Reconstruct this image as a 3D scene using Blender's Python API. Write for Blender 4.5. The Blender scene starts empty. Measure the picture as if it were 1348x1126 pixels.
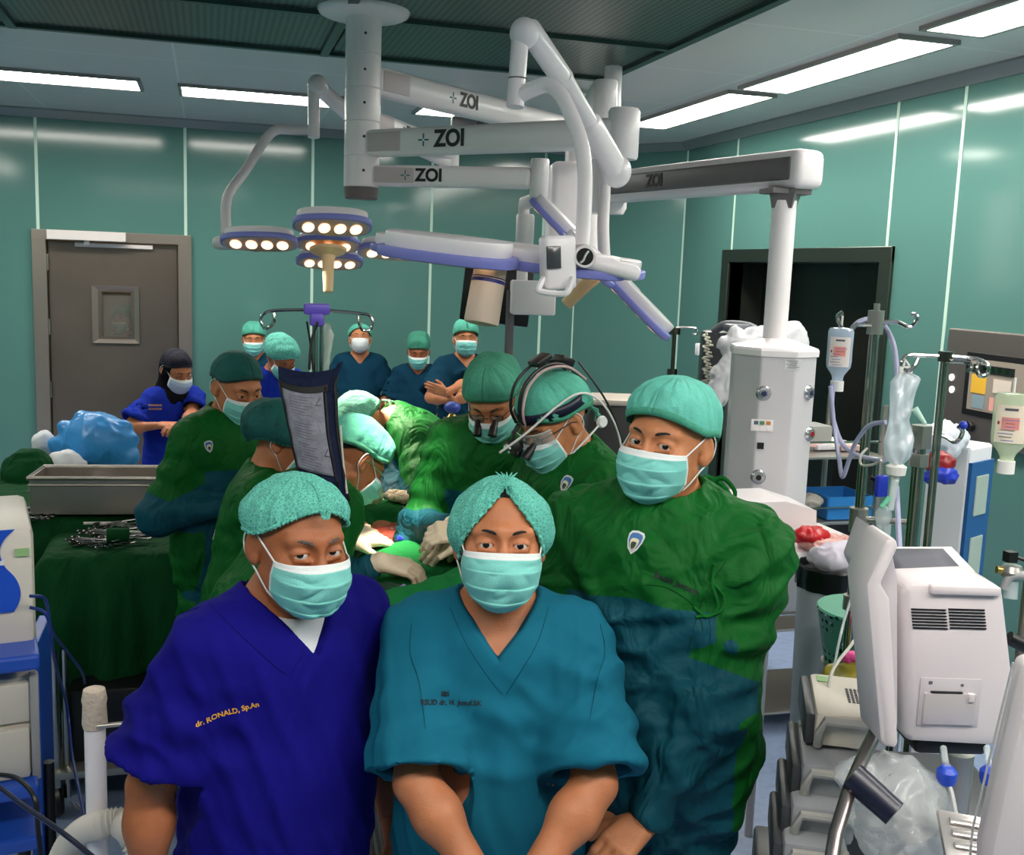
import bpy, bmesh, math, random
import numpy as np
from mathutils import Vector, Matrix

# ------------------------------------------------------------ camera, world, exposure, large lights
S = bpy.context.scene
COL = S.collection
CAMZ = 2.0
F_PX = 1389.0
def _camrot(yaw, pit, rol):
    cy, sy = math.cos(yaw), math.sin(yaw)
    f = np.array([sy*math.cos(pit), cy*math.cos(pit), -math.sin(pit)])
    r = np.array([cy, -sy, 0.0]); d = np.cross(f, r)
    cr, sr = math.cos(rol), math.sin(rol)
    return np.array([cr*r+sr*d, -sr*r+cr*d, f])
CM = _camrot(math.radians(16.2), math.radians(8.36), math.radians(-2.12))
cam_d = bpy.data.cameras.new('camera'); cam = bpy.data.objects.new('camera', cam_d); COL.objects.link(cam)
cam_d.sensor_fit = 'HORIZONTAL'; cam_d.sensor_width = 36.0; cam_d.lens = 36.0*F_PX/1348.0
cam_d.clip_start = 0.05; cam_d.clip_end = 60
cam.matrix_world = Matrix(((CM[0][0], -CM[1][0], -CM[2][0], 0), (CM[0][1], -CM[1][1], -CM[2][1], 0),
                           (CM[0][2], -CM[1][2], -CM[2][2], CAMZ), (0, 0, 0, 1)))
S.camera = cam
S.view_settings.view_transform = 'Standard'
try: S.view_settings.look = 'None'
except Exception: pass
S.view_settings.gamma = 1.0
S.view_settings.use_curve_mapping = False
S.view_settings.exposure = 0.0
wd = bpy.data.worlds.new('world'); S.world = wd; wd.use_nodes = True
wd.node_tree.nodes['Background'].inputs[0].default_value = (0.55, 0.75, 0.75, 1)
wd.node_tree.nodes['Background'].inputs[1].default_value = 0.05
PANEL_E = 27.0      # strength of the ceiling light panels
SURG_W = 60.0      # surgical lamps

def ray(px, py): return CM.T @ np.array([(px-674.0)/F_PX, (py-563.0)/F_PX, 1.0])
def at(px, py, d):
    q = ray(px, py)*d; return Vector((q[0], q[1], q[2]+CAMZ))
def onz(px, py, z):
    r = ray(px, py); q = r*(z-CAMZ)/r[2]; return Vector((q[0], q[1], z))
def ony(px, py, y):
    r = ray(px, py); q = r*y/r[1]; return Vector((q[0], q[1], q[2]+CAMZ))
def onx(px, py, x):
    r = ray(px, py); q = r*x/r[0]; return Vector((q[0], q[1], q[2]+CAMZ))

# ------------------------------------------------------------ materials
def lin(c):
    return tuple(((v/255)/12.92 if v/255 <= .04045 else ((v/255+.055)/1.055)**2.4) for v in c)
MATS = {}
def mat(name, rgb, rough=.5, metal=0., bump=0., bscale=50., var=0., vscale=8., stretch=None, alpha=1., trans=0., emit=0., spec=.5, coat=0., sss=0., ecol=None, sheen=0.):
    if name in MATS: return MATS[name]
    m = bpy.data.materials.new(name); m.use_nodes = True; nt = m.node_tree; N = nt.nodes; L = nt.links
    b = N['Principled BSDF']; c = lin(rgb)
    b.inputs['Base Color'].default_value = (*c, 1); b.inputs['Roughness'].default_value = rough
    b.inputs['Metallic'].default_value = metal; b.inputs['Alpha'].default_value = alpha
    b.inputs['Specular IOR Level'].default_value = spec
    b.inputs['Coat Weight'].default_value = coat; b.inputs['Coat Roughness'].default_value = .15
    b.inputs['Transmission Weight'].default_value = trans
    if trans: b.inputs['IOR'].default_value = 1.3
    if sheen: b.inputs['Sheen Weight'].default_value = sheen
    if sss:
        b.inputs['Subsurface Weight'].default_value = sss; b.inputs['Subsurface Radius'].default_value = (.012, .005, .003); b.inputs['Subsurface Scale'].default_value = 1.0
    if emit:
        b.inputs['Emission Color'].default_value = (*lin(ecol or rgb), 1); b.inputs['Emission Strength'].default_value = emit
    tc = N.new('ShaderNodeTexCoord'); vec = tc.outputs['Object']
    if stretch:
        mp = N.new('ShaderNodeMapping'); mp.inputs['Scale'].default_value = stretch; L.new(vec, mp.inputs[0]); vec = mp.outputs[0]
    if bump:
        n = N.new('ShaderNodeTexNoise'); n.inputs['Scale'].default_value = bscale; n.inputs['Detail'].default_value = 4; L.new(vec, n.inputs['Vector'])
        bp = N.new('ShaderNodeBump'); bp.inputs['Strength'].default_value = min(1, bump); bp.inputs['Distance'].default_value = .01
        L.new(n.outputs['Fac'], bp.inputs['Height']); L.new(bp.outputs[0], b.inputs['Normal'])
    if var:
        n = N.new('ShaderNodeTexNoise'); n.inputs['Scale'].default_value = vscale; n.inputs['Detail'].default_value = 5; L.new(vec, n.inputs['Vector'])
        r = N.new('ShaderNodeValToRGB'); r.color_ramp.elements[0].position = .3; r.color_ramp.elements[1].position = .7
        r.color_ramp.elements[0].color = (*[v*(1-var) for v in c], 1); r.color_ramp.elements[1].color = (*[min(1, v*(1+var)) for v in c], 1)
        L.new(n.outputs['Fac'], r.inputs[0]); L.new(r.outputs[0], b.inputs['Base Color'])
    MATS[name] = m; return m
def cloth(name, rgb, fold=.5, fscale=6., rough=.85, sheen=0., stretch=(1, 1, .45)):
    """woven cloth: fine weave plus soft creases as bump"""
    if name in MATS: return MATS[name]
    m = mat(name, rgb, rough, var=.08, vscale=3, sheen=sheen, spec=.12); nt = m.node_tree; N = nt.nodes; L = nt.links; b = N['Principled BSDF']
    tc = N.new('ShaderNodeTexCoord'); mp = N.new('ShaderNodeMapping'); mp.inputs['Scale'].default_value = stretch; L.new(tc.outputs['Object'], mp.inputs[0])
    n1 = N.new('ShaderNodeTexNoise'); n1.inputs['Scale'].default_value = fscale; n1.inputs['Detail'].default_value = 2.5; n1.inputs['Distortion'].default_value = 1.0; L.new(mp.outputs[0], n1.inputs['Vector'])
    a = N.new('ShaderNodeMath'); a.operation = 'SUBTRACT'; a.inputs[1].default_value = .5; L.new(n1.outputs['Fac'], a.inputs[0])
    pw = a
    b1 = N.new('ShaderNodeBump'); b1.inputs['Strength'].default_value = fold; b1.inputs['Distance'].default_value = .05; L.new(pw.outputs[0], b1.inputs['Height'])
    n2 = N.new('ShaderNodeTexNoise'); n2.inputs['Scale'].default_value = 700; L.new(tc.outputs['Object'], n2.inputs['Vector'])
    b2 = N.new('ShaderNodeBump'); b2.inputs['Strength'].default_value = .15; b2.inputs['Distance'].default_value = .001
    L.new(n2.outputs['Fac'], b2.inputs['Height']); L.new(b1.outputs[0], b2.inputs['Normal']); L.new(b2.outputs[0], b.inputs['Normal'])
    return m

# ------------------------------------------------------------ objects
ROOTM = {}
def thing(name, label, cat, loc=(0, 0, 0), rz=0., group=None):
    o = bpy.data.objects.new(name, None); COL.objects.link(o); o.empty_display_size = .1
    o.location = loc; o.rotation_euler = (0, 0, rz); o['label'] = label; o['category'] = cat
    if group: o['group'] = group
    ROOTM[o.name] = (Matrix.Translation(Vector(loc)) @ Matrix.Rotation(rz, 4, 'Z')).inverted()
    return o
def root_inv(o):
    while o.parent: o = o.parent
    return ROOTM.get(o.name, Matrix.Identity(4))
def tag(o, label=None, cat=None, group=None, kind=None):
    if label: o['label'] = label
    if cat: o['category'] = cat
    if group: o['group'] = group
    if kind: o['kind'] = kind
    return o
def mesh_obj(name, V, Fs, mats, parent=None, fm=None, smooth=True, local=False, sharp=None):
    """V (n,3), Fs list of index tuples or (n,4) array"""
    me = bpy.data.meshes.new(name); V = np.asarray(V, dtype=np.float64).reshape(-1, 3)
    if parent is not None and not local:
        R = np.array(root_inv(parent)); V = V @ R[:3, :3].T + R[:3, 3]
    if isinstance(Fs, np.ndarray):
        nf, k = Fs.shape
        me.vertices.add(len(V)); me.vertices.foreach_set('co', V.ravel().astype(np.float32))
        me.loops.add(nf*k); me.loops.foreach_set('vertex_index', Fs.ravel().astype(np.int32))
        me.polygons.add(nf); me.polygons.foreach_set('loop_start', np.arange(0, nf*k, k, dtype=np.int32))
        try: me.polygons.foreach_set('loop_total', np.full(nf, k, dtype=np.int32))
        except Exception: pass
        me.update(calc_edges=True)
    else:
        me.from_pydata([tuple(v) for v in V], [], [tuple(f) for f in Fs]); me.update()
    if not isinstance(mats, (list, tuple)): mats = [mats]
    for m in mats: me.materials.append(m)
    if fm is not None: me.polygons.foreach_set('material_index', np.asarray(fm, dtype=np.int32))
    me.polygons.foreach_set('use_smooth', np.full(len(me.polygons), bool(smooth)))
    if smooth and sharp: 
        try: me.set_sharp_from_angle(angle=math.radians(sharp))
        except Exception: pass
    o = bpy.data.objects.new(name, me); COL.objects.link(o)
    if parent is not None: o.parent = parent
    return o

class MB:
    """collects shapes into one mesh"""
    def __init__(s): s.V = []; s.F = []; s.M = []; s.mi = 0
    def m(s, i): s.mi = i; return s
    def raw(s, V, Fs, T=None):
        n = len(s.V)
        for v in V:
            v = Vector(v)
            if T is not None: v = T @ v
            s.V.append((v.x, v.y, v.z))
        for f in Fs: s.F.append(tuple(i+n for i in f)); s.M.append(s.mi)
        return s
    def box(s, c, size, rot=None, bev=0., seg=2):
        bm = bmesh.new(); bmesh.ops.create_cube(bm, size=1.0)
        for v in bm.verts: v.co = Vector((v.co.x*size[0], v.co.y*size[1], v.co.z*size[2]))
        if bev > 0: bmesh.ops.bevel(bm, geom=list(bm.edges), offset=min(bev, min(size)*.49), segments=seg, profile=.5, affect='EDGES')
        T = Matrix.Translation(Vector(c))
        if rot is not None: T = T @ (rot.to_4x4() if hasattr(rot, 'to_4x4') else rot)
        bm.verts.index_update(); s.raw([v.co for v in bm.verts], [[v.index for v in f.verts] for f in bm.faces], T); bm.free(); return s
    def bx(s, x0, x1, y0, y1, z0, z1, bev=0.): return s.box(((x0+x1)/2, (y0+y1)/2, (z0+z1)/2), (x1-x0, y1-y0, z1-z0), None, bev)
    def prism(s, pts, depth, T, bev=0.):
        """2-D outline (x,y) extruded to +z by depth, then placed by T"""
        bm = bmesh.new(); vs = [bm.verts.new((p[0], p[1], 0)) for p in pts]; f = bm.faces.new(vs)
        r = bmesh.ops.extrude_face_region(bm, geom=[f]); 
        for v in r['geom']:
            if isinstance(v, bmesh.types.BMVert): v.co.z += depth
        bmesh.ops.recalc_face_normals(bm, faces=list(bm.faces))
        if bev: bmesh.ops.bevel(bm, geom=[e for e in bm.edges if e.calc_face_angle(0) > .6], offset=bev, segments=2, profile=.5, affect='EDGES')
        bm.verts.index_update(); s.raw([v.co for v in bm.verts], [[v.index for v in f.verts] for f in bm.faces], T); bm.free(); return s
    def tube(s, pts, r, n=12, closed=False, caps=True, sq=None):
        pts = [Vector(p) for p in pts]; k = len(pts)
        rs = r if isinstance(r, (list, tuple)) else [r]*k
        base = len(s.V); up = None
        for i, p in enumerate(pts):
            a = pts[(i-1) % k] if (closed or i > 0) else p
            b = pts[(i+1) % k] if (closed or i < k-1) else p
            t = (b-a).normalized()
            if up is None:
                up = Vector((0, 0, 1)) if abs(t.z) < .9 else Vector((1, 0, 0))
            x = up - t*up.dot(t)
            if x.length < 1e-6: x = t.orthogonal()
            x.normalize(); y = t.cross(x); up = x
            for j in range(n):
                an = 2*math.pi*j/n; q = p + x*(math.cos(an)*rs[i]) + y*(math.sin(an)*rs[i]*(sq or 1)); s.V.append((q.x, q.y, q.z))
        for i in range(k if closed else k-1):
            i2 = (i+1) % k
            for j in range(n):
                j2 = (j+1) % n; s.F.append((base+i*n+j, base+i*n+j2, base+i2*n+j2, base+i2*n+j)); s.M.append(s.mi)
        if caps and not closed:
            s.F.append(tuple(base+j for j in range(n))[::-1]); s.M.append(s.mi)
            s.F.append(tuple(base+(k-1)*n+j for j in range(n))); s.M.append(s.mi)
        return s
    def cyl(s, a, b, r, r2=None, n=24): return s.tube([a, b], [r, r if r2 is None else r2], n)
    def lathe(s, prof, T=None, n=32, arc=None):
        """prof list of (radius, z)"""
        base = len(s.V); k = len(prof); T = T or Matrix.Identity(4)
        for (r, z) in prof:
            for j in range(n):
                an = 2*math.pi*j/n; q = T @ Vector((r*math.cos(an), r*math.sin(an), z)); s.V.append((q.x, q.y, q.z))
        for i in range(k-1):
            for j in range(n):
                j2 = (j+1) % n; s.F.append((base+i*n+j, base+i*n+j2, base+(i+1)*n+j2, base+(i+1)*n+j)); s.M.append(s.mi)
        s.F.append(tuple(base+j for j in range(n))[::-1]); s.M.append(s.mi)
        s.F.append(tuple(base+(k-1)*n+j for j in range(n))); s.M.append(s.mi)
        return s
    def grid(s, fn, nu, nv, closeu=False):
        base = len(s.V)
        for j in range(nv+1):
            for i in range(nu+(0 if closeu else 1)):
                q = fn(i/nu, j/nv); s.V.append((q[0], q[1], q[2]))
        w = nu+(0 if closeu else 1)
        for j in range(nv):
            for i in range(nu):
                i2 = (i+1) % w if closeu else i+1
                s.F.append((base+j*w+i, base+j*w+i2, base+(j+1)*w+i2, base+(j+1)*w+i)); s.M.append(s.mi)
        return s
    def ell(s, c, r, R=None, n=20):
        prof = [(math.sin(math.pi*i/n) if 0 < i < n else 1e-4, -math.cos(math.pi*i/n)) for i in range(n+1)]
        T = Matrix.Translation(Vector(c)) @ (R.to_4x4() if R is not None else Matrix.Identity(4)) @ Matrix.Diagonal((r[0], r[1], r[2], 1))
        return s.lathe(prof, T, n=n+4)
    def build(s, name, mats, parent=None, smooth=True, sharp=40, local=False, solid=0.):
        o = mesh_obj(name, s.V, s.F, mats, parent, s.M if isinstance(mats, (list, tuple)) else None, smooth, local, sharp)
        if solid:
            md = o.modifiers.new('thickness', 'SOLIDIFY'); md.thickness = solid; md.offset = 0
        return o

def smooth_path(P, n=6):
    """Catmull-Rom through points"""
    P = [Vector(p) for p in P]; out = []
    for i in range(len(P)-1):
        p0 = P[max(i-1, 0)]; p1 = P[i]; p2 = P[i+1]; p3 = P[min(i+2, len(P)-1)]
        for k in range(n):
            t = k/n; out.append(.5*((2*p1)+(p2-p0)*t+(2*p0-5*p1+4*p2-p3)*t*t+(3*p1-p0-3*p2+p3)*t**3))
    out.append(P[-1]); return out
def frame(o, xdir, zdir):
    """4x4 placing local x along xdir, local z along zdir (normal), origin o"""
    z = Vector(zdir).normalized(); x = Vector(xdir); x = (x - z*x.dot(z)).normalized(); y = z.cross(x)
    return Matrix(((x.x, y.x, z.x, o[0]), (x.y, y.y, z.y, o[1]), (x.z, y.z, z.z, o[2]), (0, 0, 0, 1)))
def text(name, body, size, T, m, parent=None, depth=.0008, align='CENTER', bold=0., local=False, spacing=1.0, sx=1.):
    cu = bpy.data.curves.new(name, 'FONT'); cu.body = body; cu.size = size; cu.align_x = align; cu.align_y = 'CENTER'; cu.extrude = depth; cu.offset = bold; cu.space_character = spacing
    o = bpy.data.objects.new(name, cu); COL.objects.link(o)
    dg = bpy.context.evaluated_depsgraph_get(); me = bpy.data.meshes.new_from_object(o.evaluated_get(dg)); bpy.data.objects.remove(o); bpy.data.curves.remove(cu)
    T = T @ Matrix.Diagonal((sx, 1, 1, 1))
    V = [T @ v.co for v in me.vertices]; Fs = [tuple(p.vertices) for p in me.polygons]; bpy.data.meshes.remove(me)
    return mesh_obj(name, [tuple(v) for v in V], Fs, m, parent, smooth=False, local=local)

# ------------------------------------------------------------ noise + distance-field modelling
def _h(ix, iy, iz, s):
    h = (ix*374761393 + iy*668265263 + iz*1274126177 + s*974711) & 0xffffffff
    h = ((h ^ (h >> 13))*1274126177) & 0xffffffff
    return ((h ^ (h >> 16)) & 0xffff)/32767.5-1.0
def vnoise(P, seed=0):
    P = np.asarray(P, dtype=np.float64); I = np.floor(P).astype(np.int64); f = P-I; f = f*f*(3-2*f); r = 0
    for dx in (0, 1):
        for dy in (0, 1):
            for dz in (0, 1):
                w = (f[..., 0] if dx else 1-f[..., 0])*(f[..., 1] if dy else 1-f[..., 1])*(f[..., 2] if dz else 1-f[..., 2])
                r = r + w*_h(I[..., 0]+dx, I[..., 1]+dy, I[..., 2]+dz, seed)
    return r
def cap(a, b, ra, rb=None, sq=None):
    a = np.array(a, float); b = np.array(b, float); rb = ra if rb is None else rb; rm = max(ra, rb)
    ba = b-a; L2 = max(float(ba@ba), 1e-9)
    def fn(x, y, z):
        if sq is not None:
            n = np.array(sq[0], float); n /= np.linalg.norm(n); c = (a+b)/2; k = 1/sq[1]-1
            t = ((x-c[0])*n[0]+(y-c[1])*n[1]+(z-c[2])*n[2])*k; x = x+n[0]*t; y = y+n[1]*t; z = z+n[2]*t
        h = np.clip(((x-a[0])*ba[0]+(y-a[1])*ba[1]+(z-a[2])*ba[2])/L2, 0, 1)
        return np.sqrt((x-a[0]-ba[0]*h)**2+(y-a[1]-ba[1]*h)**2+(z-a[2]-ba[2]*h)**2)-(ra+(rb-ra)*h)
    return (np.minimum(a, b)-rm, np.maximum(a, b)+rm, fn)
def ell(c, r, R=None):
    c = np.array(c, float); r = np.array(r, float); R = np.eye(3) if R is None else np.array(R)[:3, :3]; rm = float(r.max())
    def fn(x, y, z):
        X = x-c[0]; Y = y-c[1]; Z = z-c[2]
        u = (X*R[0, 0]+Y*R[1, 0]+Z*R[2, 0]); v = (X*R[0, 1]+Y*R[1, 1]+Z*R[2, 1]); w = (X*R[0, 2]+Y*R[1, 2]+Z*R[2, 2])
        k0 = np.sqrt((u/r[0])**2+(v/r[1])**2+(w/r[2])**2); k1 = np.sqrt((u/r[0]**2)**2+(v/r[1]**2)**2+(w/r[2]**2)**2)+1e-6
        return k0*(k0-1)/k1
    return (c-rm, c+rm, fn)
class Field:
    def __init__(s, lo, hi, h, fine=()):
        ax = []
        for i in range(3):
            t = lo[i]; L = [t]
            while t < hi[i]:
                st = h
                for (fl, fh, hh) in fine:
                    if fl[i] <= t <= fh[i]: st = min(st, hh)
                t += st; L.append(t)
            ax.append(np.array(L))
        s.ax = ax; s.D = np.full([len(a) for a in ax], 1.0, dtype=np.float32)
    def _sl(s, lo, hi, m):
        sl = []; co = []
        for i in range(3):
            a = int(np.searchsorted(s.ax[i], lo[i]-m)); b = int(np.searchsorted(s.ax[i], hi[i]+m)); a = max(a-1, 0)
            sl.append(slice(a, b+1)); co.append(s.ax[i][a:b+1])
        return tuple(sl), co[0][:, None, None], co[1][None, :, None], co[2][None, None, :]
    def add(s, prim, k=.02):
        sl, x, y, z = s._sl(prim[0], prim[1], k+.03)
        A = s.D[sl]
        if A.size == 0: return s
        d = prim[2](x, y, z)
        if k > 0:
            h = np.maximum(k-np.abs(A-d), 0)/k; s.D[sl] = np.minimum(A, d)-h*h*k*.25
        else: s.D[sl] = np.minimum(A, d)
        return s
    def sub(s, prim, k=.006):
        sl, x, y, z = s._sl(prim[0], prim[1], k+.03)
        A = s.D[sl]
        if A.size == 0: return s
        d = -prim[2](x, y, z)
        h = np.maximum(k-np.abs(A-d), 0)/k; s.D[sl] = np.maximum(A, d)+h*h*k*.25
        return s
    def mesh(s):
        D = s.D; X, Y, Z = s.ax; I = D < 0
        c = np.zeros([n-1 for n in D.shape], np.int8)
        offs = [(i, j, k) for i in (0, 1) for j in (0, 1) for k in (0, 1)]
        n0, n1, n2 = D.shape
        for o in offs: c += I[o[0]:n0-1+o[0], o[1]:n1-1+o[1], o[2]:n2-1+o[2]]
        mk = (c > 0) & (c < 8); idx = np.full(mk.shape, -1, np.int64); ci = np.argwhere(mk); idx[mk] = np.arange(len(ci))
        i, j, k = ci.T
        val = {o: D[i+o[0], j+o[1], k+o[2]].astype(np.float64) for o in offs}
        pos = {o: np.stack([X[i+o[0]], Y[j+o[1]], Z[k+o[2]]], 1) for o in offs}
        acc = np.zeros((len(ci), 3)); cnt = np.zeros(len(ci))
        for a in offs:
            for ax in range(3):
                if a[ax] == 0:
                    b = list(a); b[ax] = 1; b = tuple(b)
                    va, vb = val[a], val[b]; cr = (va < 0) != (vb < 0); t = np.where(cr, va/np.where(cr, va-vb, 1), 0)
                    acc += np.where(cr[:, None], pos[a]+(pos[b]-pos[a])*t[:, None], 0); cnt += cr
        V = acc/cnt[:, None]; Q = []
        for ax in range(3):
            o = [(1, 2), (2, 0), (0, 1)][ax]
            sa = [slice(None)]*3; sb = [slice(None)]*3; sa[ax] = slice(0, -1); sb[ax] = slice(1, None)
            for q in o: sa[q] = slice(1, -1); sb[q] = slice(1, -1)
            A = I[tuple(sa)]; B = I[tuple(sb)]; e = np.argwhere(A != B); ins = A[A != B]
            base = e.copy(); base[:, o[0]] += 1; base[:, o[1]] += 1
            def cell(d0, d1):
                q = base.copy(); q[:, o[0]] += d0; q[:, o[1]] += d1; return idx[q[:, 0], q[:, 1], q[:, 2]]
            f = np.stack([cell(-1, -1), cell(0, -1), cell(0, 0), cell(-1, 0)], 1); f[~ins] = f[~ins][:, ::-1]; Q.append(f)
        Fq = np.concatenate(Q); Fq = Fq[(Fq >= 0).all(1)]
        return V, Fq
def vnormals(V, Fq):
    a = V[Fq[:, 2]]-V[Fq[:, 0]]; b = V[Fq[:, 3]]-V[Fq[:, 1]]; n = np.cross(a, b); N = np.zeros_like(V)
    for i in range(4): np.add.at(N, Fq[:, i], n)
    return N/(np.linalg.norm(N, axis=1)[:, None]+1e-12)
def folds(V, Fq, amp, k=55., seed=0, mask=None):
    """long soft cloth folds in patches of changing direction"""
    N = vnormals(V, Fq); rnd = random.Random(seed); d = np.zeros(len(V))
    for i in range(5):
        th = rnd.uniform(-1.2, 1.2)+(0 if i % 2 else math.pi/2*.55); az = rnd.uniform(-.9, .9)
        dr = np.array([math.cos(th)*math.cos(az), math.cos(th)*math.sin(az), math.sin(th)]); kk = k*(.55+.25*i)
        ph = (V@dr)*kk+3.2*vnoise(V*3.1+i*7, seed+i)+.8*vnoise(V*9+i, seed+20+i)
        f = (.5+.5*np.sin(ph))**2.2; m = np.clip(vnoise(V*4.3+i*3.3, seed+40+i)*2.2+.25, 0, 1); m = m*m*(3-2*m)
        d += m*(f-.3)*(1.-.13*i)
    d = amp*d
    if mask is not None: d = d*mask
    return V+N*d[:, None]
def wrinkle(V, Fq, amp, scale=(9, 9, 4), seed=0, mask=None):
    N = vnormals(V, Fq); P = V*np.array(scale); P = P+.6*np.stack([vnoise(P*.7, seed+5), vnoise(P*.7+9, seed+6), vnoise(P*.7+17, seed+7)], 1)
    r = 1-1.6*np.sqrt(np.abs(vnoise(P, seed))+.01); r2 = 1-1.6*np.sqrt(np.abs(vnoise(P*2.1+3, seed+1))+.01)
    d = amp*(.7*r+.45*r2)
    if mask is not None: d = d*mask
    return V+N*d[:, None]
# ============================================================ ROOM
YB, XR, XL, YN, ZC, ZT = 8.67, 3.636, -2.6, -2.6, 3.06, 3.0
def wallmat():
    m = mat('wall_green', (86, 130, 123), .33, spec=.5, coat=.0); nt = m.node_tree; N = nt.nodes; L = nt.links; b = N['Principled BSDF']
    tc = N.new('ShaderNodeTexCoord'); n = N.new('ShaderNodeTexNoise'); n.inputs['Scale'].default_value = .7; n.inputs['Detail'].default_value = 2; L.new(tc.outputs['Object'], n.inputs['Vector'])
    r = N.new('ShaderNodeMapRange'); r.inputs[3].default_value = .08; r.inputs[4].default_value = .15; L.new(n.outputs['Fac'], r.inputs[0]); L.new(r.outputs[0], b.inputs['Roughness'])
    return m
WG = wallmat()
SEAM = mat('seam_strip', (196, 226, 210), .5)
def ceilmat():
    m = mat('ceiling_panel', (222, 216, 214), .3); nt = m.node_tree; N = nt.nodes; L = nt.links; b = N['Principled BSDF']
    tc = N.new('ShaderNodeTexCoord'); sp = N.new('ShaderNodeSeparateXYZ'); L.new(tc.outputs['Object'], sp.inputs[0])
    def line(out, period, off, w):
        a = N.new('ShaderNodeMath'); a.operation = 'ADD'; a.inputs[1].default_value = off; L.new(out, a.inputs[0])
        d = N.new('ShaderNodeMath'); d.operation = 'PINGPONG'; d.inputs[1].default_value = period/2; L.new(a.outputs[0], d.inputs[0])
        c = N.new('ShaderNodeMath'); c.operation = 'LESS_THAN'; c.inputs[1].default_value = w; L.new(d.outputs[0], c.inputs[0]); return c.outputs[0]
    a = line(sp.outputs[0], .965, .165, .006); c = line(sp.outputs[1], 1.02, -.07, .006)
    mx = N.new('ShaderNodeMath'); mx.operation = 'MAXIMUM'; L.new(a, mx.inputs[0]); L.new(c, mx.inputs[1])
    mi = N.new('ShaderNodeMix'); mi.data_type = 'RGBA'; L.new(mx.outputs[0], mi.inputs[0]); mi.inputs[6].default_value = (*lin((222, 216, 214)), 1); mi.inputs[7].default_value = (*lin((240, 240, 236)), 1)
    L.new(mi.outputs[2], b.inputs['Base Color']); return m
def struct(name, mb, m, parent=None, **k):
    o = mb.build(name, m, parent, **k)
    if parent is None: o['kind'] = 'structure'
    return o
FL = mat('floor_vinyl', (140, 156, 188), .35, var=.12, vscale=26, bump=.05, bscale=80)
struct('floor', MB().bx(XL-.1, XR+1.6, YN-.1, YB+1.8, -.1, 0), FL)
struct('ceiling', MB().bx(XL-.1, XR+.1, YN-.1, YB+.1, ZC, ZC+.1), ceilmat())
# back wall with the door opening, left of the chamfered corner
DX0, DX1, DZ = -1.262, -.123, 2.19
WX0, WX1, WZ0, WZ1 = DX0+.10, DX1-.10, 0, DZ-.075
b = MB(); b.bx(XL, WX0, YB, YB+.1, 0, ZC); b.bx(WX1, 3.03, YB, YB+.1, 0, ZC); b.bx(WX0, WX1, YB, YB+.1, WZ1, ZC)
struct('wall_back', b, WG, smooth=False)
CX0, CX1, CY1 = 3.03, XR, 7.84
b = MB(); b.prism([(CX0, YB), (CX1, CY1), (CX1+.1, CY1), (CX1+.1, YB+.1), (CX0, YB+.1)], ZC, Matrix.Identity(4)); struct('wall_corner', b, WG, smooth=False)
# right wall with wide doorway
RY0, RY1, RZ = 5.20, 7.00, 2.13
b = MB(); b.bx(XR, XR+.1, YN, RY0, 0, ZC); b.bx(XR, XR+.1, RY1, CY1, 0, ZC); b.bx(XR, XR+.1, RY0, RY1, RZ, ZC); struct('wall_right', b, WG, smooth=False)
struct('wall_left', MB().bx(XL-.1, XL, YN, YB, 0, ZC), WG); struct('wall_front', MB().bx(XL, XR, YN-.1, YN, 0, ZC), WG)
# vertical joint strips
n = 1
def strip(p0, p1, nrm, w=.011):
    global n
    p0 = Vector(p0); nrm = Vector(nrm).normalized(); t = Vector((-nrm.y, nrm.x, 0)); b = MB()
    c = p0+nrm*.001; b.box((c.x, c.y, (p0.z+p1)/2), (w*2, .004, p1-p0.z), Matrix.Rotation(math.atan2(t.y, t.x), 3, 'Z')); struct('trim_%d' % n, b, SEAM); n += 1
for x in (-2.17, .80, 1.765, 2.729): strip((x, YB, 0), ZT, (0, -1, 0))
strip((-1.218, YB, DZ), ZT, (0, -1, 0)); strip((-.165, YB, DZ), ZT, (0, -1, 0))
strip((3.035, YB-.003, 0), ZT, (-.3, -1, 0)); strip((XR, CY1-.01, 0), ZT, (-1, -.2, 0))
strip((XR, 7.0, RZ+.08), ZT, (-1, 0, 0)); strip((XR, 5.165, RZ+.08), ZT, (-1, 0, 0)); strip((XR, 4.622, 0), ZT, (-1, 0, 0))
for y in (3.6, 2.6, 1.6, .6, -.4): strip((XR, y, 0), ZT, (-1, 0, 0))
# cove along the ceiling
COV = mat('cove_aluminium', (150, 152, 152), .35, metal=.4)
cov = lambda b, a, c, nrm: b.prism([(0, 0), (0, .06), (.075, .06), (.075, .048), (.015, 0)], (Vector(c)-Vector(a)).length, Matrix(((nrm[0], 0, (c[0]-a[0])/(Vector(c)-Vector(a)).length, a[0]), (nrm[1], 0, (c[1]-a[1])/(Vector(c)-Vector(a)).length, a[1]), (0, 1, 0, ZT), (0, 0, 0, 1))))
b = MB(); cov(b, (XL, YB), (CX0+.02, YB), (0, -1)); struct('trim_cove_back', b, COV, smooth=False)
dx, dy = CX1-CX0, CY1-YB; l = math.hypot(dx, dy); b = MB(); cov(b, (CX0, YB), (CX1, CY1), (dy/l, -dx/l)); struct('trim_cove_corner', b, COV, smooth=False)
b = MB(); cov(b, (XR, CY1+.02), (XR, YN), (-1, 0)); struct('trim_cove_right', b, COV, smooth=False)
b = MB(); cov(b, (XL, YN), (XL, YB), (1, 0)); struct('trim_cove_left', b, COV, smooth=False)

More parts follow.
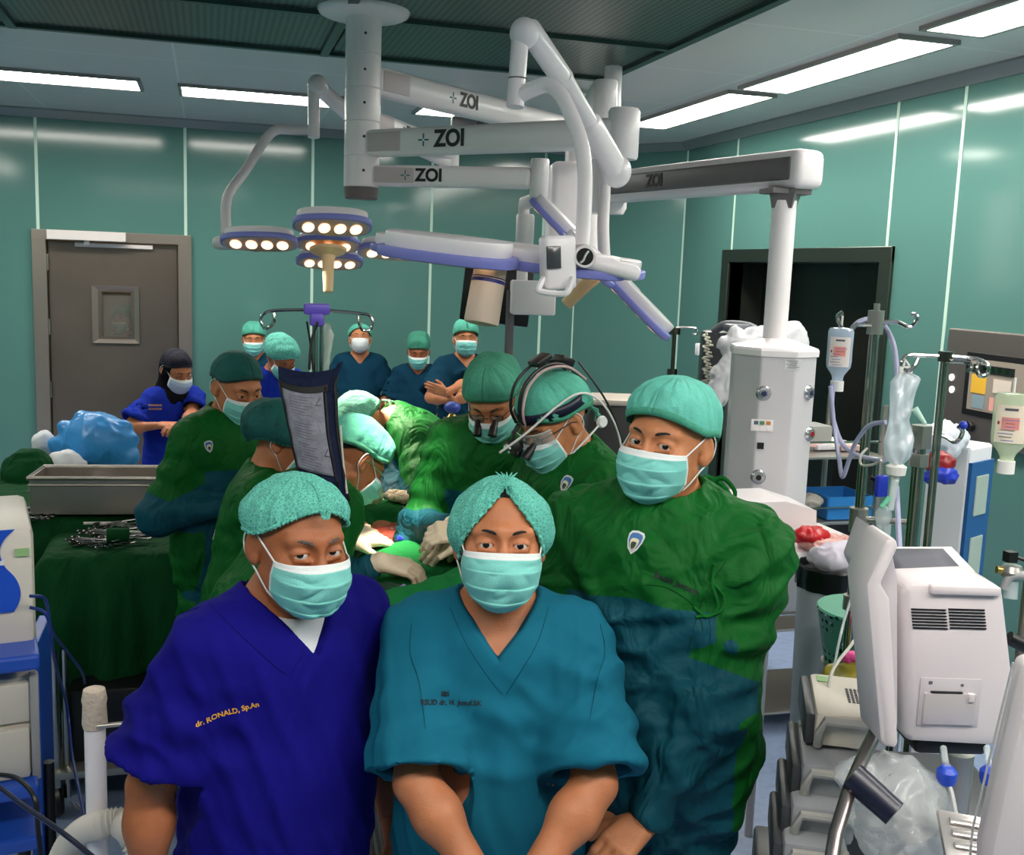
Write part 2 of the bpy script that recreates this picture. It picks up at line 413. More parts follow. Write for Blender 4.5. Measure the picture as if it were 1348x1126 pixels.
# ---- steel door in back wall
STEEL = mat('brushed_steel', (120, 112, 104), .32, metal=1., bump=.06, bscale=30, stretch=(1, 1, 30)); DST = mat('door_steel', (128, 116, 106), .30, metal=.75, var=.15, vscale=1.5)
FRM = mat('door_frame_steel', (168, 156, 146), .28, metal=.75, bump=.04, bscale=20)
d = MB(); d.bx(WX0-.0, WX1+.0, YB+.03, YB+.075, .01, WZ1); 
wx0, wx1 = ony(121, 400, YB).x, ony(183, 400, YB).x; wz1, wz0 = ony(150, 377, YB).z, ony(150, 452, YB).z
# leaf with real window opening
d = MB(); y0, y1 = YB+.02, YB+.07; L0, L1 = WX0+.008, WX1-.008
ix0, ix1, iz0, iz1 = wx0+.07, wx1-.06, wz0+.05, wz1-.045
d.bx(L0, ix0, y0, y1, .01, WZ1-.008); d.bx(ix1, L1, y0, y1, .01, WZ1-.008); d.bx(ix0, ix1, y0, y1, .01, iz0); d.bx(ix0, ix1, y0, y1, iz1, WZ1-.008)
door1 = struct('door_1', d, DST, smooth=False)
fr = MB()
fr.bx(DX0, WX0, YB-.045, YB+.02, 0, DZ, .004); fr.bx(WX1, DX1, YB-.045, YB+.02, 0, DZ, .004); fr.bx(DX0, DX1, YB-.046, YB+.02, WZ1, DZ, .004)
fr.build('door_frame', FRM, door1, smooth=False)
w = MB()
for (a, c, e, f) in ((wx0, wz0, ix0, iz0), ):
    V = [(wx0, y0-.004, wz0), (wx1, y0-.004, wz0), (wx1, y0-.004, wz1), (wx0, y0-.004, wz1), (ix0, y0-.004, iz0), (ix1, y0-.004, iz0), (ix1, y0-.004, iz1), (ix0, y0-.004, iz1)]
    V = [(v[0], v[1]-.02, v[2]) for v in V[:4]]+[(v[0], v[1]+.02, v[2]) for v in V[4:]]+[(v[0], y0+.001, v[2]) for v in V[:4]]
    w.raw(V, [(0, 1, 5, 4), (1, 2, 6, 5), (2, 3, 7, 6), (3, 0, 4, 7), (8, 9, 1, 0), (9, 10, 2, 1), (10, 11, 3, 2), (11, 8, 0, 3)])
wf = w.build('window_frame', FRM, door1, smooth=False)
MB().bx(ix0, ix1, y0+.03, y0+.036, iz0, iz1).build('pane', mat('door_glass', (200, 200, 190), .05, alpha=.10, spec=.4), wf)
for pz in (345, 430, 513): 
    q = ony(56, pz, YB); MB().cyl((L0-.006, YB-.004, q.z-.06), (L0-.006, YB-.004, q.z+.06), .011, n=10).build('hinge', mat('hinge_steel', (190, 186, 178), .3, metal=1.), door1)
cl0, cl1 = ony(62, 303, YB-.08), ony(166, 308, YB-.08)
c = MB(); c.bx(cl0.x, cl1.x, YB-.13, YB-.046, cl1.z-.062, cl0.z+.005, .004); co = c.build('door_closer', mat('closer_white', (226, 218, 214), .45), door1, smooth=False)
r0, r1 = ony(98, 321, YB-.03), ony(201, 327, YB-.03); rl = MB(); rl.bx(r0.x, r1.x, YB-.02, YB+.02, r0.z-.02, r0.z+.012, .004); rl.bx(ony(112, 310, YB).x, ony(119, 310, YB).x, YB-.09, YB-.06, r0.z, cl1.z-.03); rl.build('closer_rail', mat('closer_white', (226, 218, 214), .45), door1, smooth=False)
b = MB(); b.box((L1-.07, YB+.0, 1.02), (.03, .05, .14), None, .008); b.build('door_handle', mat('hinge_steel', (190, 186, 178), .3, metal=1.), door1)
# corridor behind the door window
CORR = mat('corridor_cream', (176, 150, 100), .7)
for nm, bb_ in (('wall_corridor_back', (-2.0, .6, YB+1.6, YB+1.7, 0, 2.8)), ('wall_corridor_left', (-2.0, -1.9, YB+.1, YB+1.6, 0, 2.8)), ('wall_corridor_right', (.5, .6, YB+.1, YB+1.6, 0, 2.8)), ('ceiling_corridor', (-2, .6, YB+.1, YB+1.7, 2.8, 2.9))):
    struct(nm, MB().bx(*bb_), CORR, smooth=False)
cl = thing('corridor_light', 'plain unseen ceiling light in the corridor behind the small door window', 'ceiling light', (-.6, YB+.8, 2.79)); MB().bx(-.9, -.3, YB+.6, YB+.9, 2.76, 2.8).build('diffuser', mat('corridor_lamp', (255, 226, 180), .5, emit=3.), cl)  # unseen lamp, above the view through the window

# ---- dark doorway in right wall
DK = mat('doorway_shade_brown', (26, 18, 14), .25, metal=.3, var=.3, vscale=1.2)  # steel door leaves standing in the dark: their shade is put into the colour
f = MB(); f.bx(XR-.02, XR+.30, RY0-.11, RY0, 0, RZ+.09, .004); f.bx(XR-.02, XR+.30, RY1, RY1+.11, 0, RZ+.09, .004); f.bx(XR-.021, XR+.30, RY0-.11, RY1+.11, RZ, RZ+.09, .004)
dl = MB(); dl.bx(XR+.22, XR+.26, RY0, (RY0+RY1)/2-.25, .01, RZ); door2 = struct('door_2', dl, DK, smooth=False)
MB().bx(XR+.27, XR+.31, (RY0+RY1)/2-.3, RY1, .01, RZ).build('sliding_leaf', mat('doorway_shade_black', (8, 7, 7), .3), door2, smooth=False)
f.build('door_frame', mat('doorway_frame_steel', (92, 98, 90), .3, metal=.9), door2, smooth=False)
b = MB(); b.bx(XR+.1, XR+.35, RY0-.3, RY0-.11, 0, RZ+.2)
struct('wall_doorway_back', MB().bx(XR+.36, XR+.40, RY0-.4, RY1+.4, 0, 2.6), mat('doorway_shade_black', (8, 7, 7), .3))  # black colour stands in for the darkness behind the leaves

# ---- air diffuser hung in the ceiling over the table
HX0, HX1, HY0, HY1, HZ = -2.2, 2.04, 3.0, 5.46, 3.045
def perf():
    m = mat('perforated_mesh', (34, 46, 44), .35, metal=.7); nt = m.node_tree; N = nt.nodes; L = nt.links; b = N['Principled BSDF']
    tc = N.new('ShaderNodeTexCoord'); w = N.new('ShaderNodeTexWave'); w.inputs['Scale'].default_value = 11; w.bands_direction = 'X'; L.new(tc.outputs['Object'], w.inputs['Vector'])
    w2 = N.new('ShaderNodeTexWave'); w2.inputs['Scale'].default_value = 11; w2.bands_direction = 'Y'; L.new(tc.outputs['Object'], w2.inputs['Vector'])
    ml = N.new('ShaderNodeMath'); ml.operation = 'MULTIPLY'; L.new(w.outputs['Fac'], ml.inputs[0]); L.new(w2.outputs['Fac'], ml.inputs[1])
    r = N.new('ShaderNodeValToRGB'); r.color_ramp.elements[0].color = (*lin((96, 112, 106)), 1); r.color_ramp.elements[1].color = (*lin((8, 12, 12)), 1); r.color_ramp.elements[0].position = .25; r.color_ramp.elements[1].position = .6
    L.new(ml.outputs[0], r.inputs[0]); L.new(r.outputs[0], b.inputs['Base Color']); return m
PF = perf(); DFR = mat('diffuser_frame', (60, 84, 78), .35, metal=.4)
df = thing('air_diffuser', 'large dark perforated laminar air diffuser set in the ceiling', 'air diffuser', ((HX0+HX1)/2, (HY0+HY1)/2, HZ))
xs = [HX0, -.85, .57, HX1]; ys = [HY0, 4.6, HY1]
b = MB()
for x in (HX0, -.87, .53, HX1-.04): b.bx(x, x+.04, HY0, HY1, HZ-.03, HZ+.013)
for y in (HY0, 4.58, HY1-.04): b.bx(HX0, HX1, y, y+.04, HZ-.028, HZ+.013)
b.build('diffuser_frame', DFR, df, smooth=False)
for i in range(3):
    for j in range(2): MB().bx(xs[i]+.02, xs[i+1]-.02, ys[j]+.02, ys[j+1]-.02, HZ-.012, HZ).build('perforated_panel', PF, df, smooth=False)

# ---- ceiling light panels
LP = mat('light_diffuser', (255, 250, 240), .4, emit=PANEL_E)
LF = mat('light_trim', (150, 146, 142), .4)
def cl_panel(x0, x1, y0, y1, label, group):
    t = thing('ceiling_light', label, 'ceiling light', ((x0+x1)/2, (y0+y1)/2, ZC-.012), 0, group)
    MB().bx(x0, x1, y0, y1, ZC-.016, ZC-.008).build('diffuser', LP, t, smooth=False)
    b = MB(); w = .022
    b.bx(x0-w, x0, y0-w, y1+w, ZC-.02, ZC); b.bx(x1, x1+w, y0-w, y1+w, ZC-.02, ZC); b.bx(x0, x1, y0-w, y0, ZC-.02, ZC); b.bx(x0, x1, y1, y1+w, ZC-.02, ZC); b.build('light_frame', LF, t, smooth=False)
RG = 'ceiling lights along the right wall'; BG = 'ceiling lights along the back wall'
cl_panel(2.83, 3.10, 5.60, 7.10, 'bright ceiling light farthest of the row along the right wall, nearest the corner', RG)
cl_panel(2.83, 3.10, 4.06, 5.44, 'long bright ceiling light in the middle of the visible row along the right wall', RG)
cl_panel(2.83, 3.10, 2.50, 3.88, 'bright ceiling light cut by the top right corner of the photo', RG)
cl_panel(-2.0, -.405, 6.88, 7.25, 'long bright ceiling light over the steel door, cut by the left edge', BG)
cl_panel(-.15, .85, 6.95, 7.32, 'bright ceiling light at back, its right end behind the lamp arm knuckle', BG)
cl_panel(1.36, 1.68, 6.95, 7.32, 'small piece of ceiling light showing between the two upper lamp arms', BG)
cl_panel(2.83, 3.10, -.6, .8, 'ceiling light of the right row behind the photographer', 'ceiling lights behind the photographer')
cl_panel(2.83, 3.10, .95, 2.35, 'ceiling light of the right row beside the photographer', 'ceiling lights behind the photographer')
for x, nm in ((-1.6, 'left'), (0.0, 'middle'), (1.5, 'right')): cl_panel(x, x+1.3, .2, .5, '%s ceiling light of the near row above the photographer' % nm, 'ceiling lights of the near row')
for y, nm in ((4.2, 'farther'), (2.4, 'nearer')): cl_panel(-2.45, -2.25, y, y+1.3, '%s ceiling light of the left row, outside the photo' % nm, 'ceiling lights of the left row')
# ============================================================ PEOPLE
def M3(ax, deg): return np.array(Matrix.Rotation(math.radians(deg), 3, ax))
def xf(prim, R, t):
    lo, hi, fn = prim; R = np.array(R); t = np.array(t)
    C = np.array([[(lo, hi)[i][0], (lo, hi)[j][1], (lo, hi)[k][2]] for i in (0, 1) for j in (0, 1) for k in (0, 1)]) @ R.T + t
    def g(x, y, z):
        X = x-t[0]; Y = y-t[1]; Z = z-t[2]
        return fn(X*R[0, 0]+Y*R[1, 0]+Z*R[2, 0], X*R[0, 1]+Y*R[1, 1]+Z*R[2, 1], X*R[0, 2]+Y*R[1, 2]+Z*R[2, 2])
    return (C.min(0), C.max(0), g)

def head_prims():
    A = []
    A.append((ell((0, .015, .030), (.076, .096, .086)), 0))
    A.append((ell((0, -.026, -.02), (.066, .066, .080)), .03))
    A.append((cap((-.022, -.044, -.082), (.022, -.044, -.082), .034), .03))
    A.append((cap((-.045, -.0, -.055), (-.02, -.04, -.085), .026), .02)); A.append((cap((.045, -.0, -.055), (.02, -.04, -.085), .026), .02))
    A.append((cap((0, -.062, -.105), (0, -.068, -.100), .014), .02))
    for s in (-1, 1):
        A.append((ell((s*.042, -.060, -.028), (.024, .024, .022)), .02))
        A.append((cap((s*.010, -.086, .024), (s*.046, -.070, .022), .009, .007), .018))
    A.append((cap((0, -.086, .012), (0, -.108, -.030), .0085, .012), .014))
    for s in (-1, 1): A.append((ell((s*.012, -.100, -.034), (.010, .012, .009)), .008))
    A.append((cap((-.016, -.090, -.062), (.016, -.090, -.062), .009), .012))
    return A
def ear_prims():
    A = []
    for s in (-1, 1):
        R = M3('Z', s*-22) @ M3('X', 12)
        A.append((ell((s*.081, .012, -.006), (.0065, .018, .031), R), .008, 1))
        A.append((ell((s*.079, .006, -.030), (.007, .010, .012), R), .006, 1))
        A.append((ell((s*.089, .008, .002), (.0065, .010, .018), R), .006, -1))
    return A
LID = {'squint': .0045, 'open': .0058, 'down': .0018}

def shell_grid(fn, nu, nv, name, m, parent, th=.0018, fmfn=None):
    b = MB(); b.grid(fn, nu, nv)
    fm = [fmfn((i+.5)/nu, (j+.5)/nv) for j in range(nv) for i in range(nu)] if fmfn else None
    o = mesh_obj(name, b.V, b.F, m, parent, fm, True, True)
    if th:
        md = o.modifiers.new('thickness', 'SOLIDIFY'); md.thickness = th; md.offset = 0
    return o

def dome_fn(c, r, brim, puff=0., ruf=0., nr=60, p=2., wr=.0, seed=0, wsc=26, top=1.0):
    """closed dome in head coordinates; u round the head (0 front), v from brim to crown"""
    def fn(u, v):
        az = u*2*math.pi; el = brim(az)+(math.pi/2-brim(az))*v
        d = (math.sin(az)*math.cos(el), -math.cos(az)*math.cos(el), math.sin(el))
        rr = (abs(d[0]/r[0])**p+abs(d[1]/r[1])**p+abs(d[2]/r[2])**p)**(-1/p)
        edge = math.exp(-v*5)
        rr *= 1+puff*math.sin(min(1, v*1.6)*math.pi)**.7 if v < .999 else 1
        rr += ruf*edge*math.sin(az*nr)*1.0 - ruf*.8*math.exp(-((v-.05)/.02)**2)
        if wr:
            q = np.array([[d[0]*4, d[1]*4, d[2]*4+seed]]); n = float(vnoise(q, seed)[0])
            q2 = np.array([[az*7+seed, v*1.6, seed]]); n2 = 1-2*abs(float(vnoise(q2, seed+3)[0]))
            rr += wr*(n+1.1*n2*(1-v))*min(1, v*6)
        return (c[0]+d[0]*rr, c[1]+d[1]*rr, c[2]+d[2]*rr)
    return fn
def brimf(front, side, back):
    def f(az):
        a = abs((az+math.pi) % (2*math.pi)-math.pi); 
        if a < math.pi/2: t = math.sin(a)**2; return front+(side-front)*t
        t = math.cos(a)**2; return side+(back-side)*t
    return f
def brimv(az):
    a = abs((az+math.pi) % (2*math.pi)-math.pi); t = min(1, a/1.25)
    return .98+(-.62-.98)*(t**.8) if t < 1 else -.62

CAPMAT = {}
def cap_material(name, rgb, see=.25, wscale=45, see_scale=3.):
    """thin gathered non-woven: partly see-through so that hair shows"""
    if name in CAPMAT: return CAPMAT[name]
    m = mat(name, rgb, .75, bump=.5, bscale=55, spec=.3); nt = m.node_tree; N = nt.nodes; L = nt.links; b = N['Principled BSDF']
    tc = N.new('ShaderNodeTexCoord'); dn = N.new('ShaderNodeTexNoise'); dn.inputs['Scale'].default_value = 40; L.new(tc.outputs['Object'], dn.inputs['Vector'])
    mx = N.new('ShaderNodeMix'); mx.data_type = 'VECTOR'; mx.inputs[0].default_value = .02; L.new(tc.outputs['Object'], mx.inputs[4]); L.new(dn.outputs['Color'], mx.inputs[5])
    w = N.new('ShaderNodeTexVoronoi'); w.feature = 'DISTANCE_TO_EDGE'; w.inputs['Scale'].default_value = 165; L.new(mx.outputs[1], w.inputs['Vector'])
    r = N.new('ShaderNodeMapRange'); r.inputs[1].default_value = .03; r.inputs[2].default_value = .22; r.inputs[3].default_value = 1.; r.inputs[4].default_value = 1-see*(1 if see > .3 else .25)
    big = N.new('ShaderNodeTexNoise'); big.inputs['Scale'].default_value = 14; L.new(tc.outputs['Object'], big.inputs['Vector'])
    r2 = N.new('ShaderNodeMapRange'); r2.inputs[1].default_value = .35; r2.inputs[2].default_value = .6; r2.inputs[3].default_value = 0. if see > .3 else -see; r2.inputs[4].default_value = 0.; L.new(big.outputs['Fac'], r2.inputs[0])
    ad = N.new('ShaderNodeMath'); ad.operation = 'ADD'; L.new(r.outputs[0], ad.inputs[0]); L.new(r2.outputs[0], ad.inputs[1])
    L.new(w.outputs['Distance'], r.inputs[0]); L.new(ad.outputs[0], b.inputs['Alpha'])
    CAPMAT[name] = m; return m

def hand_prims(W, d, nrm, side, curl=.45, spread=.0, sc=1.):
    """W wrist, d direction of fingers, nrm back-of-hand normal, side +1 thumb on +x of the frame"""
    y = np.array(d, float); y /= np.linalg.norm(y); z = np.array(nrm, float); z -= y*(z@y); z /= np.linalg.norm(z); x = np.cross(y, z)*side
    W = np.array(W, float); P = lambda a, b, c: W+(x*a+y*b+z*c)*sc
    out = []; r = lambda v: v*sc
    xs = (.027, .009, -.009, -.026)
    for i, kx in enumerate(xs): out.append((cap(P(kx*.55, 0, 0), P(kx, .082-.004*abs(i-1), .002), r(.016), r(.0115)), .012))
    out.append((cap(P(.012, .015, -.006), P(.03, .035, -.008), r(.016), r(.014)), .012))
    for i, kx in enumerate(xs):
        L = (.066, .076, .070, .054)[i]; p = np.array([kx, .084-.004*abs(i-1), .002]); an = 0.; fan = (1.5-i)*spread
        rr = .0092 if i < 3 else .008; ci = curl*(1+.12*i)
        for k, fr in enumerate((.45, .31, .24)):
            an += ci*(.8, 1.1, .8)[k]
            q = p+np.array([math.sin(fan)*math.cos(an), math.cos(fan)*math.cos(an), -math.sin(an)])*L*fr
            out.append((cap(P(*p), P(*q), r(rr), r(rr*.92)), .004)); p = q; rr *= .93
    a = P(.026, .022, -.006); b = P(.050, .052, -.016); c = P(.056, .080, -.024-.02*curl)
    out.append((cap(a, b, r(.0125), r(.0105)), .008)); out.append((cap(b, c, r(.0105), r(.0085)), .004))
    return out
def hand_mesh(name, W, d, nrm, side, m, parent, curl=.45, spread=.0, sc=1., local=False, h=.003, cuff=None):
    pr = hand_prims(W, d, nrm, side, curl, spread, sc)
    if cuff is not None: pr.insert(0, (cap(cuff, W, .033, .029), .02))
    lo = np.min([p[0][0] for p in pr], 0)-.01; hi = np.max([p[0][1] for p in pr], 0)+.01
    F = Field(lo, hi, h)
    for p, k in pr: F.add(p, k)
    V, Q = F.mesh()
    if name is None: return V, Q
    return mesh_obj(name, V, Q, m, parent, None, True, local)

def ik(Sh, W, u, l, pole):
    Sh = np.array(Sh, float); W = np.array(W, float); d = W-Sh; D = np.linalg.norm(d)
    if D > (u+l)*.995: W = Sh+d/D*(u+l)*.995; d = W-Sh; D = np.linalg.norm(d)
    a = (u*u-l*l+D*D)/(2*D); h = math.sqrt(max(u*u-a*a, 0)); n = d/D; p = np.array(pole, float); p -= n*(p@n); p /= np.linalg.norm(p)
    return Sh+n*a+p*h, W

SKIN = {}
def gown_material():
    if 'gown_cloth' in MATS: return MATS['gown_cloth']
    m = cloth('gown_cloth', (14, 88, 32), fold=.7, fscale=12, rough=.6, stretch=(1, 1, .6)); nt = m.node_tree; N = nt.nodes; L = nt.links; b = N['Principled BSDF']
    src = b.inputs['Base Color'].links[0].from_socket; at_ = N.new('ShaderNodeAttribute'); at_.attribute_name = 'panel'
    c = N.new('ShaderNodeMath'); c.operation = 'GREATER_THAN'; c.inputs[1].default_value = 0.; L.new(at_.outputs['Fac'], c.inputs[0])
    mx = N.new('ShaderNodeMix'); mx.data_type = 'RGBA'; L.new(c.outputs[0], mx.inputs[0]); L.new(src, mx.inputs[6]); mx.inputs[7].default_value = (*lin((16, 72, 86)), 1); L.new(mx.outputs[2], b.inputs['Base Color']); return m
def skin(i):
    cols = [(164, 98, 62), (184, 116, 78), (190, 124, 84), (140, 84, 56)]
    return mat('skin_tone_%d' % i, cols[i], .5, bump=.12, bscale=260, var=.12, vscale=22, sss=.05, spec=.4)

def person(label, head, rz, group=None, lean=0., neck=8., hd=(0, 0, 0), fat=1., wide=1., top='scrub', cols=('scrub_blue',), capk='bouffant', capcol='cap_teal', seecap=.25,
           mask='pleated', lid='squint', tone=1, res=.012, hres=.004, arms=None, gaze=None, s=None, hair=True, twist=0., gloves=False, seed=0, name='person', sleeve=.72, vap=1.335, hairc=(22, 17, 15)):
    """head: world position of the point between the eyes. arms: dict side -> (wrist world, pole local, hand spec)"""
    H = np.array(head, float); Rz = M3('Z', math.degrees(rz)); Rh = M3('Z', hd[0]) @ M3('X', hd[1]) @ M3('Y', hd[2])
    U = M3('X', lean) @ M3('Z', twist); NU = M3('X', lean+neck)
    def locs(s):
        hip = np.array([0, 0, .93*s]); nk = hip+U @ (np.array([0, .015, .475])*s); hc = nk+NU @ np.array([0, -.012, .135])
        return hip, nk, hc
    if s is None:
        a, b = .6, 1.35
        for _ in range(40):
            s = (a+b)/2
            if locs(s)[2][2] < H[2]: a = s
            else: b = s
    hip, nk, hc = locs(s)
    dz = H[2]-hc[2]
    loc = H-Rz @ hc; zoff = loc[2]; base = Vector((loc[0], loc[1], 0)); 
    hip = hip+[0, 0, zoff]; nk = nk+[0, 0, zoff]; hc = hc+[0, 0, zoff]
    root = thing(name, label, 'person', base, rz, group)
    WL = lambda p: Rz.T @ (np.array(p, float)-np.array(base))      # world to local
    T = lambda p: hip+U @ (np.array(p, float)-np.array([0, 0, .93])*1.0)*s   # straight body coords -> local
    tr = lambda prim: xf(prim, U*1.0, hip-U @ (np.array([0, 0, .93*s])))
    def tp(kind, *a): return kind
    # ---- joints
    shw = .158*wide
    SH = {'L': T((shw, .0, 1.338)), 'R': T((-shw, .0, 1.338))}
    J = {}
    for sd in 'LR':
        sg = 1 if sd == 'L' else -1
        spec = (arms or {}).get(sd)
        if spec is None: W = SH[sd]+np.array([sg*.07, -.03, -.5*s]); pole = (sg*.3, 1, 0); hs = None
        elif isinstance(spec[0], str): W = SH[sd]+np.array(spec[1])*s; pole = spec[2]; hs = spec[3] if len(spec) > 3 else None
        else:
            W = WL(spec[0]); pole = spec[1]; hs = spec[2] if len(spec) > 2 else None
        E, W = ik(SH[sd], W, .275*s, .245*s, pole); J[sd] = (SH[sd], E, W, hs)
    def torso(F, o, k=.05, skirt=None, lowz=None):
        q = lambda c, r: (tr(ell(np.array(c)*s, np.array(r)*s+o)), k)
        f = fat; w = wide
        L = [(tr(ell(np.array((0, .0, .94))*s, np.array((.158*w, .118*f, .13))*s+o)), k),
             (tr(ell(np.array((0, -.018*(f-.7)*3, 1.07))*s, np.array((.148*w*(.6+.4*f), .112*f, .16))*s+o)), k),
             (tr(ell(np.array((0, 0, 1.245))*s, np.array((.162*w, .112*f, .17))*s+o)), k),
             (tr(cap(np.array((-.128*w, .004, 1.335))*s, np.array((.128*w, .004, 1.335))*s, .056*s+o*.8)), k),
             (tr(cap(np.array((0, .02, 1.415))*s, np.array((-.120*w, .008, 1.358))*s, .044*s+o*.6, .036*s+o*.7)), .04),
             (tr(cap(np.array((0, .02, 1.415))*s, np.array((.120*w, .008, 1.358))*s, .044*s+o*.6, .036*s+o*.7)), .04)]
        for p, kk in L: F.add(p, kk)
    def legs(F, o, k=.04, z0=.0):
        for sg in (-1, 1):
            h = hip+np.array([sg*.085, 0, -.03]); kn = np.array([sg*.10, -.01, .49*s+zoff*.5]); an = np.array([sg*.11, .01, .09])
            F.add(cap(h, kn, .088+o, .062+o), k); F.add(cap(kn, an, .060+o, .042+o), k)
    # ---- skin body
    allp = [hip, nk, hc, *[p for v in J.values() for p in v[:3]]]
    lo = np.min(allp, 0)-.24; hi = np.max(allp, 0)+.24; lo[2] = -.0
    fh = .17
    F = Field(lo, hi, res, fine=[(hc-[fh*.72, fh*.85, fh*.8], hc+[fh*.72, fh*.85, fh*.8], hres)])
    torso(F, -.004); legs(F, -.012)
    for sg in (-1, 1): F.add(cap((sg*.11, .03, .05), (sg*.12, -.13, .035), .035, .03), .03)
    for sd in 'LR':
        a, e, w_, hs = J[sd]
        F.add(cap(a, e, .050*s, .039*s), .03); F.add(cap(e, w_, .041*s, .027*s), .02)
        F.add(ell(e+(w_-e)*.28, (.044*s,)*3), .03)
    nb = nk+Rz*0 @ np.zeros(3) if False else nk
    F.add(cap(nk+[0, 0, -.03], hc+Rh @ np.array([0, .02, -.05]), .060, .052), .035)
    for p, k in head_prims(): F.add(xf(p, Rh, hc), k)
    if hres < .006:
        le = LID[lid]
        for sg in (-1, 1):
            F.sub(xf(ell((sg*.031, -.098, .002), (.021, .014, .013)), Rh, hc), .012)
            F.add(xf(ell((sg*.031, -.0765, 0), (.0185, .0150, .0150)), Rh, hc), .004)
            F.sub(xf(ell((sg*.0315, -.094, -.0015), (.0158, .017, le)), Rh, hc), .0012)
            F.add(xf(cap((sg*.020, -.0905, -.011), (sg*.042, -.0835, -.010), .0035), Rh, hc), .005)
        for p, k, sg in ear_prims(): (F.add if sg > 0 else F.sub)(xf(p, Rh, hc), k)
    else:
        for p, k, sg in ear_prims()[:]:
            if sg > 0: F.add(xf(p, Rh, hc), k)
    V, Q = F.mesh()
    for sd in 'LR':
        a, e, w_, hs = J[sd]
        if hs is not None and not gloves:
            V2, Q2 = hand_mesh(None, w_, Rz.T @ np.array(hs[0], float), Rz.T @ np.array(hs[1], float), (-1 if sd == 'R' else 1), None, None, curl=hs[3], sc=1.0)
            Q = np.concatenate([Q, Q2+len(V)]); V = np.concatenate([V, V2])
    body = mesh_obj('body', V, Q, skin(tone), root, local=True)
    HM = Matrix.Translation(Vector(hc)) @ Matrix([list(r) for r in Rh]).to_4x4()
    hp = lambda p: HM @ Vector(p)
    # ---- gloves
    if gloves:
        for sd in 'LR':
            a, e, w_, hs = J[sd]
            if hs is None: continue
            hand_mesh('glove', w_, Rz.T @ np.array(hs[0], float), Rz.T @ np.array(hs[1], float), (-1 if sd == 'R' else 1), mat('latex_glove', (224, 204, 176), .4, bump=.2, bscale=60), root, curl=hs[3], sc=1.04, local=True, cuff=w_+(e-w_)*.34)
    # ---- eyes, brows
    if hres < .006:
        for sg in (-1, 1):
            gz = Vector((0, -1, 0)) if gaze is None else Vector(Rh.T @ (WL(gaze)-hc)).normalized()
            q = gz.to_track_quat('Z', 'Y').to_matrix().to_4x4()
            c = Vector((sg*.031, -.0775, -.0012)); b = MB()
            n = 26; prof = []
            for i in range(n+1):
                t = math.pi*i/n; prof.append((max(math.sin(t), 1e-4)*.0135, -math.cos(t)*.0135))
            b.lathe(prof, HM @ Matrix.Translation(c) @ q, n=28)
            fm = []
            for f in b.F:
                ctr = sum((Vector(b.V[i]) for i in f), Vector())/len(f); dd = ((HM @ Matrix.Translation(c) @ q).inverted() @ ctr).normalized().z
                fm.append(2 if dd > .975 else 1 if dd > .86 else 0)
            mesh_obj('eye', b.V, b.F, [mat('eye_white', (205, 195, 188), .25, coat=.5), mat('iris_brown', (38, 20, 12), .2, coat=.6), mat('pupil', (5, 5, 5), .1, coat=.8)], root, fm, True, True)
    bb = MB()
    for sg in (-1, 1):
        pts = [(sg*.013, -.0948, .0200), (sg*.024, -.0925, .0240), (sg*.036, -.0855, .0255), (sg*.048, -.0755, .0215)]
        b = MB(); b.tube([hp(p) for p in smooth_path(pts, 4)], [.0014, .0022, .0027, .0029, .0029, .0028, .0027, .0025, .0022, .0019, .0015, .0010, .0005], 8, sq=.8)
        b.build('eyebrow', mat('brow_%d' % hairc[0], tuple(int(c*.7+18) for c in hairc), .8, bump=.6, bscale=300), root, local=True)
    # ---- hair
    if hair:
        sh = shell_grid(lambda u, v: hp(dome_fn((0, .014, .02), (.0785, .0985, .0955), brimf(.72, .10, -.62))(u, v)), 48, 14, 'hair', mat('hair_%d' % hairc[0], hairc, .6, bump=.6, bscale=300), root, 0)
        md = sh.modifiers.new('thickness', 'SOLIDIFY'); md.thickness = .003; md.offset = 0
    # ---- cap
    cm = cap_material('cap_%s_%d' % (capcol, int(seecap*100)), dict(teal=(106, 198, 180), dteal=(22, 88, 84), pale=(130, 208, 180), green=(70, 150, 126), black=(14, 14, 34), mint=(94, 188, 164))[capcol], seecap)
    if capk:
        nU, nV = (168, 44) if res < .009 else (96, 26)
        if capk == 'bouffant': fn = dome_fn((0, .014, .024), (.090, .110, .096), brimf(.50, -.05, -.42), puff=.07, ruf=.0022, nr=46, wr=.0035, seed=seed)
        elif capk == 'bouffant_v': fn = dome_fn((0, .016, .020), (.091, .109, .100), brimv, puff=.09, ruf=.0022, nr=52, wr=.0030, seed=seed)
        elif capk == 'bouffant_low': fn = dome_fn((0, .020, .018), (.099, .125, .104), brimf(.42, -.25, -.75), puff=.10, ruf=.0022, nr=46, wr=.003, seed=seed)
        elif capk == 'hood': fn = dome_fn((0, .014, .018), (.086, .106, .112), brimf(.36, .02, -.30), puff=.02, ruf=.0, p=2.6, wr=.004, seed=seed)
        elif capk == 'box': fn = dome_fn((0, .014, .015), (.086, .104, .125), brimf(.36, .12, -.2), puff=.0, ruf=.0, p=3.4, wr=.004, seed=seed)
        elif capk == 'kerchief': fn = dome_fn((0, .014, .020), (.0835, .103, .104), brimf(.42, .05, -.35), puff=.02, ruf=.0, p=2.2, wr=.002, seed=seed)
        cp = shell_grid(lambda u, v: hp(fn(u, v)), nU, nV, 'surgical_cap', cm, root, .0012)
        # band round the brim
        b = MB(); pts = [hp(Vector(fn(i/96, .0))) for i in range(96)]
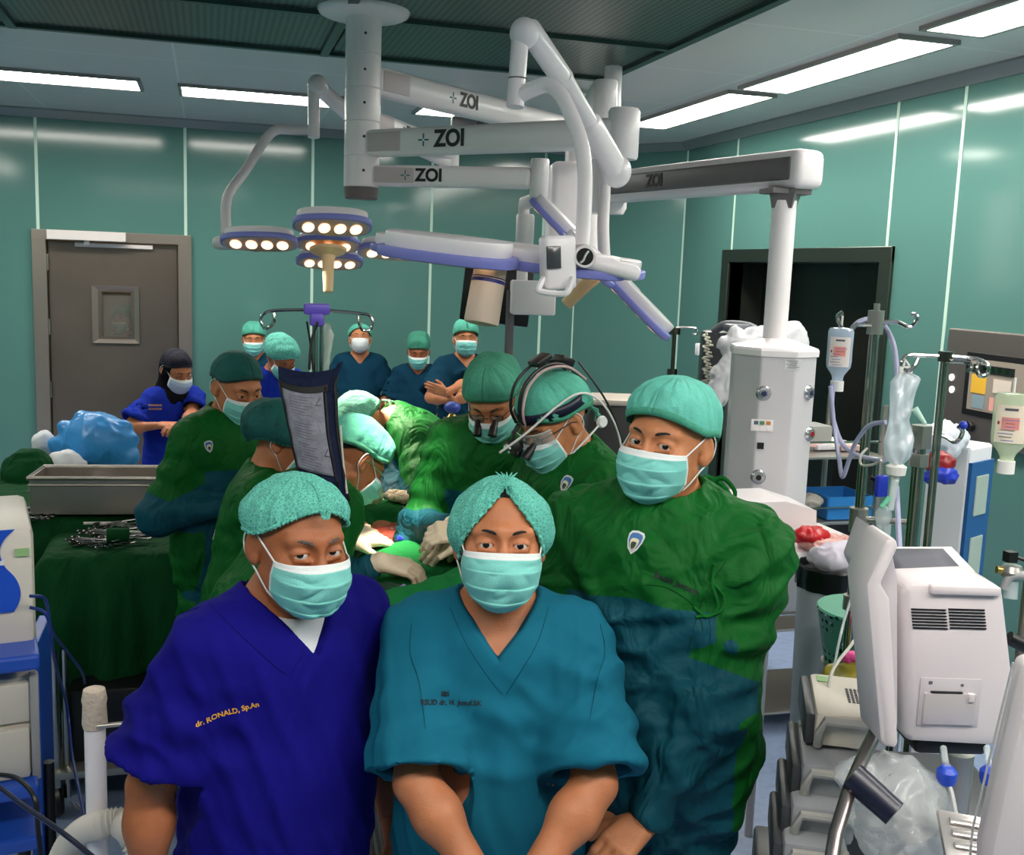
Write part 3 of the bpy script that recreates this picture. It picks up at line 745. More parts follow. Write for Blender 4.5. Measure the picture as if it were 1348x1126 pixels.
        if capk.startswith('bouffant'):
            P2 = []
            for i in range(240):
                p = Vector(fn(i/240, .006)); P2.append(hp(p))
            b.tube(P2, [.0030+.0016*math.sin(i*math.pi*.72) for i in range(240)], 6, closed=True)
            b.build('elastic_band', cm, cp, local=True)
        else:
            b2 = MB(); b2.grid(lambda u, v: hp(Vector(fn(u, .10*v))+(Vector(fn(u, .10*v))-Vector((0, .014, .02))).normalized()*.0015), 90, 2)
            b2.build('cap_band', mat('cap_band_'+capcol, tuple(int(c*.85) for c in dict(teal=(80, 184, 154), dteal=(22, 88, 84), pale=(110, 195, 158), green=(60, 150, 118), black=(14, 14, 34), mint=(84, 186, 150))[capcol]), .8, bump=.5, bscale=400), cp, local=True, solid=.001)
            kn = hp((0, .125, -.03)); b3 = MB()
            for q in ((.03, .0, -.03), (-.03, .0, -.035), (.012, .01, -.07), (-.014, .01, -.06)): b3.tube([kn, Vector(hp(Vector((0, .125, -.03))+Vector(q)*.6+Vector((0, .01, 0)))), hp(Vector((0, .12, -.03))+Vector(q))], .003, 6)
            b3.build('tie', cm, cp, local=True)
    # ---- mask
    if mask:
        wm = .068
        def mfn(u, v):
            x = (u-.5)*2; a = abs(x)
            yc = np.interp(v, [0, .12, .32, .6, .85, 1], [-.111, -.124, -.135, -.128, -.111, -.078])
            zc = np.interp(v, [0, .12, .32, .6, .85, 1], [-.010, -.024, -.044, -.078, -.108, -.122])
            ww = np.interp(v, [0, .3, .6, .85, 1], [.070, .074, .070, .058, .042])
            ys = np.interp(v, [0, .3, .6, 1], [-.056, -.052, -.044, -.044])
            zs = np.interp(v, [0, .3, .6, .85, 1], [-.014, -.040, -.072, -.092, -.102])
            if mask == 'cup': yc -= .012*math.sin(math.pi*v); ww *= .92
            y = yc+(ys-yc)*a**2.1; z = zc+(zs-zc)*a**1.8; xx = ww*math.sin(x*1.45)/math.sin(1.45)
            if mask == 'pleated':
                pl = (v*4.2-.35) % 1.0; am = .0042*(1-a**3)*(1 if .08 < v < .9 else 0)
                y += am*(pl-.4); z -= .0022*pl*(1-a**2)
                n = float(vnoise(np.array([[x*4+seed, v*5, seed]]), seed)[0]); n2 = 1-2*abs(float(vnoise(np.array([[x*3+v*5+seed, v*3-x*2, 1]]), seed+1)[0]))
                y += (.0026*n+.0036*n2)*(1-a**4)*min(1, v*5)
            return hp((xx, y-.002, z))
        mm = [mat('mask_teal', (128, 204, 196), .85, bump=.25, bscale=500, spec=.2), mat('mask_white', (222, 226, 226), .85, bump=.2, bscale=500, spec=.2)]
        if mask == 'cup': mm = [mm[1], mm[1]]
        if mask == 'white': mm = [mat('mask_pale_blue', (170, 190, 216), .85, spec=.2), mm[1]]
        nq = 56 if hres < .004 else 26
        mk = shell_grid(mfn, nq, nq, 'face_mask', mm, root, .0016, lambda u, v: 1 if (v < .10 or u < .02 or u > .98) else 0)
        for sg in (-1, 1):
            p0 = mfn(.5+sg*.49, .02); p1 = mfn(.5+sg*.49, .93); b = MB()
            b.tube(smooth_path([p0, hp((sg*.078, -.015, .010)), hp((sg*.084, .012, .026)), hp((sg*.089, .032, .008)), hp((sg*.086, .030, -.025)), hp((sg*.078, .0, -.048)), hp((sg*.066, -.03, -.080)), p1], 5), .0016, 6)
            b.build('ear_loop', mm[1], mk, local=True)
    # ---- garment
    G = {'scrub_blue': (18, 14, 116), 'scrub_teal': (20, 98, 122), 'scrub_royal': (22, 44, 150), 'gown_green': (18, 98, 38), 'gown_teal': (16, 72, 86), 'scrub_dark': (12, 56, 78), 'gown_light': (60, 140, 50)}
    cl = [cloth(c, G[c], fold=.45) for c in cols]
    gres = max(res*.75, .0045) if res < .009 else res
    lo = np.min([hip-[.25, .22, .2], nk-[.25, .25, .05], *[v[0] for v in J.values()], *[v[1] for v in J.values()]], 0)-.12; hi = np.max([hip+[.25, .22, 0], nk+[.25, .25, .05], *[v[0] for v in J.values()], *[v[1] for v in J.values()]], 0)+.12
    if top == 'gown':
        for v in J.values(): lo = np.minimum(lo, v[2]-.1); hi = np.maximum(hi, v[2]+.1)
        lo[2] = .38; 
    else: lo[2] = max(lo[2], .62*s)
    F = Field(lo, hi, gres)
    torso(F, .016 if top == 'scrub' else .028, k=.07)
    if top == 'gown':
        F.add(cap(hip+[0, 0, .02], (0, .0, .50), .165, .20, sq=((0, 1, 0), .8)), .10)
        F.add(tr(cap((0, 0, 1.25*s), (0, -.01, .95*s), .165*wide, .175*wide, sq=((0, 1, 0), .8))), .08)
    else:
        F.add(cap(hip+U @ np.array([0, -.005, .12]), hip+[0, 0, -.16], .145*wide+.012, .165*wide+.012, sq=((0, 1, 0), .78*max(1, fat*.95))), .08)
    for sd in 'LR':
        a, e, w_, hs = J[sd]; sg = 1 if sd == 'L' else -1
        if top == 'scrub':
            en = a+(e-a)*sleeve
            F.add(cap(a, en, .068*s, .082*s), .05); F.add(cap(a+(en-a)*.5, en+(e-a)*.10, .074*s, .100*s), .03)
        else:
            F.add(cap(a, e, .070*s, .062*s), .05); F.add(cap(e, w_+(e-w_)*.12, .062*s, .038*s), .04)
            F.add(ell(e+[0, 0, -.012], (.066*s,)*3), .04)
    if top == 'scrub':
        for sd in 'LR':
            a, e, w_, hs = J[sd]; n = (e-a)/np.linalg.norm(e-a); en = a+(e-a)*sleeve; f = e+n*.12
            # open sleeve: cut off beyond the hem and hollow it
            hem = en+n*.018
            def cut(x, y, z, hem=hem, n=n, e=e): 
                d = -((x-hem[0])*n[0]+(y-hem[1])*n[1]+(z-hem[2])*n[2]); r = np.sqrt((x-hem[0]-n[0]*.0)**2+(y-hem[1])**2+(z-hem[2])**2)-.22
                # only the part round the arm axis
                t = (x-hem[0])*n[0]+(y-hem[1])*n[1]+(z-hem[2])*n[2]; rad = np.sqrt(np.maximum((x-hem[0]-n[0]*t)**2+(y-hem[1]-n[1]*t)**2+(z-hem[2]-n[2]*t)**2, 0))-.104*s
                return np.maximum(np.maximum(d, rad), r)
            F.sub((hem-.24, hem+.24, cut), .003)
            F.sub(cap(en-(e-a)*.25, f, .062*s, .090*s), .004)
        # V neck, in the straight body frame
        apex = vap*s; topz = 1.43*s; hw = .074
        def wedge(x, y, z):
            t = (z-apex)/(topz-apex); return np.maximum.reduce([(np.abs(x)-hw*t)*.9, y+.0+0*x+0*z, -(z-apex)+0*x+0*y])
        F.sub(tr((np.array([-.11, -.25, apex-.01]), np.array([.11, .02, 1.56*s]), wedge)), .003)
        F.sub(tr(cap(np.array((0, .012, 1.425))*s, np.array((0, -.0, 1.56))*s, .072, .105)), .004)
        z0 = hip[2]-.16
        F.sub((np.array([-.4, -.4, z0-.4]), np.array([.4, .4, z0]), lambda x, y, z: z-z0+0*x+0*y), .003)
    else:
        F.sub(tr(cap(np.array((0, -.004, 1.437))*s, np.array((0, -.02, 1.56))*s, .070, .10)), .004)
        z0 = .46
        F.sub((np.array([-.5, -.5, z0-.4]), np.array([.5, .5, z0]), lambda x, y, z: z-z0+0*x+0*y), .003)
    V, Q = F.mesh()
    # creases fan out from armpits, elbows; none near the neck opening
    mk_ = np.clip((np.linalg.norm(V-nk, axis=1)-.10)/.10, .25, 1)
    am = .0075 if top == 'scrub' else (.013 if res < .009 else .006)
    V = folds(V, Q, am*(1 if res < .009 else 1.1), 100. if top == 'scrub' else (88. if res < .009 else 60.), seed+11, mk_)
    for sd in 'LR':
        a, e, w_, hs = J[sd]; sg = 1 if sd == 'L' else -1
        n = (e-a)/np.linalg.norm(e-a); arm = V-a; t = arm@n; rad = np.linalg.norm(arm-t[:, None]*n, axis=1)
        w = np.exp(-((rad-.085)/.07)**2)*np.clip(1-np.abs(t-.16)/.25, 0, 1)
        N = vnormals(V, Q); V = V+N*(w*.0035*np.sin(t*75+3*vnoise(V*6, seed+2)+arm[:, 0]*20))[:, None]
        if top == 'gown':
            v2 = V-e; t2 = np.linalg.norm(v2, axis=1); w = np.exp(-(t2/.13)**2); V = V+N*(w*.005*np.sin(t2*95+2*vnoise(V*8, seed+4)))[:, None]
    fm = None; reg = None; gm = cl[0]
    if top == 'gown':
        C = V; st = (C-hip) @ U/s+np.array([0, 0, .93]); das = []
        reg = np.minimum.reduce([.020-st[:, 1], .165*wide-np.abs(st[:, 0]), 1.262-.10*np.abs(st[:, 0])-st[:, 2]])
        arm_r = np.full(len(C), -1.)
        for sd in 'LR':
            a, e, w_, hs = J[sd]
            def dseg(p, q):
                d = q-p; t = np.clip(((C-p)@d)/(d@d), 0, 1); return np.linalg.norm(C-p-t[:, None]*d, axis=1)
            da = dseg(a, e); df = dseg(e, w_); L_ = np.linalg.norm(e-a); n = (e-a)/L_; ta = (C-a)@n-.80*L_
            reg = np.minimum(reg, da-.080*s); lower = np.maximum(ta, da-df-.01)
            arm_r = np.maximum(arm_r, np.minimum(lower, .088*s-np.minimum(da, df)))
        reg = np.maximum(reg, arm_r); gm = gown_material()
    go = mesh_obj('surgical_gown' if top == 'gown' else 'scrub_top', V, Q, gm, root, None, True, True)
    if reg is not None: at_ = go.data.attributes.new('panel', 'FLOAT', 'POINT'); at_.data.foreach_set('value', reg.astype(np.float32))
    # ---- trousers and shoes
    Ft = Field(np.array([-.32, -.2, .06]), np.array([.32, .2, hip[2]+.02]), .022)
    legs(Ft, .012); V, Q = Ft.mesh(); V = wrinkle(V, Q, .005, (9, 9, 4), seed)
    lean_off = 0
    mesh_obj('trousers', V, Q, cl[-1], root, None, True, True)
    for sg in (-1, 1):
        b = MB(); b.ell((sg*.12, -.055, .045), (.048, .135, .05)); b.V = [(x, y, max(z, .0)) for x, y, z in b.V]
        b.build('shoe', mat('shoe_black', (24, 24, 26), .5), root, local=True)
    root['_s'] = s
    del root['_s']
    return dict(root=root, body=body, top=go, J=J, hc=hc, HM=HM, Rz=Rz, hip=hip, nk=nk, s=s, hp=hp, U=U, T=T)

# ---- things wrapped on to a surface (embroidered names, crests)
from mathutils.bvhtree import BVHTree
def wrap_on(o, px, py, V2, Fs, ang, mats, name, parent, fm=None, off=.0012, sx=1., up=None, label=None):
    dg = None; Mi = root_inv(parent); me = o.data
    bvh = BVHTree.FromPolygons([v.co.copy() for v in me.vertices], [tuple(p.vertices) for p in me.polygons])
    O = Mi @ Vector((0, 0, CAMZ)); D = (Mi.to_3x3() @ Vector(ray(px, py))).normalized()
    h, n, i, d = bvh.ray_cast(O, D)
    if h is None: return None
    # average normal
    ns = Vector()
    for k in range(12):
        a = k*math.pi/6; h2, n2, *_ = bvh.ray_cast(O, (Mi.to_3x3() @ Vector(ray(px+14*math.cos(a), py+8*math.sin(a)))).normalized())
        if n2 is not None: ns += n2
    n = ns.normalized()
    if n.dot(D) > 0: n = -n
    x = Mi.to_3x3() @ Vector(CM[0]); x = (x-n*x.dot(n)).normalized(); y = n.cross(x)
    c, s_ = math.cos(ang), math.sin(ang); X = x*c+y*s_; Y = -x*s_+y*c
    out = []
    for (u, v, w) in V2:
        p = h+X*u*sx+Y*v+n*.04; q, nn, *_ = bvh.ray_cast(p, -n, .1)
        q = q if q is not None else h+X*u*sx+Y*v
        out.append(q+n*(off+w))
    ob = mesh_obj(name, [tuple(v) for v in out], Fs, mats, parent, fm, False, True)
    if label: ob['label'] = label
    return ob
def text2d(body, size, bold=0., spacing=1.):
    cu = bpy.data.curves.new('t', 'FONT'); cu.body = body; cu.size = size; cu.align_x = 'CENTER'; cu.align_y = 'CENTER'; cu.offset = bold; cu.extrude = .0004; cu.space_character = spacing; cu.resolution_u = 3
    o = bpy.data.objects.new('t', cu); COL.objects.link(o); dg = bpy.context.evaluated_depsgraph_get()
    me = bpy.data.meshes.new_from_object(o.evaluated_get(dg)); bpy.data.objects.remove(o); bpy.data.curves.remove(cu)
    V = [tuple(v.co) for v in me.vertices]; Fs = [tuple(p.vertices) for p in me.polygons]; bpy.data.meshes.remove(me); return V, Fs
# ============================================================ THE TEAM
CAMP = (0, 0, CAMZ)
rad = math.radians
PPL = {}
GG = 'surgical team round the operating table'; WG2 = 'staff watching from the back wall'
GC = ('gown_green', 'gown_teal')
PPL['A'] = person('older man in dark blue V-neck scrubs and teal bouffant cap, front left', at(392, 711, 1.92), rad(26), hd=(-6, 4, 2), neck=16, lean=4, hairc=(110, 98, 90), fat=1.12, wide=1.04,
    cols=('scrub_blue',), capk='bouffant', capcol='teal', seecap=.45, tone=0, res=.0075, hres=.0022, gaze=CAMP, lid='squint', seed=3,
    arms={'R': ('rel', (-.10, .03, -.50), (-.6, 1, 0), ((-.1, -.1, -1), (-1, -.3, 0), 1, .4)), 'L': ('rel', (.13, .05, -.49), (.6, 1, 0), ((.1, -.1, -1), (1, 0, 0), -1, .4))})
PPL['B'] = person('man in teal V-neck scrubs standing front centre, arms coming together', at(659, 711, 1.99), rad(-14), hd=(2, -8, 1), neck=6, fat=1.08, wide=1.02,
    cols=('scrub_teal',), capk='bouffant_v', capcol='teal', seecap=.40, tone=1, res=.0075, hres=.0022, gaze=CAMP, lid='squint', seed=8, sleeve=.86,
    arms={'R': (at(648, 1185, 1.82), (-1, .1, .0), ((.6, -.3, -.7), (-.4, -1, 0), 1, .6)), 'L': (at(682, 1185, 1.80), (1, .1, .0), ((-.6, -.3, -.7), (.4, -1, 0), -1, .6))})
PPL['C'] = person('tall man in green surgical gown and teal tie cap looking round, front right', at(880, 580, 2.15), rad(-40), hd=(-10, -2, 3), neck=4, fat=1.05, wide=1.1, top='gown',
    cols=GC, capk='hood', capcol='teal', seecap=.22, tone=2, res=.0085, hres=.0022, gaze=CAMP, lid='open', seed=14,
    arms={'L': (at(812, 1165, 2.0), (1, .5, -.6), ((-.8, -.4, -.3), (0, -.5, 1), -1, .5)), 'R': (at(770, 1180, 2.08), (-1, .6, -.4), ((.8, -.3, -.3), (0, -.5, 1), 1, .5))})
# round the table
PPL['D'] = person('man in green gown and dark teal cap looking down, hands folded, left of the table', at(312, 508, 3.85), rad(38), GG, hd=(-8, 20, 0), neck=16, lean=4, top='gown', wide=1.02,
    cols=GC, capk='kerchief', capcol='dteal', seecap=0, tone=1, res=.013, hres=.0036, lid='down', seed=21, gloves=True,
    arms={'R': (at(300, 668, 3.72), (-.7, .4, -1.2), ((.9, .4, .1), (0, -.4, 1), 1, .5)), 'L': (at(325, 690, 3.80), (1, .2, -.5), ((-.5, -.6, 0), (0, -.5, 1), -1, .5))})
PPL['E'] = person('nurse in green gown and dark bouffant cap, in profile behind the pressure bag', at(376, 578, 3.4), rad(80), GG, hd=(0, 26, 0), neck=14, lean=8, top='gown', wide=.9,
    cols=GC, capk='bouffant_low', capcol='dteal', seecap=.30, tone=1, res=.014, hres=.0038, lid='down', seed=22, gloves=True,
    arms={'R': (at(448, 700, 3.35), (-.6, .5, -.8), ((.95, -.1, -.1), (0, -.3, 1), 1, .4)), 'L': (at(450, 672, 3.6), (1, .2, -.5), ((.2, -1, 0), (0, 0, 1), -1, .5))})
PPL['F'] = person('gowned assistant in mint cap and glasses bent low over the open field', at(468, 604, 3.3), rad(112), GG, hd=(0, 42, 0), neck=30, lean=26, top='gown', wide=.9,
    cols=GC, capk='hood', capcol='mint', seecap=.15, tone=1, res=.014, hres=.0038, lid='down', seed=23, gloves=True,
    arms={'R': (at(500, 740, 3.05), (-.6, .2, -1), ((.95, -.2, -.22), (0, -.4, 1), 1, .4)), 'L': (at(462, 712, 3.3), (1, .2, -.8), ((.95, .1, .0), (0, -.3, 1), -1, .35))})
PPL['G'] = person('gowned surgeon bent right over the table, back brightly lit', at(476, 560, 4.15), rad(-84), GG, hd=(10, 62, 0), neck=46, lean=44, top='gown', wide=1.05,
    cols=GC, capk='hood', capcol='pale', seecap=.12, tone=2, res=.013, hres=.0045, lid='down', seed=24, gloves=True,
    arms={'R': (at(512, 674, 3.85), (0, -.3, -1), ((-.95, -.1, .05), (0, -.4, 1), 1, .25)), 'L': (at(500, 640, 4.05), (1, .0, -.6), ((-.3, -1, -.3), (0, -.2, 1), -1, .5))})
PPL['H'] = person('surgeon in green gown with loupes on his glasses, looking down at the field', at(650, 522, 3.32), rad(-30), GG, hd=(0, 36, -4), neck=20, lean=12, top='gown', wide=1.02,
    cols=GC, capk='hood', capcol='green', seecap=.2, tone=1, res=.013, hres=.0034, lid='down', seed=25, gloves=True,
    arms={'R': (at(598, 692, 3.2), (-.6, .2, -1), ((-.75, -.2, -.75), (-.2, -.9, .3), 1, .3)), 'L': (at(622, 690, 3.15), (1, .4, -.6), ((-.9, -.5, -.1), (0, -.4, 1), -1, .4))})
PPL['I'] = person('surgeon with black headlamp band and clear eye shields, in profile at right of table', at(730, 553, 3.0), rad(-72), GG, hd=(0, 30, 0), neck=20, lean=12, top='gown', wide=1.04,
    cols=GC, capk='hood', capcol='mint', seecap=.25, tone=2, res=.012, hres=.0032, lid='down', seed=26, gloves=True,
    arms={'R': (at(612, 700, 3.05), (-.6, .4, -1), ((-.9, -.2, .05), (0, -.6, .8), 1, .7)), 'L': (at(640, 715, 2.95), (1, .2, -1), ((-.2, -1, -.1), (0, -.4, 1), -1, .4))})
# at the back
PPL['J'] = person('woman in royal blue scrubs and dark headscarf by the steel door', at(232, 487, 6.4), rad(26), None, hd=(8, 24, 0), neck=14, lean=4, wide=1.0, fat=1.1,
    cols=('scrub_royal',), capk='kerchief', capcol='black', seecap=0, tone=1, res=.018, hres=.0065, mask='white', lid='down', seed=31, hair=False,
    arms={'R': (at(212, 560, 6.2), (-1, .3, -.6), ((1, -.3, 0), (0, -.3, 1), 1, .4)), 'L': (at(240, 565, 6.1), (1, .3, -.6), ((-.6, -.6, 0), (0, -.3, 1), -1, .4))})
PPL['K'] = person('man in teal cap at the back wall, little but his masked face showing', at(334, 446, 8.1), rad(-3), WG2, hd=(0, 6, 0), cols=('scrub_dark',), capk='hood', capcol='mint', seecap=.2, tone=2, res=.02, hres=.0065, seed=32)
PPL['L'] = person('person in blue scrubs, bushy hair under pale net cap, head bowed', at(371, 468, 6.7), rad(28), None, hd=(0, 42, 0), neck=24, lean=10, cols=('scrub_royal',), capk='bouffant_low', capcol='teal', seecap=.6, tone=0, res=.02, hres=.0065, seed=33)
PPL['M'] = person('man in dark teal scrubs and white cup mask leaning on the back wall', at(474, 446, 8.2), rad(-8), WG2, hd=(0, -12, 0), fat=1.1, cols=('scrub_dark',), capk='bouffant', capcol='mint', seecap=.2, mask='cup', tone=2, res=.018, hres=.0065, seed=34,
    arms={'R': ('rel', (.06, -.12, -.42), (-1, .5, 0)), 'L': ('rel', (-.06, -.12, -.42), (1, .5, 0))})
PPL['N'] = person('man in dark teal scrubs and boxy green cap looking down at the back wall', at(551, 462, 8.1), rad(-12), WG2, hd=(0, 18, 0), neck=14, cols=('scrub_dark',), capk='box', capcol='green', seecap=.2, tone=0, res=.018, hres=.0065, seed=35,
    arms={'R': ('rel', (.06, -.12, -.42), (-1, .5, 0)), 'L': ('rel', (-.06, -.12, -.42), (1, .5, 0))})
PPL['O'] = person('man in dark teal scrubs with folded arms, right end of those at back wall', at(613, 447, 7.4), rad(-2), WG2, hd=(-6, -6, 0), cols=('scrub_dark',), capk='box', capcol='mint', seecap=.15, tone=2, res=.016, hres=.0065, seed=36, sleeve=.8,
    arms={'R': (at(600, 528, 7.1), (-1, .2, -.8), ((.9, -.2, .35), (0, -1, 0), 1, .3)), 'L': (at(582, 520, 7.05), (1, .2, -.8), ((-.9, -.1, .3), (0, -1, 0), -1, .3))})
PPL['P'] = person('masked person in green cap seen through the small window of the steel door', at(163, 421, 9.6), rad(-30), None, hd=(0, 4, 0), cols=('scrub_dark',), capk='hood', capcol='green', seecap=.1, tone=1, res=.022, hres=.0065, seed=37)
# headscarf falling on the shoulders
p = PPL['J']; F = Field(np.array(p['hc'])-.3, np.array(p['hc'])+.3, .011)
hc = p['hc']; F.add(ell(hc+[0, .02, .02], (.088, .106, .105)), 0); F.add(cap(hc+[0, .03, -.04], p['nk']+[0, .01, -.0], .082, .10), .04); F.add(ell(p['nk']+[0, -.04, -.06], (.10, .09, .07)), .05)
F.sub(ell(hc+[0, -.085, -.03], (.055, .06, .080)), .02)
V, Q = F.mesh(); mesh_obj('headscarf', V, Q, cloth('scarf_black', (10, 9, 16), fold=.4, fscale=14), p['root'], None, True, True)
# white undershirts in the V of the two front men
def undershirt(p, apex, col):
    F = Field(p['nk']-[.12, .16, .3], p['nk']+[.12, .12, .05], .006); s = p['s']
    q = Matrix([list(r) for r in p['U']])
    for c, r in (((0, 0, 1.245), (.162, .112, .17)), ):
        F.add(xf(ell(np.array(c)*s, np.array(r)*s*1.03+.006), p['U'], p['hip']-p['U'] @ np.array([0, 0, .93*s])), 0)
    F.add(xf(cap(np.array((-.135, .004, 1.352))*s, np.array((.135, .004, 1.352))*s, .060*s), p['U'], p['hip']-p['U'] @ np.array([0, 0, .93*s])), .05)
    F.sub(xf(cap(np.array((0, -.02, apex+.06))*s, np.array((0, -.03, 1.56))*s, .085, .12), p['U'], p['hip']-p['U'] @ np.array([0, 0, .93*s])), .01)
    V, Q = F.mesh(); mesh_obj('undershirt', V, Q, cloth('undershirt_'+col, dict(white=(225, 228, 232), grey=(190, 180, 180))[col], fold=.2), p['root'], None, True, True)
undershirt(PPL['A'], 1.405, 'white')
# ============================================================ CLOTHING DETAIL, EMBROIDERY, LOUPES
def bvh_of(o):
    me = o.data; return BVHTree.FromPolygons([v.co.copy() for v in me.vertices], [tuple(p.vertices) for p in me.polygons])
BV = {}
def surf_path(o, pix, off=.0015, n=6):
    if o.name not in BV: BV[o.name] = bvh_of(o)
    bv = BV[o.name]; Mi = root_inv(o); O = Mi @ Vector((0, 0, CAMZ)); R3 = Mi.to_3x3(); P = smooth_path([(x, y, 0) for x, y in pix], n); out = []
    for p in P:
        h, nn, *_ = bv.ray_cast(O, (R3 @ Vector(ray(p.x, p.y))).normalized())
        if h is not None and (not out or (h-out[-1]).length < .12): out.append(h+nn*off)
    return out
def seam(p, pix, r, name, m, off=.0006, part='top', n=6):
    P = surf_path(p[part], pix, off, n)
    if len(P) < 2: return None
    b = MB(); b.tube(P, r, 6); return b.build(name, m, p['root'], local=True)
A_, B_, C_ = PPL['A'], PPL['B'], PPL['C']
SMA = cloth('stitch_navy', (12, 10, 70)); SMB = cloth('stitch_teal', (10, 58, 74)); SMC = cloth('stitch_green', (8, 62, 22)); SCT = cloth('stitch_gownteal', (8, 48, 60))
# seams of the two scrub tops
seam(A_, [(262, 800), (225, 815), (195, 845), (182, 900), (178, 960), (185, 1010)], .0006, 'seam', SMA); seam(A_, [(275, 795), (315, 835), (365, 880), (378, 888)], .0005, 'seam', SMA); seam(A_, [(428, 800), (405, 850), (382, 888)], .0005, 'seam', SMA)
seam(A_, [(120, 1002), (150, 1020), (190, 1030), (215, 1026)], .0006, 'hem_stitch', SMA)
seam(B_, [(542, 822), (540, 860), (552, 900), (560, 960)], .0006, 'seam', SMB); seam(B_, [(790, 822), (796, 860), (785, 900), (776, 950)], .0006, 'seam', SMB)
seam(B_, [(592, 800), (615, 850), (645, 895), (662, 915)], .0005, 'seam', SMB); seam(B_, [(722, 800), (708, 845), (685, 885), (666, 915)], .0005, 'seam', SMB)
seam(B_, [(468, 1005), (500, 1022), (545, 1032)], .0006, 'hem_stitch', SMB); seam(B_, [(770, 1030), (815, 1022), (856, 1000)], .0006, 'hem_stitch', SMB)
# gown ties and seams
seam(C_, [(940, 742), (938, 770), (946, 800), (930, 812), (912, 800)], .0035, 'gown_tie', cloth('gown_green', (18, 98, 38)), .003); seam(C_, [(938, 768), (952, 785), (948, 806), (915, 812)], .003, 'gown_tie', cloth('gown_green', (18, 98, 38)), .003)
seam(C_, [(955, 740), (925, 790), (905, 860)], .0008, 'seam', SMC); seam(C_, [(850, 770), (880, 775), (915, 800), (925, 830)], .0007, 'seam', SMC)
b = MB(); nb = C_['nk']
for pts in (((.07, .04, .04), (.10, .05, .055), (.13, .04, .03), (.12, .03, .0)), ((.075, .03, .035), (.06, .07, .05), (.09, .10, .03), (.12, .08, .0)), ((.08, .02, .03), (.12, .0, .03), (.16, .0, -.02))):
    b.tube(smooth_path([nb+np.array(p) for p in pts], 6), .0055, 8, sq=.5)
b.build('gown_tie', cloth('gown_green', (18, 98, 38)), C_['root'], local=True)
# V collar of an inner pale blue shirt at C's neck
F = Field(C_['nk']-[.12, .14, .05], C_['nk']+[.12, .12, .07], .006); F.add(cap(C_['nk']+[0, 0, -.03], C_['nk']+[0, -.004, .022], .068, .066), 0); F.sub(cap(C_['nk']+[0, -.004, .0], C_['nk']+[0, -.01, .10], .062, .07), .002); V, Q = F.mesh(); mesh_obj('undershirt', V, Q, cloth('undershirt_lilac', (150, 165, 225)), C_['root'], None, True, True)
# embroidery
def emb(p, px, py, lines, size, ang, m, dy=15, label=None, sp=1.0):
    for k, t in enumerate(lines):
        V2, Fs = text2d(t, size, size*.018, sp); wrap_on(p['top'], px, py+k*dy, V2, Fs, ang, m, 'embroidered_name', p['root'], label=label)
YEL = mat('thread_yellow', (216, 158, 52), .6); BTH = mat('thread_black', (10, 12, 22), .7)
emb(A_, 300, 938, ['dr. RONALD, Sp.An'], .0130, rad(11), YEL)
emb(B_, 586, 914, ['IBS'], .012, rad(-3), BTH); emb(B_, 592, 925, ['RSUD dr, H. Jusuf.SK'], .0128, rad(-2), BTH)
emb(C_, 890, 768, ['Bedah Jantung'], .0155, rad(-22), BTH)
emb(PPL['J'], 204, 534, ['=====', '====='], .028, rad(3), YEL, 5); emb(PPL['L'], 362, 494, ['===='], .03, rad(0), mat('thread_white', (190, 200, 230), .6), 5)
def crest(p, px, py, w, ang, dark=False):
    out = [(-.5, .42), (-.38, .62), (0, .70), (.38, .62), (.5, .42), (.48, 0), (.3, -.45), (0, -.75), (-.3, -.45), (-.48, 0)]
    for k, (sc, c, nm) in enumerate(((1, (214, 216, 214), 'silver'), (.80, (60, 110, 170), 'crestblue'), (.55, (222, 214, 180), 'crestcream'), (.34, (50, 70, 50), 'crestgreen'))):
        V2 = [(x*w*sc, y*w*sc+(-.08*w*k if k > 1 else 0), .0006*k) for x, y in out]; wrap_on(p['top'], px, py, V2, [tuple(range(10))[::-1]], ang, mat('thread_'+nm, c, .5), 'crest_badge', p['root'], off=.002)
crest(C_, 836, 714, .034, rad(-24)); crest(PPL['D'], 275, 588, .030, rad(14)); crest(PPL['H'], 623, 560, .034, rad(-6)); crest(PPL['I'], 745, 637, .036, rad(-36))
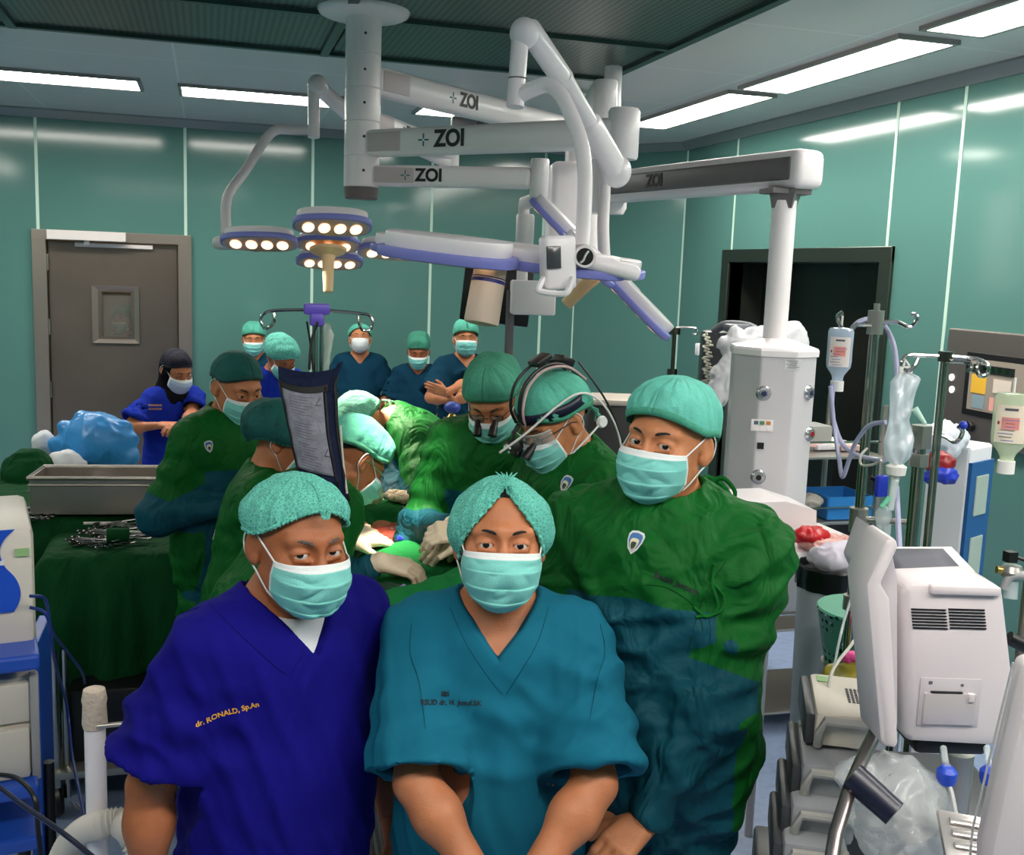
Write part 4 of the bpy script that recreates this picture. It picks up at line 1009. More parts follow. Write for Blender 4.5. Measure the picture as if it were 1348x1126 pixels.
# loupes and spectacles of H
def specs(p, m, lens=True, loupes=False, shield=False):
    hp = p['hp']; b = MB()
    for sg in (-1, 1):
        b.tube([hp((sg*.031+.021*math.cos(a*math.pi/8), -.104+.012*abs(math.cos(a*math.pi/8)), -.004+.015*math.sin(a*math.pi/8))) for a in range(16)], .0014, 6, closed=True)
        b.tube([hp(q) for q in ((sg*.052, -.094, .002), (sg*.074, -.06, .005), (sg*.083, .0, .005), (sg*.086, .02, -.005))], .0016, 6)
    b.tube([hp(q) for q in ((-.010, -.106, .002), (0, -.108, .004), (.010, -.106, .002))], .0014, 6); g = b.build('glasses', m, p['root'], local=True)
    if lens:
        b = MB()
        for sg in (-1, 1): b.lathe([(1e-3, 0), (1, 0)], p['HM'] @ Matrix.Translation((sg*.031, -.103, -.004)) @ Matrix.Rotation(math.pi/2, 4, 'X') @ Matrix.Diagonal((.020, .014, 1, 1)), 16)
        b.build('lens', mat('lens_glass', (200, 220, 220), .05, alpha=.18, coat=.8), g, local=True)
    if loupes:
        for sg in (-1, 1):
            b = MB(); b.tube([hp((sg*.029, -.103, -.010)), hp((sg*.027, -.118, -.016)), hp((sg*.026, -.120, -.017)), hp((sg*.024, -.148, -.030))], [.009, .010, .012, .0135], 16); b.build('loupe', BLKL, g, local=True)
    if shield:
        b = MB(); b.grid(lambda u, v: hp((math.sin((u-.5)*2.3)*.082, -.030-math.cos((u-.5)*2.3)*.085, .020-.055*v)), 16, 4); b.build('eye_shield', mat('shield_clear', (214, 226, 224), .05, alpha=.22, coat=1.), g, local=True, solid=.0015)
        b = MB(); b.tube([hp((math.sin((u/10-.5)*2.3)*.083, -.030-math.cos((u/10-.5)*2.3)*.086, .021)) for u in range(11)], .0022, 6); b.tube([hp((math.sin((u/10-.5)*2.3)*.083, -.030-math.cos((u/10-.5)*2.3)*.086, -.035)) for u in range(11)], .0016, 6); b.build('shield_frame', mat('shield_edge', (200, 204, 200), .2), g, local=True)
    return g
BLKL = mat('plastic_black', (14, 14, 16), .4); specs(PPL['H'], BLKL, True, True); specs(PPL['I'], BLKL, False, True, True); specs(PPL['F'], mat('specs_silver', (170, 170, 172), .2, metal=.9)); specs(PPL['J'], mat('specs_silver', (170, 170, 172), .2, metal=.9), False)
P_ = PPL['I']; hp = P_['hp']; band = mat('band_navy', (16, 16, 46), .4); b = MB()
b.grid(lambda u, v: hp((.0915*math.sin(u*2*math.pi)*(1.02), .014-.111*math.cos(u*2*math.pi), .050-.028*math.cos(u*2*math.pi)*-.4+(.030)*(v-.5))), 48, 2, True); hl = b.build('headlamp_band', band, P_['root'], local=True, solid=.005)
b = MB(); b.tube([hp(q) for q in smooth_path([(.02, -.105, .055), (.02, -.10, .10), (.02, -.055, .150), (.02, .02, .165), (.02, .085, .135), (.02, .125, .07)], 6)], .0055, 8); b.tube([hp(q) for q in smooth_path([(-.02, -.105, .055), (-.02, -.10, .105), (-.02, -.055, .155), (-.02, .02, .170), (-.02, .085, .14), (-.02, .125, .07)], 6)], .0045, 8); b.build('crown_strap', BLKL, hl, local=True)
b = MB(); b.tube([hp(q) for q in smooth_path([(.02, -.105, .050), (.03, -.095, .098), (.03, -.05, .145), (.03, .02, .158), (.03, .09, .125), (.03, .13, .06)], 6)], .004, 8); b.build('strap_liner', mat('liner_rose', (190, 160, 160), .5), hl, local=True)
b = MB(); b.box(P_['HM'] @ Vector((0, .035, .178)), (.05, .055, .018), P_['HM'].to_3x3(), .004); b.box(P_['HM'] @ Vector((0, .105, .135)), (.05, .045, .022), P_['HM'].to_3x3() @ Matrix.Rotation(-.9, 3, 'X'), .004); b.build('battery_box', BLKL, hl, local=True)
b = MB(); b.tube([hp(q) for q in ((0, -.108, .052), (0, -.135, .045), (0, -.150, .020))], .006, 8); b.box(P_['HM'] @ Vector((0, -.155, .012)), (.045, .03, .03), P_['HM'].to_3x3(), .006); lm = b.build('lamp_module', BLKL, hl, local=True)
for q in ((-.012, -.172, .018), (.012, -.172, .018), (0, -.172, .004), (0, -.170, .024)): b = MB(); b.ell(hp(q), (.0055,)*3, n=8); b.build('lens_bead', mat('bead_silver', (220, 220, 220), .15, metal=.8), lm, local=True)
b = MB(); b.tube([hp(q) for q in smooth_path([(.0, -.20, .02), (.05, -.13, .045), (.09, -.03, .075), (.10, .04, .075), (.09, .09, .04), (.07, .13, -.03), (.05, .15, -.12), (.03, .15, -.2)], 6)], .0032, 8); b.build('light_cable', mat('cable_white', (230, 228, 226), .4), hl, local=True)
b = MB(); b.tube([hp(q) for q in smooth_path([(.03, .13, .12), (.06, .14, .02), (.06, .15, -.08), (.03, .16, -.2)], 6)], .003, 8); b.build('power_cable', BLKL, hl, local=True)
b = MB(); b.lathe([(.016, -.006), (.018, 0), (.014, .008)], P_['HM'] @ Matrix.Translation((.078, .095, -.055)) @ Matrix.Rotation(math.pi/2, 4, 'Y')); b.build('mask_toggle', mat('mask_white', (222, 226, 226), .85), P_['root'], local=True)
b = MB(); b.tube([hp(q) for q in smooth_path([(.062, -.045, -.09), (.078, .02, -.07), (.078, .09, -.056)], 5)], .003, 6); b.build('mask_tie', mat('mask_white', (222, 226, 226), .85), P_['root'], local=True)
# knot on B's cap and folded elastic on A's cap
for p, q in ((B_, (0, -.086, .114)), (A_, (-.0, -.10, .075))):
    b = MB(); hp = p['hp']
    for k in range(5): b.tube([hp((q[0]+(k-2)*.002, q[1]-.004, q[2]-.006)), hp((q[0]+(k-2)*.006, q[1]-.006+.004*abs(k-2), q[2]+.012)), hp((q[0]+(k-2)*.010, q[1]+.004, q[2]+.018))], [.0024, .0020, .0006], 6)
    b.build('cap_gather', CAPMAT['cap_teal_%d' % (40 if p is B_ else 45)], p['root'], local=True)
# ============================================================ CEILING PENDANTS AND SURGICAL LAMPS
WHT = mat('lamp_white', (248, 240, 242), .32, coat=.3); WH2 = mat('lamp_white_dull', (226, 220, 222), .4); GRY = mat('lamp_grey', (104, 100, 102), .4); LOGO = mat('logo_black', (14, 12, 14), .5); LTE = mat('logo_teal', (20, 120, 130), .5)
BLU = mat('lamp_blue_rim', (134, 138, 214), .4); BEI = mat('sterile_handle_beige', (240, 204, 160), .45); SCR = mat('screw_dark', (70, 66, 70), .4, metal=.8); BLK = mat('plastic_black', (14, 14, 16), .4); JNT = mat('joint_line', (60, 56, 60), .6)
def beam(mb, a, b, w, h, bev=.012, ext=0):
    a = Vector(a); b = Vector(b); d = b-a; x = d.normalized(); z = Vector((0, 0, 1)); z = (z-x*x.dot(z)).normalized(); y = z.cross(x)
    R = Matrix(((x.x, y.x, z.x), (x.y, y.y, z.y), (x.z, y.z, z.z))); mb.box((a+b)/2, (d.length+ext, w, h), R, bev, 3); return R
def camside(p, x):
    z = Vector((0, 0, 1)); x = Vector(x).normalized(); z = (z-x*x.dot(z)).normalized(); y = z.cross(x)
    if y.dot(Vector((0, 0, CAMZ))-Vector(p)) < 0: y = -y
    if Vector(CM[0]).dot(x) < 0: x = -x
    return x, y
def zoi(p, x, off, size, parent, plus=True):
    x, y = camside(p, x); T = frame(Vector(p)+y*off, x, y)
    text('arm_logo', 'ZOI', size, T, LOGO, parent, bold=size*.035, sx=.95)
    if plus:
        b = MB(); c = -size*1.42
        for (u, v, w, h) in ((0, .17, .07, .22), (0, -.17, .07, .22), (.17, 0, .22, .07), (-.17, 0, .22, .07)):
            q = T @ Vector((c+u*size, v*size, 0)); b.box(q, (w*size, h*size, .002), T.to_3x3())
        b.build('logo_cross', LTE, parent, smooth=False)
CXY = Vector((0.615, 4.5, 0)); DC = float(CM[2] @ np.array([CXY.x, CXY.y, .6]))
def colz(py):   # height on the column seen at image row py
    lo, hi = 1.0, 3.2
    for _ in range(40):
        m = (lo+hi)/2; q = CM @ np.array([CXY.x, CXY.y, m-CAMZ]); y = 563+F_PX*q[1]/q[2]
        if y > py: lo = m
        else: hi = m
    return m
pc = thing('surgical_light_column', 'white segmented ceiling column carrying all the logo-marked surgical lamp arms', 'lamp column', (CXY.x, CXY.y, 3.04))
b = MB(); b.lathe([(.185, 3.045), (.188, 3.03), (.180, 3.015), (.16, 3.006), (.072, 3.0)][::-1], Matrix.Translation(CXY)); b.build('ceiling_cover', WHT, pc)
zs = [3.01]+[colz(v) for v in ( 73, 117, 161, 206, 247)]; rr = .073
for i in range(5): MB().lathe([(rr-.003, zs[i+1]), (rr, zs[i+1]+.003), (rr, zs[i]-.003), (rr-.003, zs[i])], Matrix.Translation(CXY)).build('column_segment', WHT, pc)
zb = colz(261); MB().lathe([(.062, zb-.004), (.068, zb), (.072, zs[5])], Matrix.Translation(CXY)).build('column_end_cap', mat('end_cap_grey', (110, 100, 98), .5), pc)
for v in (48, 95, 138, 182, 226):
    z = colz(v); dv = Vector((-CXY.x, -CXY.y, 0)).normalized(); p = CXY+Vector((0, 0, z))+dv*rr*.98+Vector((.008, 0, 0)); MB().ell(p, (.006, .006, .006), n=8).build('screw', SCR, pc)
def arm(z, end, w, h, txt_t, size, hub=None, ends='white', plus=True, m=WHT, name='lamp_arm'):
    a = CXY+Vector((0, 0, z)); e = Vector((end.x, end.y, z)); d = (e-a).normalized(); b = MB(); beam(b, a+d*.05, e, w, h, .022); o = b.build(name, m, pc)
    b = MB(); beam(b, a+d*.07, a+d*.24, w+.004, h*.72, .004); b.build('arm_end_plate', mat('plate_pinkish', (206, 190, 192), .4), o)
    p = a+(e-a)*txt_t; zoi(p, d, w/2+.002, size, o, plus); return a, e, d
# front big arm
e3 = at(820, 188, 3.75); e3.z = colz(190)
a3, e3, d3 = arm(e3.z, e3, .10, .105, .40, .088)
b = MB(); b.lathe([(.052, -.09), (.056, -.08), (.056, .075), (.05, .085)], Matrix.Translation(e3)); b.build('arm_hub', WHT, pc)
# lower arm with logo
e4 = at(700, 247, 4.25); e4.z = colz(231); a4, e4, d4 = arm(e4.z, e4, .085, .085, .42, .070)
b = MB(); b.lathe([(.034, -.075), (.038, -.07), (.038, .07), (.034, .078)], Matrix.Translation(e4+d4*.03)); b.build('arm_hub', WHT, pc)
# upper arm running back right
e1 = at(790, 163, 5.9); e1.z = colz(103); a1, e1, d1 = arm(e1.z, e1, .10, .115, .34, .085)
b = MB(); b.lathe([(.06, -.12), (.065, -.11), (.065, .10), (.055, .12)], Matrix.Translation(e1)); b.build('arm_hub', WHT, pc)
# second arm running back
e2 = at(592, 212, 5.4); e2.z = colz(150)-.02; a2, e2, d2 = arm(e2.z, e2, .085, .09, .40, .062)
b = MB(); b.lathe([(.045, -.09), (.048, -.08), (.048, .05), (.04, .06)], Matrix.Translation(e2)); b.build('arm_hub', WHT, pc)

def petal(parent, c, ex, n, L, W, T_, lens=4, top=WHT, rim=BLU, lit=2.2):
    """flat lobed lamp panel: c centre, ex long axis, n direction the light shines"""
    n = Vector(n).normalized(); T = frame(c, ex, -n)
    out = []
    for k in range(40):
        a = 2*math.pi*k/40; p = 3.0; u, v = math.cos(a), math.sin(a); r = (abs(u)**p+abs(v)**p)**(-1/p); sh = 1-.16*max(0, -u)
        out.append((u*r*L/2, v*r*W/2*sh))
    b = MB(); b.prism([(x*.90, y*.86) for x, y in out], T_*.62, T @ Matrix.Translation((0, 0, T_*.38)), .006); o = b.build('lamp_panel', top, parent)
    b = MB(); b.prism(out, T_*.42, T, .004); b.build('blue_rim', rim, o)
    b = MB(); b.prism([(x*.93, y*.90) for x, y in out], .003, T @ Matrix.Translation((0, 0, -.002))); b.build('lens_plate', mat('lens_plate', (196, 160, 130), .25), o)
    for i in range(lens):
        u = ((i+.5)/lens-.5)*L*.80
        q = T @ Matrix.Translation((u, 0, -.004)); b = MB(); b.lathe([(1e-3, -.003), (.6, -.0025), (.9, -.0015), (1, 0)], q @ Matrix.Diagonal((L*.075, W*.27, 1, 1)), 20); b.build('led_lens', mat('led_lens_%d' % int(lit*10), (255, 214, 170), .3, emit=lit), o)
    return o
def tubepart(pts, r, name, m, parent, n=16, sm=6, sq=None):
    b = MB(); b.tube(smooth_path(pts, sm), r, n, sq=sq); return b.build(name, m, parent)
# ---- lamp on the left
cA = at(432, 328, 4.25)
LA = thing('surgical_lamp', 'left surgical lamp, its lit lenses facing the photographer, short beige handle', 'surgical lamp', cA, 0, 'surgical lamps over the table')
nA = Vector((-.02, -.30, -1)).normalized(); exA = Vector((.95, 0, .13)); exA = (exA-nA*exA.dot(nA)).normalized(); eyA = nA.cross(exA)
pt = lambda u, v, w=0: cA+exA*u+eyA*v-nA*w
sgn = 1 if eyA.y < 0 else -1     # towards the camera
petal(LA, pt(-.27, .02*sgn, .0), exA*1+eyA*.05, nA, .30, .20, .05)
petal(LA, pt(.0, .235*sgn, .01), exA, nA, .30, .21, .055)
petal(LA, pt(.02, -.20*sgn, .0), exA, nA, .28, .19, .05)
petal(LA, pt(.27, -.02*sgn, .0), exA, nA, .30, .20, .05)
petal(LA, pt(.0, .0, .012), exA, nA, .26, .19, .04, lens=3)
b = MB(); b.lathe([(.075, .0), (.07, .012), (.03, .03), (.024, .05), (.020, .17), (.017, .178)], frame(cA+nA*.0, exA, nA)); b.build('sterile_handle', BEI, LA)
k0 = at(425, 108, 4.75); 
kA = at(413, 118, 4.62)
tubepart([kA, at(413, 181, 4.62)], .026, 'hanging_tube', WHT, LA, sm=1)
b = MB(); beam(b, at(416, 112, 4.62), at(470, 160, 4.95), .055, .075, .03); beam(b, at(470, 160, 4.95), e2+Vector((0, -.02, -.07)), .05, .06, .025); b.build('spring_arm', WHT, LA)
b = MB(); b.ell(at(418, 112, 4.62), (.045, .045, .045)); b.build('knuckle', WHT, LA)
tubepart([at(412, 171, 4.62), at(385, 171, 4.62), at(362, 172, 4.6), at(345, 190, 4.57), at(325, 222, 4.5), at(303, 252, 4.4), at(298, 268, 4.38), at(297, 285, 4.36), at(298, 308, 4.34)], .021, 'yoke_tube', WH2, LA)
b = MB(); beam(b, at(283, 320, 4.34), at(338, 319, 4.3), .085, .055, .025); beam(b, at(340, 320, 4.3), at(400, 318, 4.25), .05, .04, .018); b.build('yoke_bracket', WH2, LA)
b = MB(); b.lathe([(.036, 0), (.036, .012), (.030, .016)], frame(at(336, 320, 4.24), Vector((1, 0, 0)), Vector((.3, -1, 0)))); b.build('pivot_cap', mat('end_cap_grey', (110, 100, 98), .5), LA)
b = MB(); b.box(at(318, 306, 4.34), (.10, .05, .02), None, .006); b.build('bracket_lid', WH2, LA)
# ---- near lamp in the middle
LB = thing('surgical_lamp', 'nearest surgical lamp seen edge-on with control screen and big beige camera handle', 'surgical lamp', at(655, 345, 3.1), 0, 'surgical lamps over the table')
p0 = at(485, 328, 3.2); p1 = at(845, 372, 3.0); exB = (p1-p0).normalized(); nB = Vector((-.06, .13, -1)); nB = (nB-exB*nB.dot(exB)).normalized(); eyB = nB.cross(exB); sg = 1 if eyB.y < 0 else -1
c0 = (p0+p1)/2
pb = lambda u, v, w=0: c0+exB*u+eyB*v*sg-nB*w
petal(LB, pb(-.10, .20, .012), exB, nB, .40, .21, .070, lit=1.0)
petal(LB, pb(-.28, -.02, .0), exB, nB, .26, .20, .055, lit=1.0)
petal(LB, pb(-.08, -.22, .0), exB, nB, .34, .2, .05, lit=1.0)
petal(LB, pb(.16, .05, .005), exB, nB, .44, .20, .060, lit=1.0)
petal(LB, pb(.27, -.10, .0), exB, nB, .28, .2, .05, lit=1.0)
ha = at(646, 352, 2.93); hb = at(633, 428, 2.93); hx = (hb-ha).normalized()
b = MB(); b.lathe([(.046, 0), (.046, .03), (.047, .034), (.049, .15), (.047, .158), (.030, .162)], frame(ha, Vector((1, 0, 0)), hx)); hc_ = b.build('camera_handle', mat('camera_handle_beige', (226, 200, 180), .45), LB)
b = MB(); b.lathe([(.0475, .036), (.0475, .046)], frame(ha, Vector((1, 0, 0)), hx)); b.lathe([(.0475, .030), (.0475, .033)], frame(ha, Vector((1, 0, 0)), hx)); b.build('handle_ring', mat('ring_blue', (40, 40, 130), .4), hc_)
b = MB(); b.box(at(734, 346, 2.86), (.095, .05, .145), Matrix.Rotation(rad(-4), 3, 'Y') @ Matrix.Rotation(rad(8), 3, 'Z'), .012, 3); cpn = b.build('control_box', WHT, LB)
b = MB(); b.box(at(729, 339, 2.818), (.043, .004, .060), Matrix.Rotation(rad(-4), 3, 'Y') @ Matrix.Rotation(rad(8), 3, 'Z'), .002); b.build('control_screen', mat('screen_grey', (70, 70, 74), .15), cpn)
b = MB(); b.tube(smooth_path([at(716, 366, 2.84), at(709, 379, 2.83), at(712, 384, 2.83), at(738, 387, 2.83), at(748, 383, 2.83), at(754, 366, 2.84)], 4), .009, 8); b.build('control_handle', WHT, cpn)
b = MB(); beam(b, at(768, 343, 2.9), at(842, 362, 2.92), .055, .042, .018); b.build('yoke_bracket', WHT, LB)
T = frame(at(770, 338, 2.86), CM[0], Vector(-ray(770, 338)))
b = MB(); b.lathe([(.030, -.05), (.031, 0), (.029, .004), (.024, .004)], T); b.build('pivot_housing', WHT, LB)
b = MB(); b.lathe([(.023, .0), (.023, .005)], T); pv = b.build('pivot_opening', BLK, LB)
b = MB(); b.tube([T @ Vector(p) for p in smooth_path([(-.012, -.016, .008), (-.004, -.010, .009), (.002, .004, .009), (.010, .015, .008)], 4)], .003, 6); b.build('cable', mat('cable_white', (230, 228, 226), .4), pv)
kB = e3+Vector((0, 0, -.10))
tubepart([at(685, 48, 3.05), at(678, 141, 3.05)], .0255, 'hanging_tube', WHT, LB, 20, 1)
b = MB(); b.lathe([(.027, 0), (.027, .003)], Matrix.Translation(at(681, 104, 3.05))); b.build('tube_joint', JNT, LB)
sa, sb = at(704, 38, 3.05), at(812, 226, 3.62)
b = MB(); b.ell(at(690, 44, 3.05), (.042, .042, .045)); beam(b, at(692, 32, 3.05), sa+(sb-sa)*.36, .06, .075, .03); beam(b, sa+(sb-sa)*.62, sb, .07, .085, .03, .04); b.tube([sa+(sb-sa)*.3, sa+(sb-sa)*.8], .030, 16); b.ell(sb, (.05, .05, .055)); b.build('spring_arm', WHT, LB)
tubepart([at(675, 130, 3.05), at(700, 118, 3.03), at(722, 112, 3.0), at(738, 124, 2.98), at(752, 152, 2.96), at(764, 185, 2.94), at(770, 225, 2.93), at(769, 280, 2.92), at(766, 325, 2.90)], .023, 'yoke_tube', WHT, LB, 18, sq=.8)
# ---- third lamp, tilted
LC = thing('surgical_lamp', 'surgical lamp tipped on edge behind the nearest one, small orange-lit handle', 'surgical lamp', at(788, 357, 3.7), 0, 'surgical lamps over the table')
q0 = at(700, 268, 3.75); q1 = at(878, 452, 3.6); exC = (q1-q0).normalized(); nC = at(752, 410, 3.65)-at(775, 375, 3.65); nC = (nC.normalized()+Vector((.05, .16, 0))); nC = (nC-exC*nC.dot(exC)).normalized()
cC = (q0+q1)/2; petal(LC, cC+exC*-.235-nC*.0, exC, nC, .24, .2, .05, lit=.8); petal(LC, cC+exC*.19, exC, nC, .30, .22, .055, lit=.8); petal(LC, cC+nC.cross(exC)*.2, exC, nC, .24, .2, .05, lit=.8); petal(LC, cC-nC.cross(exC)*.2, exC, nC, .24, .2, .05, lit=.8); petal(LC, cC, exC, nC, .2, .2, .05, lit=.8)
b = MB(); b.lathe([(.03, .02), (.026, .05), (.022, .155), (.019, .16)], frame(cC+nC*.0, exC, nC)); b.build('sterile_handle', BEI, LC)
tubepart([at(797, 120, 3.95), at(797, 180, 3.95), at(796, 250, 3.9), at(794, 300, 3.85), at(796, 345, 3.8)], .022, 'yoke_tube', WH2, LC)
b = MB(); b.lathe([(.04, -.11), (.045, -.1), (.045, .05), (.042, .06)], Matrix.Translation(at(797, 128, 3.95))); beam(b, at(790, 115, 3.95), at(770, 150, 4.3), .05, .08, .025); b.build('spring_arm', WHT, LC)
# lights of the three lamps, inside their heads and pointing at the field
def spot(parent, p, to, w, ang, name, col=(1, .86, .68), r=.12):
    ld = bpy.data.lights.new(name, 'SPOT'); ld.energy = w; ld.spot_size = rad(ang); ld.spot_blend = .6; ld.shadow_soft_size = r; ld.color = col
    o = bpy.data.objects.new(name, ld); COL.objects.link(o); o.parent = parent
    M = Matrix.Translation(Vector(p)) @ (Vector(to)-Vector(p)).to_track_quat('-Z', 'Y').to_matrix().to_4x4(); o.matrix_local = root_inv(parent) @ M
FIELD = at(505, 690, 3.55)
spot(LA, cA+nA*.08, at(548, 610, 4.15), SURG_W*5, 34, 'lamp_beam')
spot(LB, c0+nB*.10+exB*-.25, at(512, 712, 3.35), SURG_W*4, 24, 'lamp_beam')
# ---- monitor arm and monitor behind
MN = thing('wall_monitor', 'black monitor tilted on a grey ceiling arm behind the beige camera handle', 'monitor', at(655, 400, 5.4))
b = MB(); a = at(612, 352, 5.5); c = at(697, 430, 5.5); b.box(at(654, 388, 5.5), (.36, .05, .30), Matrix.Rotation(rad(5), 3, 'Y') @ Matrix.Rotation(rad(-14), 3, 'Z'), .01); b.build('monitor_housing', BLK, MN)
b = MB(); b.box(at(701, 392, 5.3), (.22, .16, .17), Matrix.Rotation(rad(-12), 3, 'Z'), .012); b.build('control_housing', WH2, MN)
tubepart([at(690, 268, 5.3), at(687, 375, 5.3)], .028, 'drop_tube', WH2, MN, sm=1); b = MB(); b.lathe([(.04, -.03), (.046, -.02), (.046, .17), (.04, .18)], Matrix.Translation(at(690, 330, 5.3))); b.build('tube_sleeve', WH2, MN)
b = MB(); beam(b, at(690, 268, 5.3), at(708, 262, 4.9), .06, .06, .02); beam(b, at(708, 262, 4.9), at(708, 262, 4.27), .05, .05, .02); b.build('link_arm', WH2, MN)
b = MB(); b.bx(-.02, .02, -.02, .02, -.35, .0); b2 = MB(); p = at(672, 398, 5.35); b2.box(p+Vector((0, 0, -.12)), (.04, .03, .36), None, .004); b2.build('post', GRY, MN)
# ---- far pendant: grey arm and white service head
FP = thing('ceiling_pendant', 'tall white ceiling service box hanging behind the lamp arms', 'ceiling pendant', at(757, 290, 6.2))
pf = at(757, 215, 6.2); pb_ = at(757, 372, 6.2)
b = MB(); b.box(((pf.x), pf.y, (pf.z+pb_.z)/2), (.31, .26, pf.z-pb_.z), Matrix.Rotation(rad(-12), 3, 'Z'), .05, 4); b.build('service_box', WHT, FP)
b = MB(); b.cyl((pf.x, pf.y, pf.z-.02), (pf.x, pf.y, 3.04), .06); b.build('drop_column', WHT, FP)
g0, g1 = at(598, 163, 6.6), at(742, 172, 6.2); b = MB(); beam(b, g0, Vector((pf.x, pf.y, g1.z)), .12, .10, .03); gb = b.build('pendant_arm', WHT, FP)
x, y = camside(g0, g1-g0); b = MB(); beam(b, g0+y*.005+(g1-g0)*.03, g0+(g1-g0)*.97+y*.005, .12, .075, .01); b.build('grey_cover', mat('cover_dark_grey', (78, 76, 80), .4), gb); zoi(g0+(g1-g0)*.33, g1-g0, .068, .075, gb, False)
# ---- right pendant with grey arm and tower
RP = thing('ceiling_pendant', 'white pendant with long grey-sided arm and eight-sided gas outlet tower', 'ceiling pendant', at(1027, 560, 4.2))
r0, r1 = at(800, 248, 5.35), at(1064, 222, 4.12); r1.z = r0.z = (r0.z+r1.z)/2
b = MB(); beam(b, r0, r1, .15, .15, .035, .05); ra = b.build('pendant_arm', WHT, RP)
x, y = camside(r0, r1-r0); b = MB(); beam(b, r0+y*.006, r1+y*.006-(r1-r0)*.012, .15, .090, .01); b.build('grey_cover', mat('cover_grey', (112, 106, 108), .4), ra); zoi(r0+(r1-r0)*.36, r1-r0, .083, .078, ra, False)
b = MB(); b.lathe([(.085, -.13), (.10, -.10), (.10, .12), (.085, .14)], Matrix.Translation(r0)); b.cyl(r0+Vector((0, 0, .1)), (r0.x, r0.y, 3.04), .045); b.build('ceiling_joint', WHT, RP)
t1 = at(1033, 262, 4.2); tx, ty = t1.x, t1.y; zt = at(1029, 447, 4.25).z; zbot = .93
TT = Matrix.Translation((tx, ty, 0))
b = MB(); b.prism([(-.085, -.055), (.085, -.055), (.085, .055), (-.085, .055)], .02, Matrix.Translation((tx, ty, r1.z-.075-.02))); b.lathe([(.056, r1.z-.15), (.075, r1.z-.075)], TT, 4); b.build('tube_collar', mat('cover_grey', (112, 106, 108), .4), RP)
MB().lathe([(.048, zt), (.048, r1.z-.12)], TT).build('drop_tube', WHT, RP)
def octa(r, ch=.42): 
    return [(r*math.cos(a+math.pi/8)*1.0, r*math.sin(a+math.pi/8)*1.0) for a in [k*math.pi/4 for k in range(8)]]
TS = MB().prism(octa(.175), zt-.06-zbot, Matrix.Translation((tx, ty, zbot)) @ Matrix.Rotation(rad(-22), 4, 'Z'), .006).build('tower_body', mat('tower_white', (206, 202, 206), .35, coat=.2), RP, smooth=False)
b = MB(); R8 = Matrix.Translation((tx, ty, 0)) @ Matrix.Rotation(rad(-22+22.5), 4, 'Z'); b.lathe([(.182, zt-.062), (.184, zt-.04), (.178, zt-.03), (.07, zt), (.05, zt+.004)], R8, 8); b.build('tower_lid', WHT, RP, smooth=False)
def on_tower(px, py, off=0.):
    dg = TS.data; bv = BVHTree.FromPolygons([v.co for v in dg.vertices], [tuple(p.vertices) for p in dg.polygons]); Mi = root_inv(RP)
    h, n, *_ = bv.ray_cast(Mi @ Vector((0, 0, CAMZ)), Mi.to_3x3() @ Vector(ray(px, py))); 
    return (Mi.inverted() @ h, n) if h is not None else None
for px, py, col in ((1005, 518, 'b'), (1064, 517, 'b'), (1065, 571, 'r'), (998, 628, 'k'), (1065, 627, 'b')):
    h = on_tower(px, py)
    if h is None: continue
    T = frame(h[0], Vector((0, 0, 1)), h[1]); b = MB(); b.lathe([(.030, -.002), (.030, .003), (.024, .008), (.022, .014), (.012, .016)], T); o = b.build('gas_outlet', mat('outlet_silver', (190, 190, 194), .25, metal=.8), RP)
    b = MB(); b.lathe([(.011, .015), (.011, .018)], T); b.build('outlet_core', mat('outlet_'+col, dict(b=(40, 50, 90), r=(150, 30, 30), k=(16, 16, 16))[col], .4), o)
h = on_tower(1003, 560)
if h: 
    T = frame(h[0], Vector((0, 0, 1)).cross(h[1]), h[1]); b = MB(); b.box(T @ Vector((0, 0, .002)), (.085, .046, .004), T.to_3x3()); o = b.build('socket_plate', WHT, RP, smooth=False)
    for i, c in enumerate(((70, 90, 110), (90, 130, 80), (200, 120, 50))):
        b = MB(); b.box(T @ Vector((-.024+i*.024, .010, .006)), (.016, .014, .004), T.to_3x3()); b.build('socket', mat('socket_%d' % i, c, .5), o, smooth=False)
        b = MB(); b.box(T @ Vector((-.024+i*.024, -.012, .006)), (.014, .012, .004), T.to_3x3()); b.build('socket', WHT, o, smooth=False)
h = on_tower(1001, 587)
if h: T = frame(h[0], Vector((0, 0, 1)).cross(h[1]), h[1]); b = MB(); b.box(T @ Vector((0, 0, .002)), (.026, .026, .004), T.to_3x3()); b.build('black_plug', BLK, RP, smooth=False)
h = on_tower(1044, 480)
if h: T = frame(h[0], Vector((0, 0, 1)).cross(h[1]), h[1]); b = MB(); b.box(T @ Vector((0, 0, .001)), (.064, .040, .002), T.to_3x3()); lb = b.build('rating_label', mat('label_paper', (224, 224, 226), .6), RP, smooth=False)
if h:
    b = MB(); [b.box(T @ Vector((-.006+(i % 3)*.004, .015-i*.005, .0025)), (.045-(i*7 % 5)*.004, .0014, .001), T.to_3x3()) for i in range(7)]; b.build('label_print', LOGO, lb, smooth=False)
